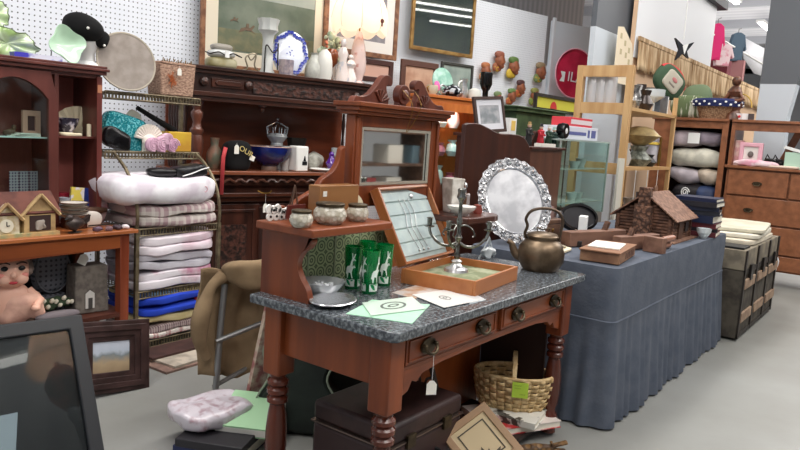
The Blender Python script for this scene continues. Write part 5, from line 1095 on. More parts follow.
for k in range(26): m.ell((random.uniform(-.11, .11), random.uniform(-.05, .05), random.uniform(.2, .42)), random.uniform(.018, .03), nz=.006, ns=40, nu=8, nv=6)
m.build('blossom', mat((206, 214, 190), .7, col2=(176, 190, 160), scale=14), t); m = MB()
for k in range(14): m.ell((random.uniform(-.12, .12), random.uniform(-.07, -.03), random.uniform(.2, .42)), .014, nu=8, nv=6)
m.build('coloured_bud', mat((120, 150, 150), .7, col2=(206, 120, 90), scale=9), t)
for u, h, l in ((342, .36, 'pale porcelain lady figurine left of the table lamp base'), (350, .24, 'small painted porcelain figurine in front of the table lamp')):
    p = onshelf(u, 77, .10, STOP); t = thing('porcelain_figurine', l, 'figurine', p); MB().lathe([(0, 0), (.06, 0), (.055, h*.2), (.03, h*.5), (.045, h*.65), (.03, h*.78), (.012, h*.82), (0, h*.83)], 18, wob=lambda a, r, z: 1+.08*math.sin(a*5+z*30)).ell((0, 0, h*.9), (.024, .024, h*.1)).build('figure', mat((226, 212, 206), .25, col2=(150, 170, 190), scale=14, mix=(.55, .66), coat=.4), t)
# table lamp (lit)
p = onshelf(357, 79, .20, STOP); k_ = K(p)
t = thing('table_lamp', 'lit porcelain table lamp with scalloped cream fabric shade on the sideboard', 'lamp', p)
MB().lathe([(0, 0), (.07, 0), (.07, .015), (.045, .03), (.05, .06), (.07, .12), (.075, .2), (.06, .32), (.035, .42), (.022, .46), (0, .46)], 26).build('lamp_base', mat((232, 206, 200), .2, col2=(206, 150, 140), scale=12, mix=(.56, .66), coat=.5), t)
MB().lathe([(.008, .46), (.008, .76)], 8).build('lamp_stem', BRASS, t)
SH0, SH1, RB, RT = .47, .80, .255, .14
SHM = bpy.data.materials.new('shade_cloth'); SHM.use_nodes = True; N = SHM.node_tree.nodes; L = SHM.node_tree.links; N.remove(N['Principled BSDF'])
a1 = N.new('ShaderNodeBsdfDiffuse'); a1.inputs[0].default_value = lin((244, 228, 214)); a2 = N.new('ShaderNodeBsdfTranslucent'); a2.inputs[0].default_value = lin((255, 240, 226)); mx = N.new('ShaderNodeMixShader'); mx.inputs[0].default_value = .55
L.new(a1.outputs[0], mx.inputs[1]); L.new(a2.outputs[0], mx.inputs[2]); L.new(mx.outputs[0], N['Material Output'].inputs[0])
def shade(seg=64, n=10):
    m = MB(); vs = []
    for j in range(n+1):
        f = j/n
        for i in range(seg):
            a = 2*math.pi*i/seg; sc = abs(math.sin(a*4)); r = (RT+(RB-RT)*math.sin(f*math.pi/2)**1.1)*(1+.05*sc*f); z = SH1-(SH1-SH0)*f**1.5-.045*sc*f**4
            if f > .85: r *= 1-.10*(f-.85)/.15
            vs.append((r*math.cos(a), r*math.sin(a), z))
    fs = [(j*seg+i, j*seg+(i+1) % seg, (j+1)*seg+(i+1) % seg, (j+1)*seg+i) for j in range(n) for i in range(seg)]
    m.add(vs, fs); return m, vs, seg, n
m, vs, sg_, nn = shade(); so_ = m.build('lamp_shade', SHM, t)
m = MB()
for k in range(8): m.tube([(Vector(vs[j*sg_+k*8])*1.004) for j in range(nn+1)], .0035, 5)
m.build('shade_rib', mat((206, 186, 176), .8), so_)
MB().ell((0, -.252, .54), (.022, .014, .02)).box((0, -.252, .515), (.014, .008, .04)).build('shade_ornament', mat((90, 44, 34), .5), so_)
l = bpy.data.lights.new('lamp_bulb', 'POINT'); l.energy = 5; l.color = (1, .82, .64); l.shadow_soft_size = .04; lo = bpy.data.objects.new('lamp_bulb', l); COL.objects.link(lo); lo.location = (p.x, p.y, p.z+.64)
# ================================================================ PICTURES ON THE BACK WALL
def wall_pic(name, label, u0, v0, u1, v1, Bc, fw_, frm, inner, matw=0, matm=None, dep=.03, top=None, cat='picture frame', left=None):
    a = W(u0, v1, B=Bc); b_ = W(u1, v1, B=Bc); z0 = (W(u0, v1, B=Bc).z+W(u1, v1, B=Bc).z)/2 if left is None else left
    z1 = top if top else (W((u0+u1)/2, v0, B=Bc)).z
    w = ((a.x-b_.x)**2+(a.y-b_.y)**2)**.5; h = z1-z0
    t = thing(name, label, cat, (a.x, a.y, z0), rz=YAW)
    MB().ring([(0, 0), (w, 0), (w, h), (0, h)], [(fw_, fw_), (w-fw_, fw_), (w-fw_, h-fw_), (fw_, h-fw_)], dep).build('frame', frm, t, smooth=False, bevel=.006)
    if matm: MB().ring([(fw_, fw_), (w-fw_, fw_), (w-fw_, h-fw_), (fw_, h-fw_)], [(fw_+matw, fw_+matw), (w-fw_-matw, fw_+matw), (w-fw_-matw, h-fw_-matw), (fw_+matw, h-fw_-matw)], .006).build('mount', matm, t, smooth=False)
    g = fw_+(matw if matm else 0); MB().b2((g, .0, g), (w-g, .006, h-g)).build('picture', inner, t, smooth=False)
    return t, w, h
FRW = mat((150, 106, 76), .4, col2=(110, 72, 50), scale=20); MATW = mat((226, 216, 194), .8)
HORSE = mat((120, 128, 112), .6, col2=(88, 100, 84), scale=3.4, mix=(.35, .6))
t, w, h = wall_pic('racing_print', 'large framed print of horses on a green field behind the sideboard ornaments', 199, -60, 327, 66, 5.62, .045, FRW, HORSE, .11, MATW, left=1.85)
m = MB(); m.b2((.16, -.002, .17), (w-.16, .0, .34)); m.build('meadow', mat((126, 122, 92), .7, col2=(104, 108, 84), scale=9), t, smooth=False)
m = MB(); m.b2((.16, -.002, .62), (w-.16, .0, h-.16)); m.build('pale_sky', mat((176, 178, 166), .7, col2=(156, 164, 154), scale=4), t, smooth=False)
HB_ = mat((112, 92, 74), .6)
for x, z, s_ in ((.42, .36, 1.0), (.30, .42, .5), (.75, .30, .6), (.9, .30, .6), (1.0, .31, .6)):
    s_ *= .55
    m = MB(); m.prism([(x-.10*s_, z), (x-.04*s_, z+.02*s_), (x+.05*s_, z+.02*s_), (x+.11*s_, z+.07*s_), (x+.13*s_, z+.05*s_), (x+.08*s_, z-.01*s_), (x+.15*s_, z-.06*s_), (x+.06*s_, z-.025*s_), (x-.03*s_, z-.025*s_), (x-.14*s_, z-.07*s_)], .003, c=(0, -.003, 0)); m.prism([(x-.02*s_, z+.02*s_), (x+.03*s_, z+.02*s_), (x+.03*s_, z+.08*s_), (x-.01*s_, z+.08*s_)], .003, c=(0, -.004, 0)); m.build('horse_and_rider', HB_, t, smooth=False)
wall_pic('framed_print', 'wood-framed print with white mount behind the lit lamp shade', 322, -60, 396, 56, 5.60, .05, FRW, mat((150, 146, 150), .6, col2=(126, 124, 130), scale=6), .10, mat((230, 226, 220), .8))
GOLD = mat((176, 140, 84), .35, .6, col2=(140, 104, 60), scale=12)
t, w, h = wall_pic('gilt_picture', 'gilt-framed dark glazed picture mirroring ceiling tubes on the pegboard wall', 409, -14, 472, 54, 5.62, .04, GOLD, mat((70, 84, 82), .5, col2=(92, 104, 92), scale=5), top=2.92)
MB().b2((.04, -.006, .04), (w-.04, -.003, h-.04)).build('glass_pane', thin((230, 235, 235), .14, .01), t, smooth=False)
# low frames behind the lamp and mirror pediment
t, w, h = wall_pic('small_picture', 'dark brown frame with pale picture right behind the lamp base', 352, 59, 392, 82, 5.50, .05, mat((70, 40, 36), .4), mat((206, 166, 150), .6))
wall_pic('small_picture', 'brown frame with a tan picture left of the round fan plate', 399, 61, 436, 97, 5.50, .06, mat((92, 62, 52), .4), mat((196, 160, 136), .6, col2=(170, 128, 104), scale=6))
wall_pic('small_picture', 'grey-green frame leaning behind the round fan plate', 439, 63, 471, 97, 5.52, .03, mat((60, 60, 56), .4), mat((150, 164, 156), .6, col2=(120, 136, 130), scale=5))
# ---------------------------------------------------------------- pine china cabinet
pc0 = W(424, 95, B=5.05); pc1 = W(492, 101, B=5.05); pw = (pc1-pc0).to_2d().length; PT = W(448, 96, B=5.05).z
t = thing('china_cabinet', 'orange pine glass-door cabinet behind the washstand mirror', 'cabinet', (pc0.x, pc0.y, 0), rz=YAW)
ORG = wood((206, 122, 62), (170, 88, 38)); ORGX = wood((206, 122, 62), (170, 88, 38), axis='x')
MB().b2((0, .30, 0), (pw, .32, PT-.03)).b2((0, 0, 0), (.02, .3, PT-.03)).b2((pw-.02, 0, 0), (pw, .3, PT-.03)).build('case', ORG, t)
MB().b2((-.03, -.03, PT-.03), (pw+.03, .32, PT)).b2((-.01, -.01, PT-.07), (pw+.01, .3, PT-.03)).build('cornice', ORGX, t, bevel=.004)
MB().ring([(0, .5), (pw, .5), (pw, PT-.07), (0, PT-.07)], [(.16, .56), (pw-.10, .56), (pw-.10, PT-.15), (.16, PT-.15)], .02, c=(0, -.01, 0)).build('door', ORG, t, bevel=.003)
MB().b2((.02, -.02, 0), (pw-.02, 0, .48)).build('lower_door', ORG, t)
MB().b2((.15, -.004, .55), (pw-.09, -.001, PT-.14)).build('door_glass', PANE, t, smooth=False)
l = bpy.data.lights.new('cabinet_light', 'POINT'); l.energy = 12; l.color = (1, .86, .78); l.shadow_soft_size = .05; lo = bpy.data.objects.new('cabinet_light', l); COL.objects.link(lo); lo.location = (pc0.x+.35*CB+.08*SB, pc0.y-.35*SB+.08*CB, PT-.12)
for z in (.9, 1.2, 1.48): MB().b2((.02, .02, z), (pw-.02, .3, z+.012)).build('glass_shelf', PANE, t)
random.seed(12)
ci = 0; poss = ['left', 'centre', 'right']
for zi, z in enumerate((.912, 1.212, 1.492)):
    for k in range(3):
        x = .20+k*.17; y = .14; p = Vector((pc0.x+x*CB+y*SB, pc0.y-x*SB+y*CB, z)); c = [(232, 200, 204), (226, 226, 226), (196, 110, 130), (210, 220, 226)][(zi+k) % 4]
        g = thing('china_piece', '%s china piece on the %s visible shelf of the pine cabinet' % (poss[k], ('lowest', 'middle', 'top')[zi]), 'china', p, group='china in the pine cabinet'); H_ = (.16, .2, .13)[(zi+k) % 3]
        MB().lathe([(0, 0), (.04, 0), (.065, H_*.3), (.05, H_*.7), (.03, H_*.8), (.05, H_), (0, H_*.95)], 18).build('china_body', mat(c, .25, coat=.4), g)
# on the pine cabinet
def on_pine(u, v, yl): c = SB*pc0.x+CB*pc0.y+yl; p = W(u, v, B=c); return Vector((p.x, p.y, PT))
p = on_pine(444, 92, .12); t = thing('fan_plate', 'round pale green plate with pink spot standing on the pine cabinet', 'plate', p, rot=(R_(-10), 0, YAW))
MB().lathe([(0, .006), (.09, .006), (.135, -.008), (.135, 0), (.09, .012), (0, .012)], 36, (0, 0, .15), rot=(R_(90), 0, 0)).build('plate_body', mat((178, 214, 200), .3, col2=(120, 176, 154), scale=12), t); MB().soft((-.10, -.02, .09), (.07, .02, .10), e=.8).build('pink_spot', mat((236, 100, 170), .4), t)
p = on_pine(452, 93, .05); t = thing('black_teapot', 'black and silver patterned teapot on the pine cabinet', 'teapot', p, rz=YAW); m = MB().lathe([(0, 0), (.06, 0), (.095, .04), (.095, .07), (.06, .105), (.03, .11), (0, .125)], 26); m.build('pot_body', mat((22, 24, 30), .15, col2=(206, 210, 216), scale=22, mix=(.52, .58)), t)
MB().tube(spline([(.085, 0, .04), (.14, 0, .06), (.15, 0, .12)], 4), .012).build('spout', SILVER, t); MB().tube(spline([(-.085, 0, .09), (-.15, 0, .1), (-.14, 0, .03), (-.09, 0, .03)], 4), .009).build('handle', SILVER, t)
p = on_pine(432, 92, .06); t = thing('china_cup', 'small white and gold cup left of the black teapot', 'cup', p); MB().lathe([(0, 0), (.035, 0), (.06, .04), (.055, .09), (.05, .09), (.045, .03), (0, .01)], 18).build('cup_body', mat((206, 196, 170), .3), t); MB().tube(spline([(-.05, 0, .08), (-.085, 0, .06), (-.055, 0, .025)], 4), .006).build('handle', BRASS, t)
p = on_pine(463, 94, .08); t = thing('silver_pitcher', 'tall white curving handle pitcher right of the black teapot', 'pitcher', p); MB().lathe([(0, 0), (.035, 0), (.05, .06), (.03, .14), (.042, .19), (.036, .19), (0, .16)], 18).build('pitcher_body', SILVER, t); MB().tube(spline([(-.03, 0, .17), (-.09, 0, .14), (-.08, 0, .05), (-.04, 0, .04)], 4), .008).build('handle', WHITEC, t)
p = on_pine(474, 96, .06); t = thing('white_round_box', 'white round lidded box at the right end of the pine cabinet', 'box', p); MB().lathe([(0, 0), (.06, 0), (.07, .05), (.06, .09), (.02, .11), (0, .115)], 22).build('box_body', mat((216, 216, 208), .4), t)
# chalkware heads on the wall, black bust
SK = mat((158, 96, 66), .5, col2=(126, 70, 46), scale=16)
def chalk(u, v, h, kind, label):
    p = W(u, v, B=5.70); k = K(p)*h; t = thing('wall_head', label, 'wall plaque', p, rz=YAW, group='painted plaster heads on the pegboard'); 
    hat, cloth = kind; s_ = k
    MB().ell((0, -.03, 0), (.30*s_, .22*s_, .36*s_)).ell((.22*s_, -.05, -.02*s_), (.09*s_, .06*s_, .08*s_)).ell((.1*s_, -.04, -.26*s_), (.16*s_, .12*s_, .12*s_)).build('face', SK, t)
    if hat: MB().soft((-.05*s_, -.03, .30*s_), (.62*s_, .3*s_, .34*s_), e=.8, nz=.02*s_, ns=20).build('headdress', mat(hat, .5), t)
    if cloth: MB().soft((-.12*s_, -.02, -.32*s_), (.62*s_, .2*s_, .46*s_), e=.8, nz=.03*s_, ns=14).build('collar', mat(cloth, .5, col2=(206, 170, 60), scale=14, mix=(.5, .56)), t)
    MB().ell((.14*s_, -.03-.17*s_, .06*s_), (.04*s_, .02*s_, .025*s_)).build('eye', BLACK, t); MB().tube([(.12*s_, -.03-.19*s_, -.14*s_), (.24*s_, -.03-.14*s_, -.14*s_)], .02*s_, 5).build('mouth', mat((120, 40, 34), .5), t)
chalk(498, 61, 20, ((150, 90, 70), (150, 84, 60)), 'upper left brown plaster head with a hat')
chalk(484, 71, 18, ((176, 110, 70), (180, 120, 84)), 'plaster head with orange headdress at far left of the group')
chalk(512, 67, 21, ((96, 124, 66), (206, 176, 60)), 'plaster head wrapped in a green and yellow scarf')
chalk(539, 72, 20, ((150, 130, 100), (110, 130, 84)), 'small olive plaster figure high at right of the group')
chalk(519, 88, 17, ((90, 60, 60), (170, 80, 50)), 'plaster head with dark cap low in the middle of the group')
chalk(510, 96, 16, ((110, 140, 84), (170, 84, 50)), 'plaster head with orange scarf just below the dark-capped one')
chalk(533, 96, 17, ((150, 150, 84), (120, 140, 70)), 'yellow green plaster head at the lower right of the group')
chalk(496, 99, 16, ((120, 140, 96), (160, 84, 60)), 'plaster head with green cap half behind the small standing frame')
t = thing('black_bust', 'glossy black carved bust on the pine cabinet right end', 'bust', on_pine(485, 97, .10)); m = MB(); m.lathe([(0, 0), (.06, 0), (.055, .02), (.03, .04), (.03, .10), (.045, .12), (.065, .17), (.06, .25), (.065, .27), (.06, .29), (0, .29)], 20).ell((.05, -.02, .19), (.02, .02, .02)); m.build('figure', BLACKG, t)
t.location = on_pine(476, 97, .24) if False else t.location
# red tray and cream paper sign
p = W(573, 75, B=5.60); t = thing('red_tray', 'round red tray with white lettering hanging on the back wall', 'tray', p+Vector((-.17, -.08, 0)), rot=(0, R_(4), YAW+R_(-14)))
RR = .30; MB().lathe([(0, 0), (RR*.86, 0), (RR*.93, .02), (RR, .03), (RR, .024), (RR*.9, -.006), (0, -.006)], 44, rot=(R_(90), 0, 0), sx=1, sy=1.0).build('tray_body', mat((206, 40, 76), .3, col2=(176, 26, 56), scale=5), t); MB().tube([(RR*.99*math.cos(a), -.03, RR*.99*math.sin(a)) for a in [k*.15 for k in range(42)]], .008, 6, closed=True).build('pink_rim', mat((236, 170, 186), .3), t)
text('ILA', .17, t, (.03, -.006, -.05), (R_(90), 0, 0), WHITE); MB().prism([(-.20, -.12), (-.13, -.12), (-.13, 0), (-.20, 0), (-.17, -.06)], .003, c=(0, -.006, 0)).build('ribbon_mark', WHITE, t)
p = W(584, 62, Y=3.3); q = W(605, 40, Y=3.3); t = thing('paper_sign', 'cream paper sign with rounded corner and faint print in front of the grey column', 'sign', (p.x, 3.12-.18, p.z-.02))
w = q.x-p.x; h = q.z-p.z+.1
MB().prism([(0, -.2), (w*.95, -.2), (w, h*.25), (w*.85, h*.65), (w*.3, h), (0, h*.95)], .006).build('sign_sheet', mat((230, 216, 190), .8), t, smooth=False); m = MB()
for x, z in ((.2, .75), (.45, .6), (.7, .45), (.25, .35), (.55, .3), (.75, .15)): m.b2((w*x-.03, -.0045, h*z-.03), (w*x+.03, -.003, h*z+.03))
m.build('faint_print', mat((190, 176, 140), .8), t, smooth=False)

# floor lamp beside the viewer, mirrored in the glazed picture
t = thing('floor_lamp', 'lit lamp with cream pleated shade, seen mirrored in the black framed glass', 'lamp', (1.06, -.02, 0))
MB().lathe([(0, 0), (.13, 0), (.12, .02), (.03, .04), (.014, .06), (.014, 1.62), (.03, 1.66), (.02, 1.70), (0, 1.70)], 24).build('pole', mat((120, 122, 126), .4, .6), t)
MB().lathe([(0, 1.70), (.03, 1.70), (.075, 1.78), (.085, 1.85), (.05, 1.92), (.012, 1.95), (.012, 2.1), (0, 2.1)], 20).build('lamp_body', mat((96, 60, 44), .3, col2=(176, 90, 56), scale=9), t)
MB().lathe([(.135, 1.97), (.075, 2.15)], 40, wob=lambda a, r, z: 1+.02*math.sin(a*16)).build('lamp_shade', SHM, t)
l = bpy.data.lights.new('lamp_bulb', 'POINT'); l.energy = 2.5; l.color = (1, .74, .52); l.shadow_soft_size = .03; lo = bpy.data.objects.new('lamp_bulb', l); COL.objects.link(lo); lo.location = (1.06, -.02, 2.07)
# ================================================================ CLOTH-COVERED TABLE
CX0, CX1, CY0, CY1, CZ = 3.34, 5.63, 1.15, 2.0, .822
t = thing('folding_table', 'long folding table hidden under the slate blue cloth', 'table', (CX0, CY0, 0))
MB().b2((.03, .03, CZ-.035), (CX1-CX0-.03, CY1-CY0-.02, CZ-.006)).build('tabletop', mat((150, 150, 150), .6), t)
for x in (.12, CX1-CX0-.12):
    for y in (.12, CY1-CY0-.1): MB().tube([(x, y, 0), (x, y, CZ-.035)], .014).build('leg', ALU, t)
BLU = mat((88, 94, 106), .95, col2=(78, 85, 98), scale=9, bump=.25, bscale=60)
def cloth():
    P = []; r = .05; W_, D_ = CX1-CX0, CY1-CY0
    for cx, cy, a0 in ((W_-r, r, -90), (W_-r, D_-r, 0), (r, D_-r, 90), (r, r, 180)):
        for i in range(9): a = R_(a0+90*i/8); P.append((cx+r*math.cos(a), cy+r*math.sin(a), math.cos(a), math.sin(a)))
    # densify
    Q = []
    for i in range(len(P)):
        a, b_ = P[i], P[(i+1) % len(P)]; n = max(1, int(math.hypot(b_[0]-a[0], b_[1]-a[1])/.012))
        for k in range(n): f = k/n; Q.append([a[j]+(b_[j]-a[j])*f for j in range(4)])
    zs = [CZ, CZ-.004, CZ-.03, .74, .66, .58, .555, .55, .53, .45, .36, .27, .18, .09, .012]
    vs = []; s_ = 0; n = len(Q); d = 0
    for j, z in enumerate(zs):
        f = max(0, (.55-z)/.55); d = 0
        for i, (x, y, nx, ny) in enumerate(Q):
            if i: d += math.hypot(x-Q[i-1][0], y-Q[i-1][1])
            q = noise.noise(Vector((d*3.1, 5, z*.6)))*.5+.5
            rip = f**.7*(.020*math.sin(d*15+3.4*noise.noise(Vector((d*2.2, 1, 0))))*q+.012*math.sin(d*57+3*noise.noise(Vector((d*5, 2, 0)))))
            o = .004*(j > 1)+.035*f+rip*1.15+(.006*noise.noise(Vector((d*4, z*6, 3))) if 1 < j < 8 else 0)+(.006 if j == 7 else 0)
            vs.append((x+nx*o, y+ny*o, z))
    fs = [(j*n+i, j*n+(i+1) % n, (j+1)*n+(i+1) % n, (j+1)*n+i) for j in range(len(zs)-1) for i in range(n)]
    fs.append(tuple(range(n)))
    return MB().add(vs, fs)
c = cloth().build('tablecloth', BLU, loc=(CX0, CY0, 0)); tag(c, 'slate blue floor-length cloth with gathered skirt over the long table', 'tablecloth')
ZT = CZ+.002
def on(u, v, z=ZT): return W(u, v, Z=z)
LOG = mat((112, 78, 60), .7, col2=(76, 50, 38), scale=24, bump=.4); LOG2 = mat((142, 106, 86), .7, col2=(108, 76, 60), scale=30)
# log cabin
t = thing('log_cabin', 'model log cabin with stone chimney and slatted roof on the blue table', 'model cabin', (4.64, 1.29, ZT)); GW_, GL, GH = .34, .42, .15
m = MB()
for i in range(7):
    z = .011+i*.0205
    for y in (0, GW_): m.tube([(-.02, y, z), (GL+.02, y, z)], .0115, 7)
    for x in (0, GL): m.tube([(x, -.02, z+.008), (x, GW_+.02, z+.008)], .0115, 7)
for i in range(6):
    z = .16+i*.02; y0 = .01+i*.028
    for x in (0, GL): m.tube([(x, y0, z), (x, GW_-y0, z)], .0115, 7)
m.build('log_walls', LOG, t)
RZ = .30
for s_ in (0, 1):
    y0 = -.05 if not s_ else GW_+.05; m = MB(); n = 10
    for i in range(n):
        f0, f1 = i/n, (i+.92)/n; ym = GW_/2
        a = (y0+(ym-y0)*f0, .135+(RZ-.135)*f0); b_ = (y0+(ym-y0)*f1, .135+(RZ-.135)*f1)
        m.add([(-.04, a[0], a[1]), (GL+.04, a[0], a[1]), (GL+.04, b_[0], b_[1]+.004), (-.04, b_[0], b_[1]+.004)], [(0, 1, 2, 3)])
    m.build('slatted_roof', LOG2, t, smooth=False, solid=.008)
m = MB(); m.box((-.035, GW_/2, .11), (.07, .11, .22)).box((-.03, GW_/2, .27), (.06, .075, .14)); m.build('stone_chimney', mat((118, 84, 66), .8, col2=(70, 48, 38), kind='voronoi', scale=45, bump=.8), t, bevel=.006)
MB().b2((.14, -.018, 0), (.23, -.008, .12)).build('door', mat((92, 62, 46), .6), t); MB().b2((.29, -.018, .05), (.36, -.008, .11)).build('window', mat((50, 40, 36), .4), t)
MB().b2((-.09, -.06, 0), (GL+.06, GW_+.04, .006)).build('base_board', LOG2, t)
# books stack at the right end
cols = [(80, 28, 34), (34, 32, 40), (92, 32, 38), (24, 32, 58), (34, 36, 46), (22, 28, 52), (30, 30, 38), (22, 30, 60)]
z = ZT
for i, c_ in enumerate(cols):
    h = (.032, .026, .034, .052, .03, .028, .034, .026)[i]; w, d = .27-.012*(i % 3), .30-.02*(i % 2)
    book('hardback_book', '%s book, %s in the stack on the blue table' % (('maroon', 'black', 'wine red', 'thick navy', 'charcoal', 'dark blue', 'dark grey', 'midnight blue')[i], ('bottom', 'second from the bottom', 'third from the bottom', 'fourth from the bottom', 'fourth from the top', 'third from the top', 'second from the top', 'topmost')[i]), (5.32+.01*math.sin(i*2), 1.30, z), (w, d, h), R_(6+7*math.sin(i*1.7)), c_, group='hardbacks stacked on the blue table'); z += h+.001
# blocks, planes, box of papers
bp = on(606, 268); 
t = thing('cigar_box', 'brown wooden box with printed side at the near corner of the blue table', 'box', (3.62, 1.31, ZT), rz=R_(8))
MB().box((0, 0, .03), (.40, .20, .055)).build('box_body', mat((150, 112, 84), .6, col2=(120, 84, 62), scale=12), t, bevel=.003); MB().box((0, 0, .0605), (.42, .21, .008)).build('lid', mat((140, 100, 74), .6), t, bevel=.002)
m = MB(); 
for k in range(5): m.b2((-.05+.045*k, -.1013, .015), (-.03+.045*k, -.1003, .045))
m.build('printed_mark', mat((76, 48, 38), .7), t, smooth=False)
t2 = thing('loose_paper', 'cream papers lying on the brown printed wooden box', 'paper', (3.62, 1.32, ZT+.066), rz=.2); MB().box((0, 0, .003), (.24, .16, .006)).build('sheets', PAPER, t2, smooth=False)
WPL = mat((136, 100, 82), .55, col2=(104, 72, 58), scale=12, stretch=(.3, 1, 1))
t = thing('wood_plane', 'long brown wooden moulding plane lying across the blue table', 'plane', (4.02, 1.55, ZT), rz=R_(-18)); MB().box((0, 0, .045), (.50, .07, .085)).build('plane_body', WPL, t, bevel=.004); MB().box((.1, 0, .11), (.02, .03, .06), rot=(0, .5, 0)).build('wedge', LOG, t)
t = thing('wood_plane', 'shorter wooden block plane in front of the log cabin chimney', 'plane', (4.12, 1.33, ZT), rz=R_(-14)); MB().box((0, 0, .042), (.40, .06, .08)).build('plane_body', WPL, t, bevel=.004); MB().box((-.06, 0, .1), (.02, .03, .05), rot=(0, .5, 0)).build('wedge', LOG, t)
t = thing('wood_block', 'upright brown wooden block at the end of the two planes', 'block', (4.08, 1.21, ZT), rz=R_(-12)); MB().box((0, 0, .045), (.05, .12, .09)).build('block', WPL, t, bevel=.003)
for y, x, l in ((1.205, 4.42, 'wooden rolling pin nearest the front edge beside the log cabin'), (1.17, 4.30, 'wooden rolling pin at the table edge in front of the log cabin')):
    t = thing('rolling_pin', l, 'rolling pin', (x, y-.02*(x > 4.35), ZT+.026*1.0), rz=R_(-3)); t.location.y = 1.20 if x > 4.35 else 1.215
    t.location.x = 4.28 if x > 4.35 else 4.26; t.location.z = ZT+(.062 if x > 4.35 else .02)
    MB().lathe([(0, -.13), (.009, -.13), (.012, -.105), (.007, -.09), (.02, -.088), (.02, .088), (.007, .09), (.012, .105), (.009, .13), (0, .13)], 18, rot=(0, R_(90), 0)).build('pin_body', mat((150, 104, 84), .4), t)
p = on(620, 240); t = thing('white_eraser', 'small white box lying behind the long wooden plane', 'box', (p.x, p.y, ZT), rz=.3)
t.location = (4.25, 1.72, ZT); MB().box((0, 0, .07), (.09, .05, .14)).build('box_body', WHITE, t, bevel=.004)
t = thing('black_basket', 'black oval tray standing on edge behind the wooden planes', 'tray', (4.55, 1.84, ZT), rot=(R_(-25), 0, R_(-10)))
MB().ring([(.22*math.cos(a), .10+.10*math.sin(a)) for a in [2*math.pi*i/36 for i in range(36)]], [(.195*math.cos(a), .10+.082*math.sin(a)) for a in [2*math.pi*i/36 for i in range(36)]], .03).build('rim', BLACKG, t); MB().prism([(.20*math.cos(a), .10+.086*math.sin(a)) for a in [2*math.pi*i/36 for i in range(36)]], .006).build('tray_base', mat((34, 34, 38), .3), t)
t = thing('chrome_coil', 'grey coiled metal hose beside the black oval tray', 'coil', (4.16, 1.86, ZT)); m = MB(); m.tube([(.07*math.cos(a), .025*math.sin(a*.5), .085+.07*math.sin(a)) for a in [k*.35 for k in range(54)]], .01, 7); m.build('coil', mat((120, 122, 126), .3, .8), t)
p = on(573, 243); t = thing('trinket_chest', 'small brown wooden chest with keyhole behind the kettle', 'chest', (3.86, 1.80, ZT), rz=R_(-12)); MB().box((0, 0, .055), (.20, .12, .11)).build('chest_body', BROWN, t, bevel=.004); MB().box((0, 0, .125), (.205, .125, .03)).build('lid', BROWN, t, bevel=.006); MB().ell((0, -.063, .075), (.01, .005, .012)).build('keyhole', BRASS, t)
t = thing('wood_plaque', 'small mauve-brown wooden block standing on the little chest', 'block', (3.84, 1.80, ZT+.141), rz=-.2); MB().box((0, 0, .035), (.12, .05, .07)).build('block', mat((140, 112, 106), .6), t, bevel=.003)
t = thing('flat_iron', 'dark old flat iron with handle beside the small chest', 'iron', (3.90, 1.62, ZT), rz=R_(20)); MB().prism([(-.08, -.045), (.04, -.045), (.10, 0), (.04, .045), (-.08, .045)], .035, c=(0, 0, .0175), plane='xy').build('iron_body', mat((54, 48, 46), .4, .6), t, bevel=.004); MB().tube(spline([(-.05, 0, .03), (-.055, 0, .075), (.03, 0, .08), (.035, 0, .03)], 4), .009).build('handle', BROWN, t)
t = thing('dark_plate', 'dark brown oval plate under the flat iron side, behind the cream tray', 'plate', (3.76, 1.67, ZT)); MB().lathe([(0, 0), (.05, 0), (.085, .012), (.08, .016), (.05, .006), (0, .006)], 24, sx=.8, sy=.6).build('plate_body', BROWN, t)
t = thing('trinket_tray', 'cream tray heaped with small trinkets between kettle and brown box', 'tray', (3.56, 1.62, ZT), rz=.1); MB().soft((0, 0, .009), (.26, .20, .018), e=.4).build('tray_base', CREAM, t); m = MB(); random.seed(5)
for k in range(26): m.ell((random.uniform(-.11, .11), random.uniform(-.08, .08), .024), (random.uniform(.008, .018), random.uniform(.006, .014), .008), nu=8, nv=6)
tag(m.build('trinkets', mat((196, 184, 150), .4, col2=(110, 96, 84), scale=30), t), kind='stuff')
p = W(553, 212, Y=1.9); t = thing('white_card', 'white card with faint sketch leaning behind the oval silver tray', 'card', (3.92, 1.94, ZT), rot=(R_(-8), 0, R_(-16))); MB().b2((-.13, 0, 0), (.13, .004, .235)).build('card', mat((218, 212, 200), .7), t, smooth=False); m = MB(); m.tube([(-.05, -.001, .12), (-.02, -.001, .15), (.02, -.001, .11), (.06, -.001, .15)], .002, 4); m.build('sketch', mat((150, 144, 134), .7), t)
t = thing('card_stand', 'low dark block carrying the leaning white card', 'block', (3.92, 1.945, ZT)); t.location.z = ZT; MB().b2((-.12, .0, 0), (.12, .04, .11)).build('block', BROWN, t); bpy.data.objects[t.name].location = (3.93, 1.95, ZT)
q_ = bpy.data.objects['white_card']; q_.location = (3.925, 1.935, ZT+.11) 
t = thing('crystal_dish', 'small sparkling glass dish by the book stack at the table edge', 'dish', (5.09, 1.19, ZT)); MB().lathe([(0, 0), (.02, 0), (.045, .04), (.05, .07), (.045, .07), (.02, .02), (0, .015)], 14, wob=lambda a, r, z: 1+.1*math.sin(a*7)).build('dish_body', CRYSTAL, t, smooth=False)

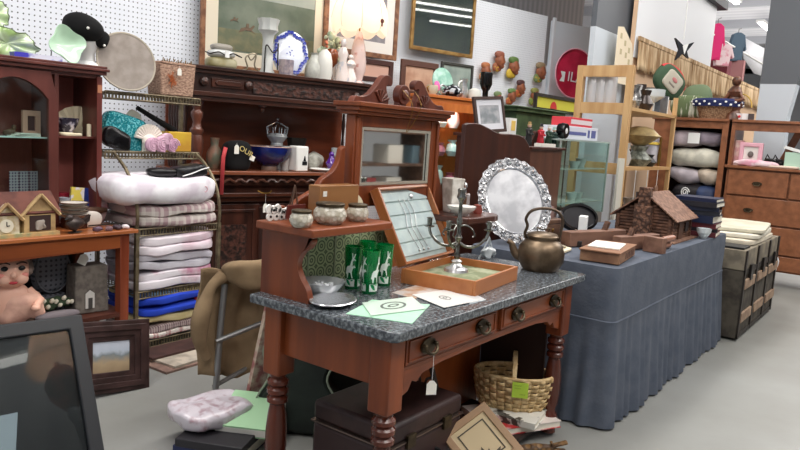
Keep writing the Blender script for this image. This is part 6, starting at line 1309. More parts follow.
# ================================================================ SETTLE WITH SCROLLED END, behind the blue table
DM = wood((76, 36, 22), (48, 20, 12), rough=.3); ys = 2.16
sp0 = W(464, 124, Y=ys); spx = lambda u, v: (W(u, v, Y=ys).x-sp0.x, W(u, v, Y=ys).z)
t = thing('settle', 'tall dark brown settle with S-curved side panels behind the blue table', 'settle', (sp0.x, ys, 0))
curve = [spx(467, 123), spx(477, 123.5), spx(487, 128), spx(497, 133), spx(510, 134), spx(520, 136), spx(526, 143), spx(529, 150)]
cs = [tuple(p) for p in spline(curve, 5)]
MB().prism([(0, 0)]+[(0, cs[0][1]-.01)]+cs+[(cs[-1][0]+.0, 0)], .03).build('scrolled_panel', DM, t, bevel=.004)
b0 = cs[-1][0]; b1 = spx(562, 150)[0]; zt_ = spx(545, 147)[1]
MB().b2((b0+.002, .0, 0), (b1, .20, zt_-.02)).build('settle_box', wood((104, 66, 50), (78, 46, 34)), t); MB().b2((b0-.0, -.02, zt_-.02), (b1+.02, .21, zt_)).build('box_top', DM, t, bevel=.004)
ze = spx(560, 135)[1]; MB().prism([tuple(p) for p in spline([(b1-.16, zt_), (b1-.15, ze-.04), (b1-.08, ze+.02), (b1-.0, ze-.04), (b1+.01, zt_)], 5)], .03, c=(0, .18, 0)).build('scrolled_panel', DM, t)
# figurines on the settle box
def carol(u, col, label, h=.135, hatc=(40, 40, 44)):
    q = W(u, 145, Y=ys+.12); t = thing('figurine', label, 'figurine', (q.x, ys+.12, zt_+.0), group='small costumed figurines')
    MB().lathe([(0, 0), (.026, 0), (.03, .01), (.02, h*.5), (.028, h*.68), (.012, h*.74), (0, h*.75)], 14).build('robe', mat(col, .5), t); MB().ell((0, 0, h*.82), .014).build('head', mat((220, 180, 160), .5), t); MB().lathe([(0, h*.86), (.018, h*.86), (.012, h*.89), (.011, h*.99), (0, h)], 12).build('hat', mat(hatc, .5), t)
    for s_ in (-1, 1): MB().tube([(s_*.02, 0, h*.65), (s_*.03, -.015, h*.5), (s_*.008, -.03, h*.48)], .006, 7).build('arm', mat(col, .5), t)
carol(528, (40, 40, 40), 'dark-coated figurine with white face at the left of the costumed figurines', .17, (170, 140, 90)); carol(540, (176, 36, 50), 'red-coated figurine in the middle of the costumed figurines', .165); carol(548, (40, 66, 50), 'green-coated figurine right beside the red-coated one', .16, (200, 200, 196)); carol(553, (24, 50, 44), 'darkest green figurine at the right of the costumed figurines', .15, (150, 180, 170))
q = W(545, 147, Y=ys+.04); t = thing('white_slab', 'thin white slab in front of the costumed figurines', 'slab', (q.x, ys+.04, zt_)); MB().box((0, 0, .012), (.22, .06, .024)).build('slab', PAPER, t, smooth=False)
# pedestal cabinet behind the settle panel with standing frame
t = thing('pedestal', 'plain dark pedestal cabinet behind the scrolled settle panel', 'cabinet', (4.04, 2.42, 0)); PZ = W(500, 135, Y=2.45).z
MB().b2((-.02, 0, 0), (.62, .15, PZ-.02)).build('case', DM, t); MB().b2((-.04, -.02, PZ-.02), (.64, .17, PZ)).build('top', DM, t, bevel=.003)
f0 = W(477, 128, Y=2.45); f1 = W(503, 134, Y=2.45); ft = W(476, 97, Y=2.45)
t = thing('standing_frame', 'dark wood frame with white mount standing above the settle panel', 'picture frame', (f0.x, 2.45, PZ), rot=(R_(-10), R_(-5), R_(-12))); w = (f1.x-f0.x)*.82; h = (ft.z-PZ)*1.03
MB().ring([(0, 0), (w, 0), (w, h), (0, h)], [(.02, .02), (w-.02, .02), (w-.02, h-.02), (.02, h-.02)], .02).build('frame', mat((64, 44, 38), .4), t, smooth=False); MB().ring([(.02, .02), (w-.02, .02), (w-.02, h-.02), (.02, h-.02)], [(.05, .06), (w-.05, .06), (w-.05, h-.06), (.05, h-.06)], .006).build('mount', mat((216, 216, 222), .6), t, smooth=False); MB().b2((.045, 0, .055), (w-.045, .004, h-.055)).build('picture', mat((130, 136, 140), .6, col2=(176, 176, 180), scale=14), t, smooth=False)
q = W(512, 133, Y=2.5); t = thing('yellow_window_box', 'white box with a yellow face between standing frame and figurines', 'box', (q.x, 2.5, PZ)); hh = W(512, 118, Y=2.5).z-PZ; MB().b2((-.05, 0, 0), (.06, .08, hh)).build('carton', WHITE, t, smooth=False); MB().b2((-.02, -.003, hh*.3), (.04, 0, hh*.85)).build('yellow_face', mat((232, 196, 100), .6), t, smooth=False)
# back cabinet with green shelf and yellow picture
gz = W(540, 137, Y=2.95).z
t = thing('back_cabinet', 'dark low cabinet behind the settle carrying the green wooden shelf', 'cabinet', (W(515, 112, Y=2.95).x+.04, 2.90, 0)); MB().b2((0, 0, 0), (1.0, .36, gz-.002)).build('case', mat((60, 44, 38), .6), t)
g0 = W(515, 112, Y=2.95); g1 = W(564, 112, Y=2.95); gt = W(540, 109, Y=2.95).z
GRN = mat((74, 96, 62), .6, col2=(58, 78, 50), scale=10)
t = thing('green_shelf', 'green painted wooden shelf box with moulded top on the back cabinet', 'shelf', (g0.x, 2.95, gz)); w = g1.x-g0.x
MB().b2((.07, .02, 0), (w-.07, .28, gt-gz-.05)).build('box_body', GRN, t); MB().b2((-.0, -.02, gt-gz-.045), (w, .30, gt-gz-.012)).b2((-.03, -.04, gt-gz-.012), (w+.03, .30, gt-gz)).build('moulded_top', GRN, t, bevel=.004)
y0 = W(534, 108, Y=3.1); y1 = W(577, 108, Y=3.1); yt = W(550, 95, Y=3.1).z
t = thing('yellow_picture', 'black-framed yellow picture with a red dome standing on the green shelf', 'picture frame', (y0.x, 3.1, gt)); w = y1.x-y0.x; h = max(.16, yt-gt)
MB().ring([(0, 0), (w, 0), (w, h), (0, h)], [(.03, .03), (w-.03, .03), (w-.03, h-.03), (.03, h-.03)], .03).build('frame', mat((36, 30, 28), .4), t, smooth=False); MB().b2((.02, 0, .02), (w-.02, .006, h-.02)).build('picture', mat((196, 190, 60), .6), t, smooth=False)
MB().prism([(w*.42+.075*math.cos(R_(a)), .035+.07*math.sin(R_(a))) for a in range(0, 181, 15)], .003, c=(0, -.002, 0)).build('red_dome', mat((190, 40, 40), .6), t, smooth=False)
# glass showcase
s0 = W(561, 142, Y=2.2); s1 = W(609, 142, Y=2.2); sz = W(585, 142, Y=2.2).z; sb = .85; s0x = max(s0.x, sp0.x+b1+.04); w = s1.x-s0x
t = thing('glass_showcase', 'tall glass display showcase behind the blue table', 'showcase', (s0x, 2.2, 0))
MB().b2((0, 0, 0), (w, .40, sb)).build('base', mat((118, 112, 106), .6), t, bevel=.003); MB().b2((.01, .385, sb), (w-.01, .392, sz-.002)).build('back_panel', mat((186, 190, 182), .6), t)
GT = mat((176, 190, 186), .15, alpha=1); 
for lo, hi in (((0, 0, sb), (w, .006, sz)), ((0, .394, sb), (w, .40, sz)), ((0, .006, sb), (.006, .394, sz)), ((w-.006, .006, sb), (w, .394, sz))): MB().b2(lo, hi).build('glass_pane', PANE, t, smooth=False)
m = MB()
for x in (0, w): 
    for y in (0, .4): MB().b2((x-.006, y-.006, sb), (x+.006, y+.006, sz)).build('corner_edge', mat((170, 190, 182), .2, .3), t)
MB().b2((-.01, -.01, sz), (w+.01, .41, sz+.012)).build('top_pane', mat((170, 186, 180), .12, coat=.5), t)
zz = []
for v in (168, 200): z = W(590, v, Y=2.25).z; zz.append(z); MB().b2((.01, .01, z-.008), (w-.01, .39, z)).build('glass_shelf', mat((176, 190, 184), .15, coat=.5), t)
k = 0
for zi, z in enumerate([sb+.001]+sorted(zz)):
    for j in range(4):
        x = .10+j*(w-.2)/3; H = (.05, .07, .04, .06)[(j+zi) % 4]
        g = thing('cut_glass', '%s small glass piece on the %s level inside the showcase' % (('far left', 'inner left', 'inner right', 'far right')[j], ('bottom', 'middle', 'top')[zi]), 'glassware', (s0x+x, 2.34+.05*(j % 2), z), group='glassware in the showcase'); MB().lathe([(0, 0), (.03, 0), (.05, H), (.045, H), (.02, .01), (0, .01)], 14).build('glass_body', mat((196, 206, 204), .1, coat=.5), g)
zt2 = sz+.013
def crate(name, label, u0, u1, v0, v1, Y, z, d, m_, cat='box', rz=0):
    a = W(u0, v1, Y=Y); b_ = W(u1, v1, Y=Y); h = abs(W((u0+u1)/2, v0, Y=Y).z-W((u0+u1)/2, v1, Y=Y).z); t = thing(name, label, cat, (a.x, Y, z), rz=rz); w = b_.x-a.x
    MB().b2((0, 0, 0), (w, d, h)).build('carton', m_, t, bevel=.003); return t, w, h
t, w_, h_ = crate('white_carton', 'long white carton with blue lettering on the glass showcase', 566, 597, 128, 141, 2.25, zt2, .2, mat((214, 214, 224), .5)); MB().b2((.03, -.003, h_*.35), (w_*.6, 0, h_*.6)).b2((w_*.66, -.003, h_*.2), (w_*.72, 0, h_*.8)).b2((w_*.78, -.003, h_*.2), (w_*.92, 0, h_*.8)).build('blue_print', mat((90, 96, 150), .5), t, smooth=False)
t, w_, h_ = crate('red_carton', 'red and white carton stacked on the long white carton', 570, 592, 118, 127, 2.27, zt2+h_+.001, .16, mat((206, 60, 70), .5)); MB().b2((.01, -.003, h_*.25), (w_-.01, 0, h_*.75)).build('white_band', mat((226, 214, 216), .5), t, smooth=False)
q = W(562, 140, Y=2.25); t = thing('black_camera', 'black round object with white dial left of the cartons on the showcase', 'clock', (max(q.x, s0x+.03), 2.25, zt2)); m = MB(); m.lathe([(0, -.03), (.055, -.03), (.06, 0), (.055, .03), (0, .03)], 20, (0, 0, .06), rot=(R_(90), 0, 0)); m.build('body', BLACKG, t); MB().lathe([(0, 0), (.022, 0), (0, .004)], 14, (.0, -.031, .06), rot=(R_(90), 0, 0)).build('dial', WHITE, t)

# ================================================================ PINE SHELF TOWER
p2 = W(617, 210, Y=2.22); TXN = p2.x; p3x = W(667, 180, Y=2.22).x; p1 = W(580, 90, X=TXN)
TT = W(622, 62, Y=2.22).z; TYB = min(p1.y, 2.85)
t = thing('pine_shelving', 'open pine shelving unit crowded with glassware behind the blue table', 'shelving', (TXN, 2.22, 0)); L_ = p3x-TXN; D_ = TYB-2.22
for x, y, s_, nm in ((0, 0, .06, 'post'), (0, D_, .06, 'post'), (L_, 0, .04, 'post'), (L_, D_, .04, 'post')):
    MB().b2((x-s_/2, y-s_/2, 0), (x+s_/2, y+s_/2, TT if x == 0 else W(676, 98, Y=2.22).z)).build('post', PINE, t, bevel=.002)
z1 = W(640, 109, Y=2.22).z; z2 = W(640, 167, Y=2.22).z; z3 = .62
MB().b2((-.02, 0, TT-.10), (.02, D_, TT)).build('side_rail', PINE, t)
for z in (z1, z2, z3): MB().b2((0, -.02, z-.03), (L_, D_, z)).build('shelf', PINEX, t); 
for z in (z1+.0, z2): MB().b2((-.02, 0, z-.07), (.02, D_, z+.03)).build('side_rail', PINE, t)
SILV2 = mat((170, 168, 166), .25, .8, col2=(90, 88, 88), scale=20)
def tw(u, z, y, prof, m_, label, name='glassware', cat='glassware', seg=18, part='body', grp='glass and silver on the pine shelving', wob=None, rz=0):
    q = W(u, 140, Y=2.22+y); x = min(max(q.x, TXN+.06), TXN+L_-.07); g = thing(name, label, cat, (x, 2.22+y, z), group=grp, rz=rz); MB().lathe(prof, seg, wob=wob).build(part, m_, g); return g
VASE = lambda h, r: [(0, 0), (r*.6, 0), (r, h*.35), (r*.5, h*.75), (r*.7, h), (r*.6, h), (0, h*.8)]
CUP = lambda h, r: [(0, 0), (r*.7, 0), (r*.1, h*.1), (r*.1, h*.45), (r, h*.7), (r, h), (r*.9, h), (0, h*.55)]
for i, (u, h, r, m_, y, l) in enumerate(((630, .22, .07, SILV2, .08, 'tarnished silver jug at the left of the pine unit top shelf'), (636, .30, .05, mat((70, 60, 58), .3, .5), .3, 'tall dark candlestick at the back of the pine unit top shelf'), (641, .20, .08, mat((56, 48, 46), .3, .4), .08, 'dark pewter figure group on the pine unit top shelf'), (650, .24, .10, CRYSTAL, .12, 'large clear glass goblet on the pine unit top shelf'), (655, .20, .08, mat((150, 156, 160), .15, .4), .35, 'grey glass vase at the back of the pine unit top shelf'))):
    tw(u, z1, y, VASE(h, r) if i % 2 == 0 else CUP(h, r), m_, l)
q = W(663, 104, Y=2.30); t = thing('picture_block', 'dark blue-grey glass block with white edge on the pine unit top shelf', 'block', (q.x, 2.28, z1)); MB().b2((-.16, 0, 0), (.09, .06, .19)).build('block', mat((66, 74, 84), .3, col2=(96, 104, 112), scale=9), t); MB().b2((.09, 0, 0), (.12, .06, .19)).build('white_edge', WHITE, t)
for u, h, r, m_, y, l in ((633, .16, .08, mat((96, 86, 76), .4), .3, 'brown pot at the back left of the pine unit middle shelf'), (640, .20, .13, mat((150, 156, 146), .3, col2=(90, 96, 88), scale=24), .12, 'leafy silver and white centrepiece on the pine unit middle shelf'), (650, .12, .09, mat((40, 44, 46), .3), .08, 'black and white bowl at the right of the pine unit middle shelf'), (657, .34, .11, CRYSTAL, .3, 'tall clear glass vase at the back of the pine unit middle shelf'), (661, .30, .02, BRASS, .08, 'thin brass candlestick at the right end of the middle pine shelf')):
    tw(u, z2, y, VASE(h, r), m_, l, wob=(lambda a, r, z: 1+.12*math.sin(a*7+z*50)) if 'leafy' in l else None)
random.seed(21)
for i, (u, y, zz_, h, r, c_, l) in enumerate(((626, .22, z1, .17, .05, (190, 190, 192), 'small silver cup at the far left of the pine unit top shelf'), (633, .2, z1, .26, .06, (214, 214, 214), 'tall white glass behind the silver jug on the pine unit top shelf'), (646, .25, z1, .28, .05, (120, 116, 112), 'grey metal pitcher in the middle of the pine unit top shelf'), (627, .12, z2, .22, .06, (206, 204, 200), 'white pitcher at the far left of the pine unit middle shelf'), (646, .3, z2, .26, .06, (96, 104, 92), 'green-grey bottle behind the centrepiece on the pine unit middle shelf'), (636, .1, z3, .30, .10, (150, 140, 130), 'tan crock at the front of the pine unit lower shelf'), (652, .08, z3, .34, .10, (90, 60, 48), 'dark brown crock at the front of the pine unit lower shelf'))):
    tw(u, zz_, y, VASE(h, r) if i % 2 else CUP(h, r), mat(c_, .25, .3), l)
g = tw(640, z2+.201, .12, [(.05, .0), (.20, .10), (.12, .17), (.05, .19), (0, .19)], mat((186, 166, 120), .4, col2=(150, 130, 90), scale=12), 'amber glass dome above the leafy centrepiece', 'glass_dome', 'dome', wob=lambda a, r, z: 1+.05*math.sin(a*6))
g = tw(655, z2, .2, [(0, 0), (.06, 0), (.11, .05), (.09, .32), (0, .38)], mat((206, 206, 214), .5, col2=(170, 170, 184), scale=8), 'white cloth doll shape with yellow stripe on the middle pine shelf', 'cloth_doll', 'doll'); MB().lathe([(.095, .22), (.112, .225), (.1, .25)], 18).build('yellow_band', mat((220, 190, 70), .6), g)
for u, h, r, m_, y, l in ((628, .22, .09, mat((120, 92, 78), .6), .2, 'brown jar at the left of the pine unit lower shelf'), (646, .26, .10, mat((206, 200, 190), .6), .2, 'white jar in the middle of the pine unit lower shelf'), (658, .20, .09, mat((110, 84, 70), .6), .2, 'brown jar at the right of the pine unit lower shelf')): tw(u, z3, y, VASE(h, r), m_, l)
for u, dz, c_, l in ((633, .36, (140, 40, 44), 'red heart ornament hanging under the middle pine shelf'), (645, .28, (120, 84, 66), 'brown ornament hanging under the middle pine shelf'), (655, .2, (130, 96, 76), 'tan ornament hanging high under the middle pine shelf')):
    q = W(u, 180, Y=2.215); g = thing('hanging_ornament', l, 'ornament', (q.x, 2.196, z2-.03)); MB().tube([(0, 0, .0), (0, 0, -dz+.04)], .003).build('cord', WHITE, g); MB().soft((0, 0, -dz), (.09, .03, .10), e=.9).build('ornament_body', mat(c_, .5), g)
for i, (u, l) in enumerate(((592, 'left clear jar between the posts at the end of the pine shelving'), (601, 'middle clear jar between the posts at the end of the pine shelving'), (609, 'right clear jar between the posts at the end of the pine shelving'))):
    q = W(u, 100, X=TXN+.08); g = thing('clear_jar', l, 'jar', (TXN+.085, q.y, z1), group='clear jars at the end of the pine shelving'); MB().lathe([(0, 0), (.055, 0), (.06, .02), (.06, .26), (.04, .30), (.045, .32), (0, .32)], 18).build('jar_body', mat((214, 214, 216), .1, coat=.6, trans=.3), g); MB().lathe([(.05, .32), (.05, .35), (0, .355)], 16).build('lid', SILVER, g)
q0 = W(598, 200, Y=2.15); t = thing('white_board', 'cream white board standing between glass showcase and pine post', 'board', (TXN-.20, 2.17, 0)); MB().b2((0, 0, 0), (.13, .02, W(605, 158, Y=2.17).z)).build('board', mat((212, 208, 196), .6), t, smooth=False)

# ================================================================ TRUNK
NX0, NX1, NY0, NZ = 5.71, 7.12, 1.02, .70
t = thing('steamer_trunk', 'old grey-brown steamer trunk with wooden slats at the end of the blue table', 'trunk', (NX0, NY0, 0)); nw, nd = NX1-NX0, .52
CV = mat((84, 78, 68), .8, col2=(60, 54, 48), scale=10, bump=.3); SLT = mat((168, 142, 118), .6, col2=(136, 110, 90), scale=14); MET = mat((54, 48, 44), .5, .5)
MB().b2((0, 0, .02), (nw, nd, NZ-.16)).build('trunk_body', CV, t, bevel=.004); MB().b2((0, 0, NZ-.155), (nw, nd, NZ)).build('lid', mat((140, 130, 112), .8, col2=(110, 102, 90), scale=9), t, bevel=.006)
for z in (.14, .40): 
    m = MB()
    for a, b_ in ((.03, .40), (.52, .90), (1.0, 1.42)): m.b2((a, -.018, z), (b_, 0, z+.075))
    m.build('slat', SLT, t, bevel=.003)
m = MB()
for x in (0, .455, .945, nw-.04): m.b2((x, -.012, .02), (x+.04, .0, NZ))
m.b2((0, -.008, .02), (nw, 0, .05)).b2((0, -.008, NZ-.19), (nw, 0, NZ-.15)); m.build('metal_strap', MET, t)
m = MB()
for x in (.2, .7, 1.2): m.b2((x-.04, -.025, NZ-.24), (x+.04, -.008, NZ-.12))
m.build('latch', mat((46, 42, 40), .4, .7), t)
for k, (dx, w, h, c_, l) in enumerate(((.62, 1.0, .045, (216, 206, 186), 'folded cream cloth, bottom of the pile on the trunk'), (.66, .95, .04, (226, 220, 204), 'folded off-white cloth, middle of the pile on the trunk'), (.70, .9, .035, (206, 200, 180), 'folded beige paper bundle, top of the pile on the trunk'))):
    z = NZ+(.001, .047, .088)[k]; g = thing('folded_cloth', l, 'cloth', (NX0+dx+.15, NY0+.24, z), rz=.05*k, group='folded cloths on the trunk'); MB().soft((0, 0, h/2), (w, .46, h), e=.25, nz=.008, ns=5).build('cloth', mat(c_, .85, col2=tuple(int(a*.92) for a in c_), scale=7), g)
t = thing('trunk_tray', 'thin dark tray lying at the near end of the trunk top', 'tray', (NX0+.13, NY0+.2, NZ+.001)); MB().box((0, 0, .008), (.22, .36, .016)).build('tray_base', BLACK, t, bevel=.003)
t = thing('plastic_bags', 'white plastic bags hanging beside the far end of the trunk', 'bags', (NX1+.10, NY0+.12, 0)); MB().soft((0, 0, .30), (.14, .22, .56), e=.7, nz=.04, ns=9, nu=32, nv=20).build('bag_body', mat((226, 230, 234), .3, coat=.3), t)
t = thing('dark_bag', 'dark patterned bag on the floor between trunk and chest of drawers', 'bag', (7.95, 1.35, 0)); MB().soft((0, 0, .28), (.4, .3, .56), e=.7, nz=.04, ns=6, nu=32, nv=20).build('bag_body', mat((44, 40, 42), .6, col2=(170, 166, 160), scale=9, mix=(.54, .6)), t)

# ================================================================ LINEN CABINET + CHEST OF DRAWERS (facing us across the aisle end)
KX = 8.5
a = W(727, 140, X=KX); b_ = W(655, 117, X=KX); KY1 = min(b_.y, 2.80); KY0 = a.y; KT = W(700, 118, X=KX).z
t = thing('linen_cabinet', 'reddish brown open cabinet stuffed with pillows and linens', 'cabinet', (KX, KY1, 0), rz=R_(-90)); w = KY1-KY0
o0 = KY1-W(673, 140, X=KX).y; o1 = KY1-W(721, 140, X=KX).y; oz = W(700, 128, X=KX).z
MB().b2((0, 0, 0), (o0, .03, KT-.03)).b2((o1, 0, 0), (w, .03, KT-.03)).b2((o0, 0, oz), (o1, .03, KT-.03)).b2((o0, 0, 0), (o1, .03, .45)).build('front_frame', CHESTW, t, bevel=.003)
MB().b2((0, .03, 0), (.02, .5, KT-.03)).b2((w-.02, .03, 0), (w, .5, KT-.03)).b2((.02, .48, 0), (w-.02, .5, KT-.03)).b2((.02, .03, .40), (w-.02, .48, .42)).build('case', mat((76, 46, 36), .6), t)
MB().b2((-.02, -.03, KT-.03), (w+.0, .52, KT)).build('top', CHESTW, t, bevel=.003)
pil = [(.30, 1.55, .42, .20, (206, 190, 196), 'lilac white pillow in plastic at the top of the linen cabinet'), (.62, 1.56, .34, .17, (150, 138, 150), 'grey violet bundle at the top right of the linen cabinet'), (.45, 1.33, .66, .22, (216, 212, 196), 'long cream bolster across the middle of the linen cabinet'), (.32, 1.12, .42, .18, (196, 186, 192), 'crumpled lilac sheet at the lower left of the linen cabinet'), (.66, 1.13, .30, .17, (206, 190, 172), 'beige folded cloth at the lower right of the linen cabinet'), (.40, .93, .40, .20, (40, 36, 40), 'black bag with white swirl low in the linen cabinet'), (.66, .92, .28, .2, (50, 66, 104), 'blue bundle low at the right of the linen cabinet'), (.48, .62, .66, .38, (120, 110, 116), 'large grey bundle at the bottom of the linen cabinet')]
for x, z, sx, sz_, c_, l in pil:
    x = o0+(o1-o0)*(x-.15)/.66; g = thing('linen_bundle', l, 'linen', (KX+.20, KY1-x, z-sz_/2), rot=(0, .16*math.sin(z*40), R_(-90)), group='linens in the cabinet'); MB().soft((0, 0, sz_/2), (sx, .30, sz_), e=.75, nz=.03, ns=7, nu=32, nv=18, seed=z).build('bundle', mat(c_, .6, col2=tuple(min(255, int(a*.86)) for a in c_), scale=8, bump=.3), g)
    if 'swirl' in l: MB().tube([(.05*math.cos(a)*(1-a/16), -.165, .1+.06*math.sin(a)*(1-a/16)) for a in [k*.5 for k in range(28)]], .007, 6).build('white_swirl', WHITE, g)
g = thing('white_label', 'white paper label sheet on the lilac pillow in the cabinet', 'paper', (KX+.03, KY1-(o0+o1)/2+.04, 1.50), rz=R_(-90)); MB().box((0, 0, .06), (.13, .003, .12)).build('sheet', WHITE, g)
# chest
CYa = KY0-.03; CW_ = CYa-.55; CT = W(760, 167, X=KX).z
t = thing('chest_of_drawers', 'brown chest of drawers with open hutch shelf at the right edge', 'chest of drawers', (KX, CYa, 0), rz=R_(-90))
MB().b2((0, .03, .16), (CW_, .5, CT-.03)).build('case', CHESTW, t); MB().b2((-.02, -.02, CT-.03), (CW_+.02, .52, CT)).build('top', CHESTW, t, bevel=.004)
for x in (.03, CW_-.07): 
    for y in (.04, .44): MB().b2((x, y, 0), (x+.05, y+.05, .16)).build('foot', CHESTW, t)
rows = [(CT-.32, CT-.05, 2), (CT-.62, CT-.34, 1), (CT-.93, CT-.64, 1), (.18, CT-.95, 1)]
def knob(m, x, z): m.prism([(x+.05*math.cos(a), z+.022*math.sin(a)) for a in [2*math.pi*i/14 for i in range(14)]], .008, c=(0, -.004, 0)); m.tube(spline([(x-.035, -.01, z), (x-.025, -.03, z-.02), (x+.025, -.03, z-.02), (x+.035, -.01, z)], 3), .006, 6)
for z0, z1_, n in rows:
    for i in range(n):
        xa_, xb_ = .03+i*(CW_-.04)/n, .03+(i+1)*(CW_-.04)/n-.02
        d_ = MB().b2((xa_, .0, z0), (xb_, .03, z1_)).build('drawer', CHESTW, t, bevel=.004)
        for f in ((.5,) if n == 2 else (.2, .8)): m = MB(); knob(m, xa_+(xb_-xa_)*f, (z0+z1_)/2); m.build('handle', OLDBRASS, d_)
MB().b2((0, .02, CT), (.04, .48, KT-.03)).build('hutch_side', CHESTW, t); MB().b2((CW_-.04, .02, CT), (CW_, .48, KT-.03)).build('hutch_side', CHESTW, t); MB().b2((-.0, .0, KT-.03), (CW_, .5, KT)).b2((.04, .03, KT-.12), (CW_-.04, .05, KT-.03)).build('hutch_top', CHESTW, t, bevel=.003)
MB().add([(.42, .40, CT), (.50, .40, CT), (.68, .40, KT-.03), (.60, .40, KT-.03), (.42, .43, CT), (.50, .43, CT), (.68, .43, KT-.03), (.60, .43, KT-.03)][:8], [(0, 1, 2, 3), (7, 6, 5, 4), (0, 4, 5, 1), (1, 5, 6, 2), (2, 6, 7, 3), (3, 7, 4, 0)]).build('diagonal_brace', CHESTW, t)
def ch(u, v, dx, z): q = W(u, v, X=KX+dx); return Vector((KX+dx, q.y, z))
PNK = mat((232, 176, 190), .6)
q = ch(750, 160, .1, CT); t = thing('pink_doll_picture', 'pink square frame around a little doll face on the chest of drawers', 'picture frame', q, rz=R_(-90)); MB().ring(rect(.24, .26), rect(.15, .17), .04, c=(0, 0, .13)).build('frame', PNK, t, bevel=.01); MB().b2((-.09, .0, .03), (.09, .01, .22)).build('backing', mat((226, 220, 214), .6), t); MB().ell((0, -.01, .13), (.03, .01, .035)).build('doll_face', mat((110, 100, 96), .6), t)
q = ch(745, 162, .05, CT); t = thing('pink_plush', 'pink fluffy cloth heap in front of the pink frame on the chest', 'cloth', q+Vector((-.02, -.12, 0)), rz=R_(-90)); t.location.x = KX+.03; MB().soft((0, 0, .035), (.46, .08, .07), e=.8, nz=.015, ns=14).build('cloth', mat((226, 160, 180), .9, col2=(240, 216, 220), scale=12), t)
q = ch(737, 160, .14, CT); t = thing('pink_box', 'tall pink box with faint figures at the left of the chest top', 'box', q, rz=R_(-90)); MB().box((0, 0, .14), (.10, .06, .28)).build('carton', mat((206, 150, 150), .6, col2=(226, 200, 190), scale=16), t)
for u, l in ((770, 'left black shoe on the chest of drawers'), (778, 'right black shoe on the chest of drawers')):
    q = ch(u, 160, .25, CT); t = thing('black_shoe', l, 'shoe', q, rz=.6, group='pair of black shoes on the chest'); MB().soft((0, 0, .05), (.22, .09, .10), e=.8, nz=.006).build('upper', BLACK, t); MB().soft((0, 0, .008), (.23, .095, .016), e=.5).build('sole', mat((60, 58, 56), .6), t); MB().tube([(.05, -.03, .08), (.08, 0, .14), (.05, .03, .08)], .008).build('strap', BLACK, t)
q = ch(796, 160, .12, CT); t = thing('mint_box', 'mint and white box at the right edge on the chest of drawers', 'box', q, rz=R_(-80)); MB().box((0, 0, .09), (.22, .12, .18)).build('carton', mat((180, 210, 190), .5), t); MB().box((.0, 0, .20), (.26, .14, .03), rot=(0, .25, 0)).build('lid', WHITE, t)
q = ch(768, 162, .06, CT); t = thing('cream_shelf_cloth', 'cream folded cloth lying toward the right on the chest top', 'cloth', q+Vector((0, -.1, 0)), rz=R_(-90)); MB().soft((0, 0, .015), (.42, .12, .03), e=.5, nz=.004).build('cloth', mat((226, 206, 190), .8), t)
# on top of the cabinets
q = ch(716, 115, .15, KT); t = thing('starry_basket', 'wicker basket lined with navy white-starred cloth on the linen cabinet', 'basket', q, rz=R_(-90))
MB().lathe([(0, 0), (.15, 0), (.19, .12), (.21, .20), (.20, .20), (.14, .02), (0, .02)], 28, sx=1.15).build('basket_body', WICKER, t)
MB().lathe([(.15, .20), (.21, .225), (.245, .20), (.235, .135), (.215, .14), (.20, .19)], 48, sx=1.12, wob=lambda a, r, z: 1+.03*math.sin(a*14)).build('navy_lining', mat((26, 36, 84), .8), t); m = MB(); random.seed(2)
for k in range(16): a = math.pi+math.pi*k/15; m.ell((.245*1.12*math.cos(a), .247*math.sin(a), .185-.03*(k % 2)), (.014, .008, .012), nu=8, nv=6)
m.build('white_star', WHITE, t)
q = ch(733, 113, .12, KT); t = thing('wood_statue', 'carved brown wooden statue standing on the linen cabinet', 'statue', q, rz=R_(-90)); H = W(733, 75, X=KX+.12).z-KT
MB().lathe([(0, 0), (.10, 0), (.09, .05), (.06, .10), (.09, H*.35), (.06, H*.5), (.08, H*.62), (.05, H*.72), (.03, H*.76), (.0, H*.77)], 16, wob=lambda a, r, z: 1+.1*math.sin(a*3+z*14)).ell((0, 0, H*.86), (.05, .05, H*.12)).build('figure', mat((110, 66, 44), .4, col2=(70, 40, 28), scale=14), t); MB().tube([(.05, -.03, H*.6), (.10, -.06, H*.45), (.02, -.09, H*.4)], .022, 9).tube([(-.05, -.03, H*.6), (-.1, -.05, H*.42), (-.02, -.09, H*.36)], .022, 9).build('arm', mat((110, 66, 44), .4), t)
for u, c_, l in ((739, (214, 206, 206), 'small white box with red dot beside the wooden statue'), (745, (226, 222, 222), 'second small white box right of the statue'), (751, (70, 60, 60), 'small dark box right of the two white ones on the chest hutch')):
    q = ch(u, 116, .10, KT); t = thing('small_box', l, 'box', q, rz=.3); MB().box((0, 0, .035), (.06, .06, .07)).build('carton', mat(c_, .5), t); 
    if 'red dot' in l: MB().ell((-.031, 0, .035), (.004, .015, .015)).build('red_dot', mat((200, 40, 50), .5), t)
q = ch(740, 108, .3, KT); t = thing('yellow_wreath', 'thin yellow twig loop behind the small boxes', 'wreath', q, rz=R_(-90)); MB().tube([(.12*math.cos(a), 0, .15+.15*math.sin(a)) for a in [k*.3 for k in range(20)]], .008, 6).build('twig', mat((196, 160, 80), .8), t)
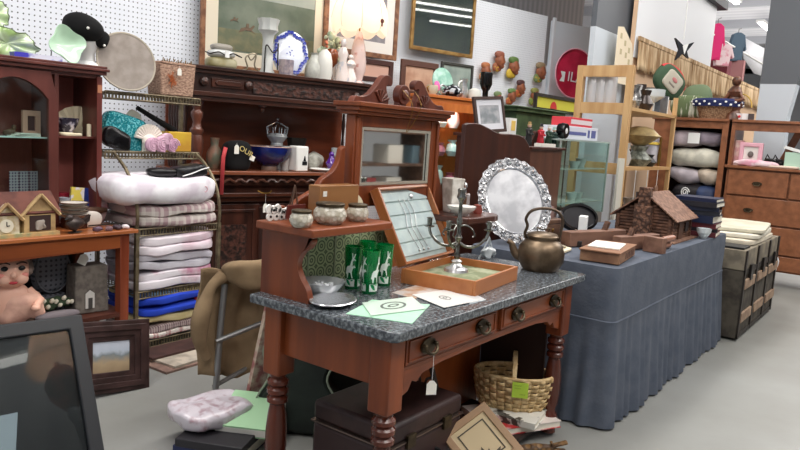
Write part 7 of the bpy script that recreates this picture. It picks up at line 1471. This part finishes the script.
# green grassy plant/hat and round cap
q = ch(690, 115, .15, KT); t = thing('green_cushion', 'green and white striped cushion leaning on the linen cabinet', 'cushion', q, rz=R_(-90)); MB().soft((0, 0, .13), (.46, .18, .26), e=.7, nz=.015, ns=8).build('cushion', mat((96, 110, 76), .9, col2=(214, 214, 196), scale=9, stretch=(3, 1, .4), mix=(.55, .62)), t)
q = ch(697, 100, .32, KT); t = thing('green_hat', 'dull green felt hat behind the starry basket', 'hat', q, rz=R_(-90)); MB().soft((0, 0, .20), (.34, .22, .40), e=.8, nz=.02).build('crown', mat((104, 120, 92), .9), t)
capc = W(670, 82, Y=2.35); t = thing('trucker_cap', 'large round green and red cap with grey front panel on the shelf post', 'cap', (capc.x, 2.36, capc.z), rot=(0, R_(38), R_(-35)))
MB().soft((0, 0, 0), (.40, .13, .32), e=.75).build('crown', mat((52, 76, 54), .8), t); MB().tube([(.20*math.cos(a), -.01, .155*math.sin(a)) for a in [R_(20+k*10) for k in range(15)]], .020, 8).build('red_brim', mat((196, 50, 56), .7), t); MB().soft((0, -.05, .0), (.23, .05, .20), e=.4).build('front_panel', mat((170, 164, 150), .8), t); MB().ell((0, -.077, .02), (.04, .004, .022)).build('emblem', mat((176, 110, 110), .7), t); MB().box((0, -.077, -.04), (.09, .003, .014)).build('emblem', mat((120, 110, 104), .7), t)
zc = W(676, 98, Y=2.22).z; MB().tube([(0, .03, 0), (-.02, .05, -.16)], .01).build('peg', DARKIRON, t)
# hanging wire ornament
q = W(683, 46, Y=2.6); t = thing('wire_bracket', 'black and white metal bracket hanging from a ceiling cord', 'hook', (q.x, 2.6, q.z-.12), rz=R_(-30)); MB().tube([(0, 0, .2), (-.02, 0, 5.0-q.z+.12)], .006).build('cord', WHITE, t)
m = MB(); m.prism([(-.14, .2), (.0, .12), (.16, .18), (.06, .06), (.10, -.02), (0, .03), (-.10, -.06), (-.06, .07)], .03); m.build('bracket_body', mat((50, 52, 58), .4, .5), t); MB().prism([(-.02, .12), (.07, .15), (.02, .02)], .036).build('white_insert', WHITE, t)
# clothes beyond the stall wall
CY_ = 3.3
def hang(u, v, w, h, c1, c2, label, name='jacket', Y=CY_, sc=12, z0=None):
    p = W(u, v, Y=Y); k = K(p); w *= k; h *= k; t = thing(name, label, 'clothes', (p.x, Y, p.z-h/2), rz=R_(-45), group='clothes hung beyond the stall wall')
    MB().prism([(-w*.35, 0), (w*.35, 0), (w*.42, h*.5), (w*.5, h*.35), (w*.62, h*.42), (w*.42, h*.92), (w*.12, h), (-w*.12, h), (-w*.42, h*.92), (-w*.62, h*.42), (-w*.5, h*.35), (-w*.42, h*.5)], .09).build('garment', mat(c1, .9, col2=c2, scale=sc, mix=(.5, .6)), t, bevel=.02, smooth=False)
    MB().tube([(0, 0, h*.97), (0, 0, h*1.12), (.05, 0, h*1.16)], .008).build('hanger_hook', ALU, t); return t
hang(716, 42, 14, 36, (226, 50, 120), (206, 30, 96), 'bright pink hooded jacket hanging above the straw fringe', sc=3)
hang(722, 55, 20, 22, (232, 206, 210), (222, 150, 166), 'pale pink and white patterned top hanging below the pink jacket', 'top', Y=3.2)
hang(737, 47, 15, 28, (74, 92, 108), (60, 76, 92), 'slate blue shirt on a white hanger beyond the stall wall', 'shirt', sc=3)
ra = W(700, 24, Y=CY_); rb = W(765, 40, Y=CY_); t = thing('clothes_rail', 'white clothes rail above the hanging garments', 'rail', (ra.x, CY_+.03, 0)); MB().tube([(0, 0, ra.z-.02), (rb.x-ra.x+1, 0, ra.z-.02)], .02).tube([(0, 0, 0), (0, 0, ra.z)], .02).tube([(rb.x-ra.x+1, 0, 0), (rb.x-ra.x+1, 0, ra.z)], .02).build('rail_tube', WHITE, t)
for u, w, c_, l in ((708, 8, (196, 140, 144), 'dusty pink carton on the stall wall top at left'), (728, 16, (110, 40, 50), 'dark maroon carton behind the straw fringe'), (743, 8, (160, 110, 110), 'rose brown carton right of the maroon one')):
    p = W(u, 72, Y=3.15); k = K(p); t = thing('carton', l, 'box', (p.x, 3.14, 0)); hh = W(u, 60, Y=3.15).z; MB().b2((-w*k/2, 0, 0), (w*k/2, .3, hh)).build('carton', mat(c_, .7), t)
p0 = W(745, 38, Y=4.2); k = K(p0); t = thing('white_banner', 'bright white sheet banner slung beyond the stall at upper right', 'banner', (p0.x, 4.2, 0), rz=R_(-50)); z1_ = p0.z
MB().add([(0, 0, z1_), (22*k, 0, z1_-9*k), (24*k, 0, z1_-36*k), (14*k, 0, z1_-34*k), (1*k, 0, z1_-20*k)], [(0, 1, 2, 3, 4)]).build('sheet', mat((244, 244, 248), .7), t, solid=.01)
MB().tube([(22*k, 0, z1_-9*k), (22*k, 0, 0)], .02).build('pole', ALU, t)
# behind the viewer: what the mirror and the glazed pictures look back on
t = thing('market_shelving', 'brown shelving with boxes across the aisle behind the viewer', 'shelving', (7.6, -3.2, 0)); m = MB()
for x in (0, 1.6, 3.2): m.b2((x, 0, 0), (x+.06, .5, 2.0))
for z in (.4, .9, 1.4, 1.96): m.b2((0, 0, z), (3.26, .5, z+.04))
m.build('frame', BROWN, t)
for i in range(9):
    c_ = [(150, 60, 60), (206, 200, 190), (90, 110, 120), (180, 150, 110), (60, 60, 66)][i % 5]; g = thing('storage_box', 'storage box number %s from the left across the aisle' % ('one', 'two', 'three', 'four', 'five', 'six', 'seven', 'eight', 'nine')[i], 'box', (7.95+(i % 5)*.62, -2.95, (.44, .94, 1.44)[i % 3])); MB().box((0, 0, .14), (.36, .3, .28)).build('carton', mat(c_, .7), g)
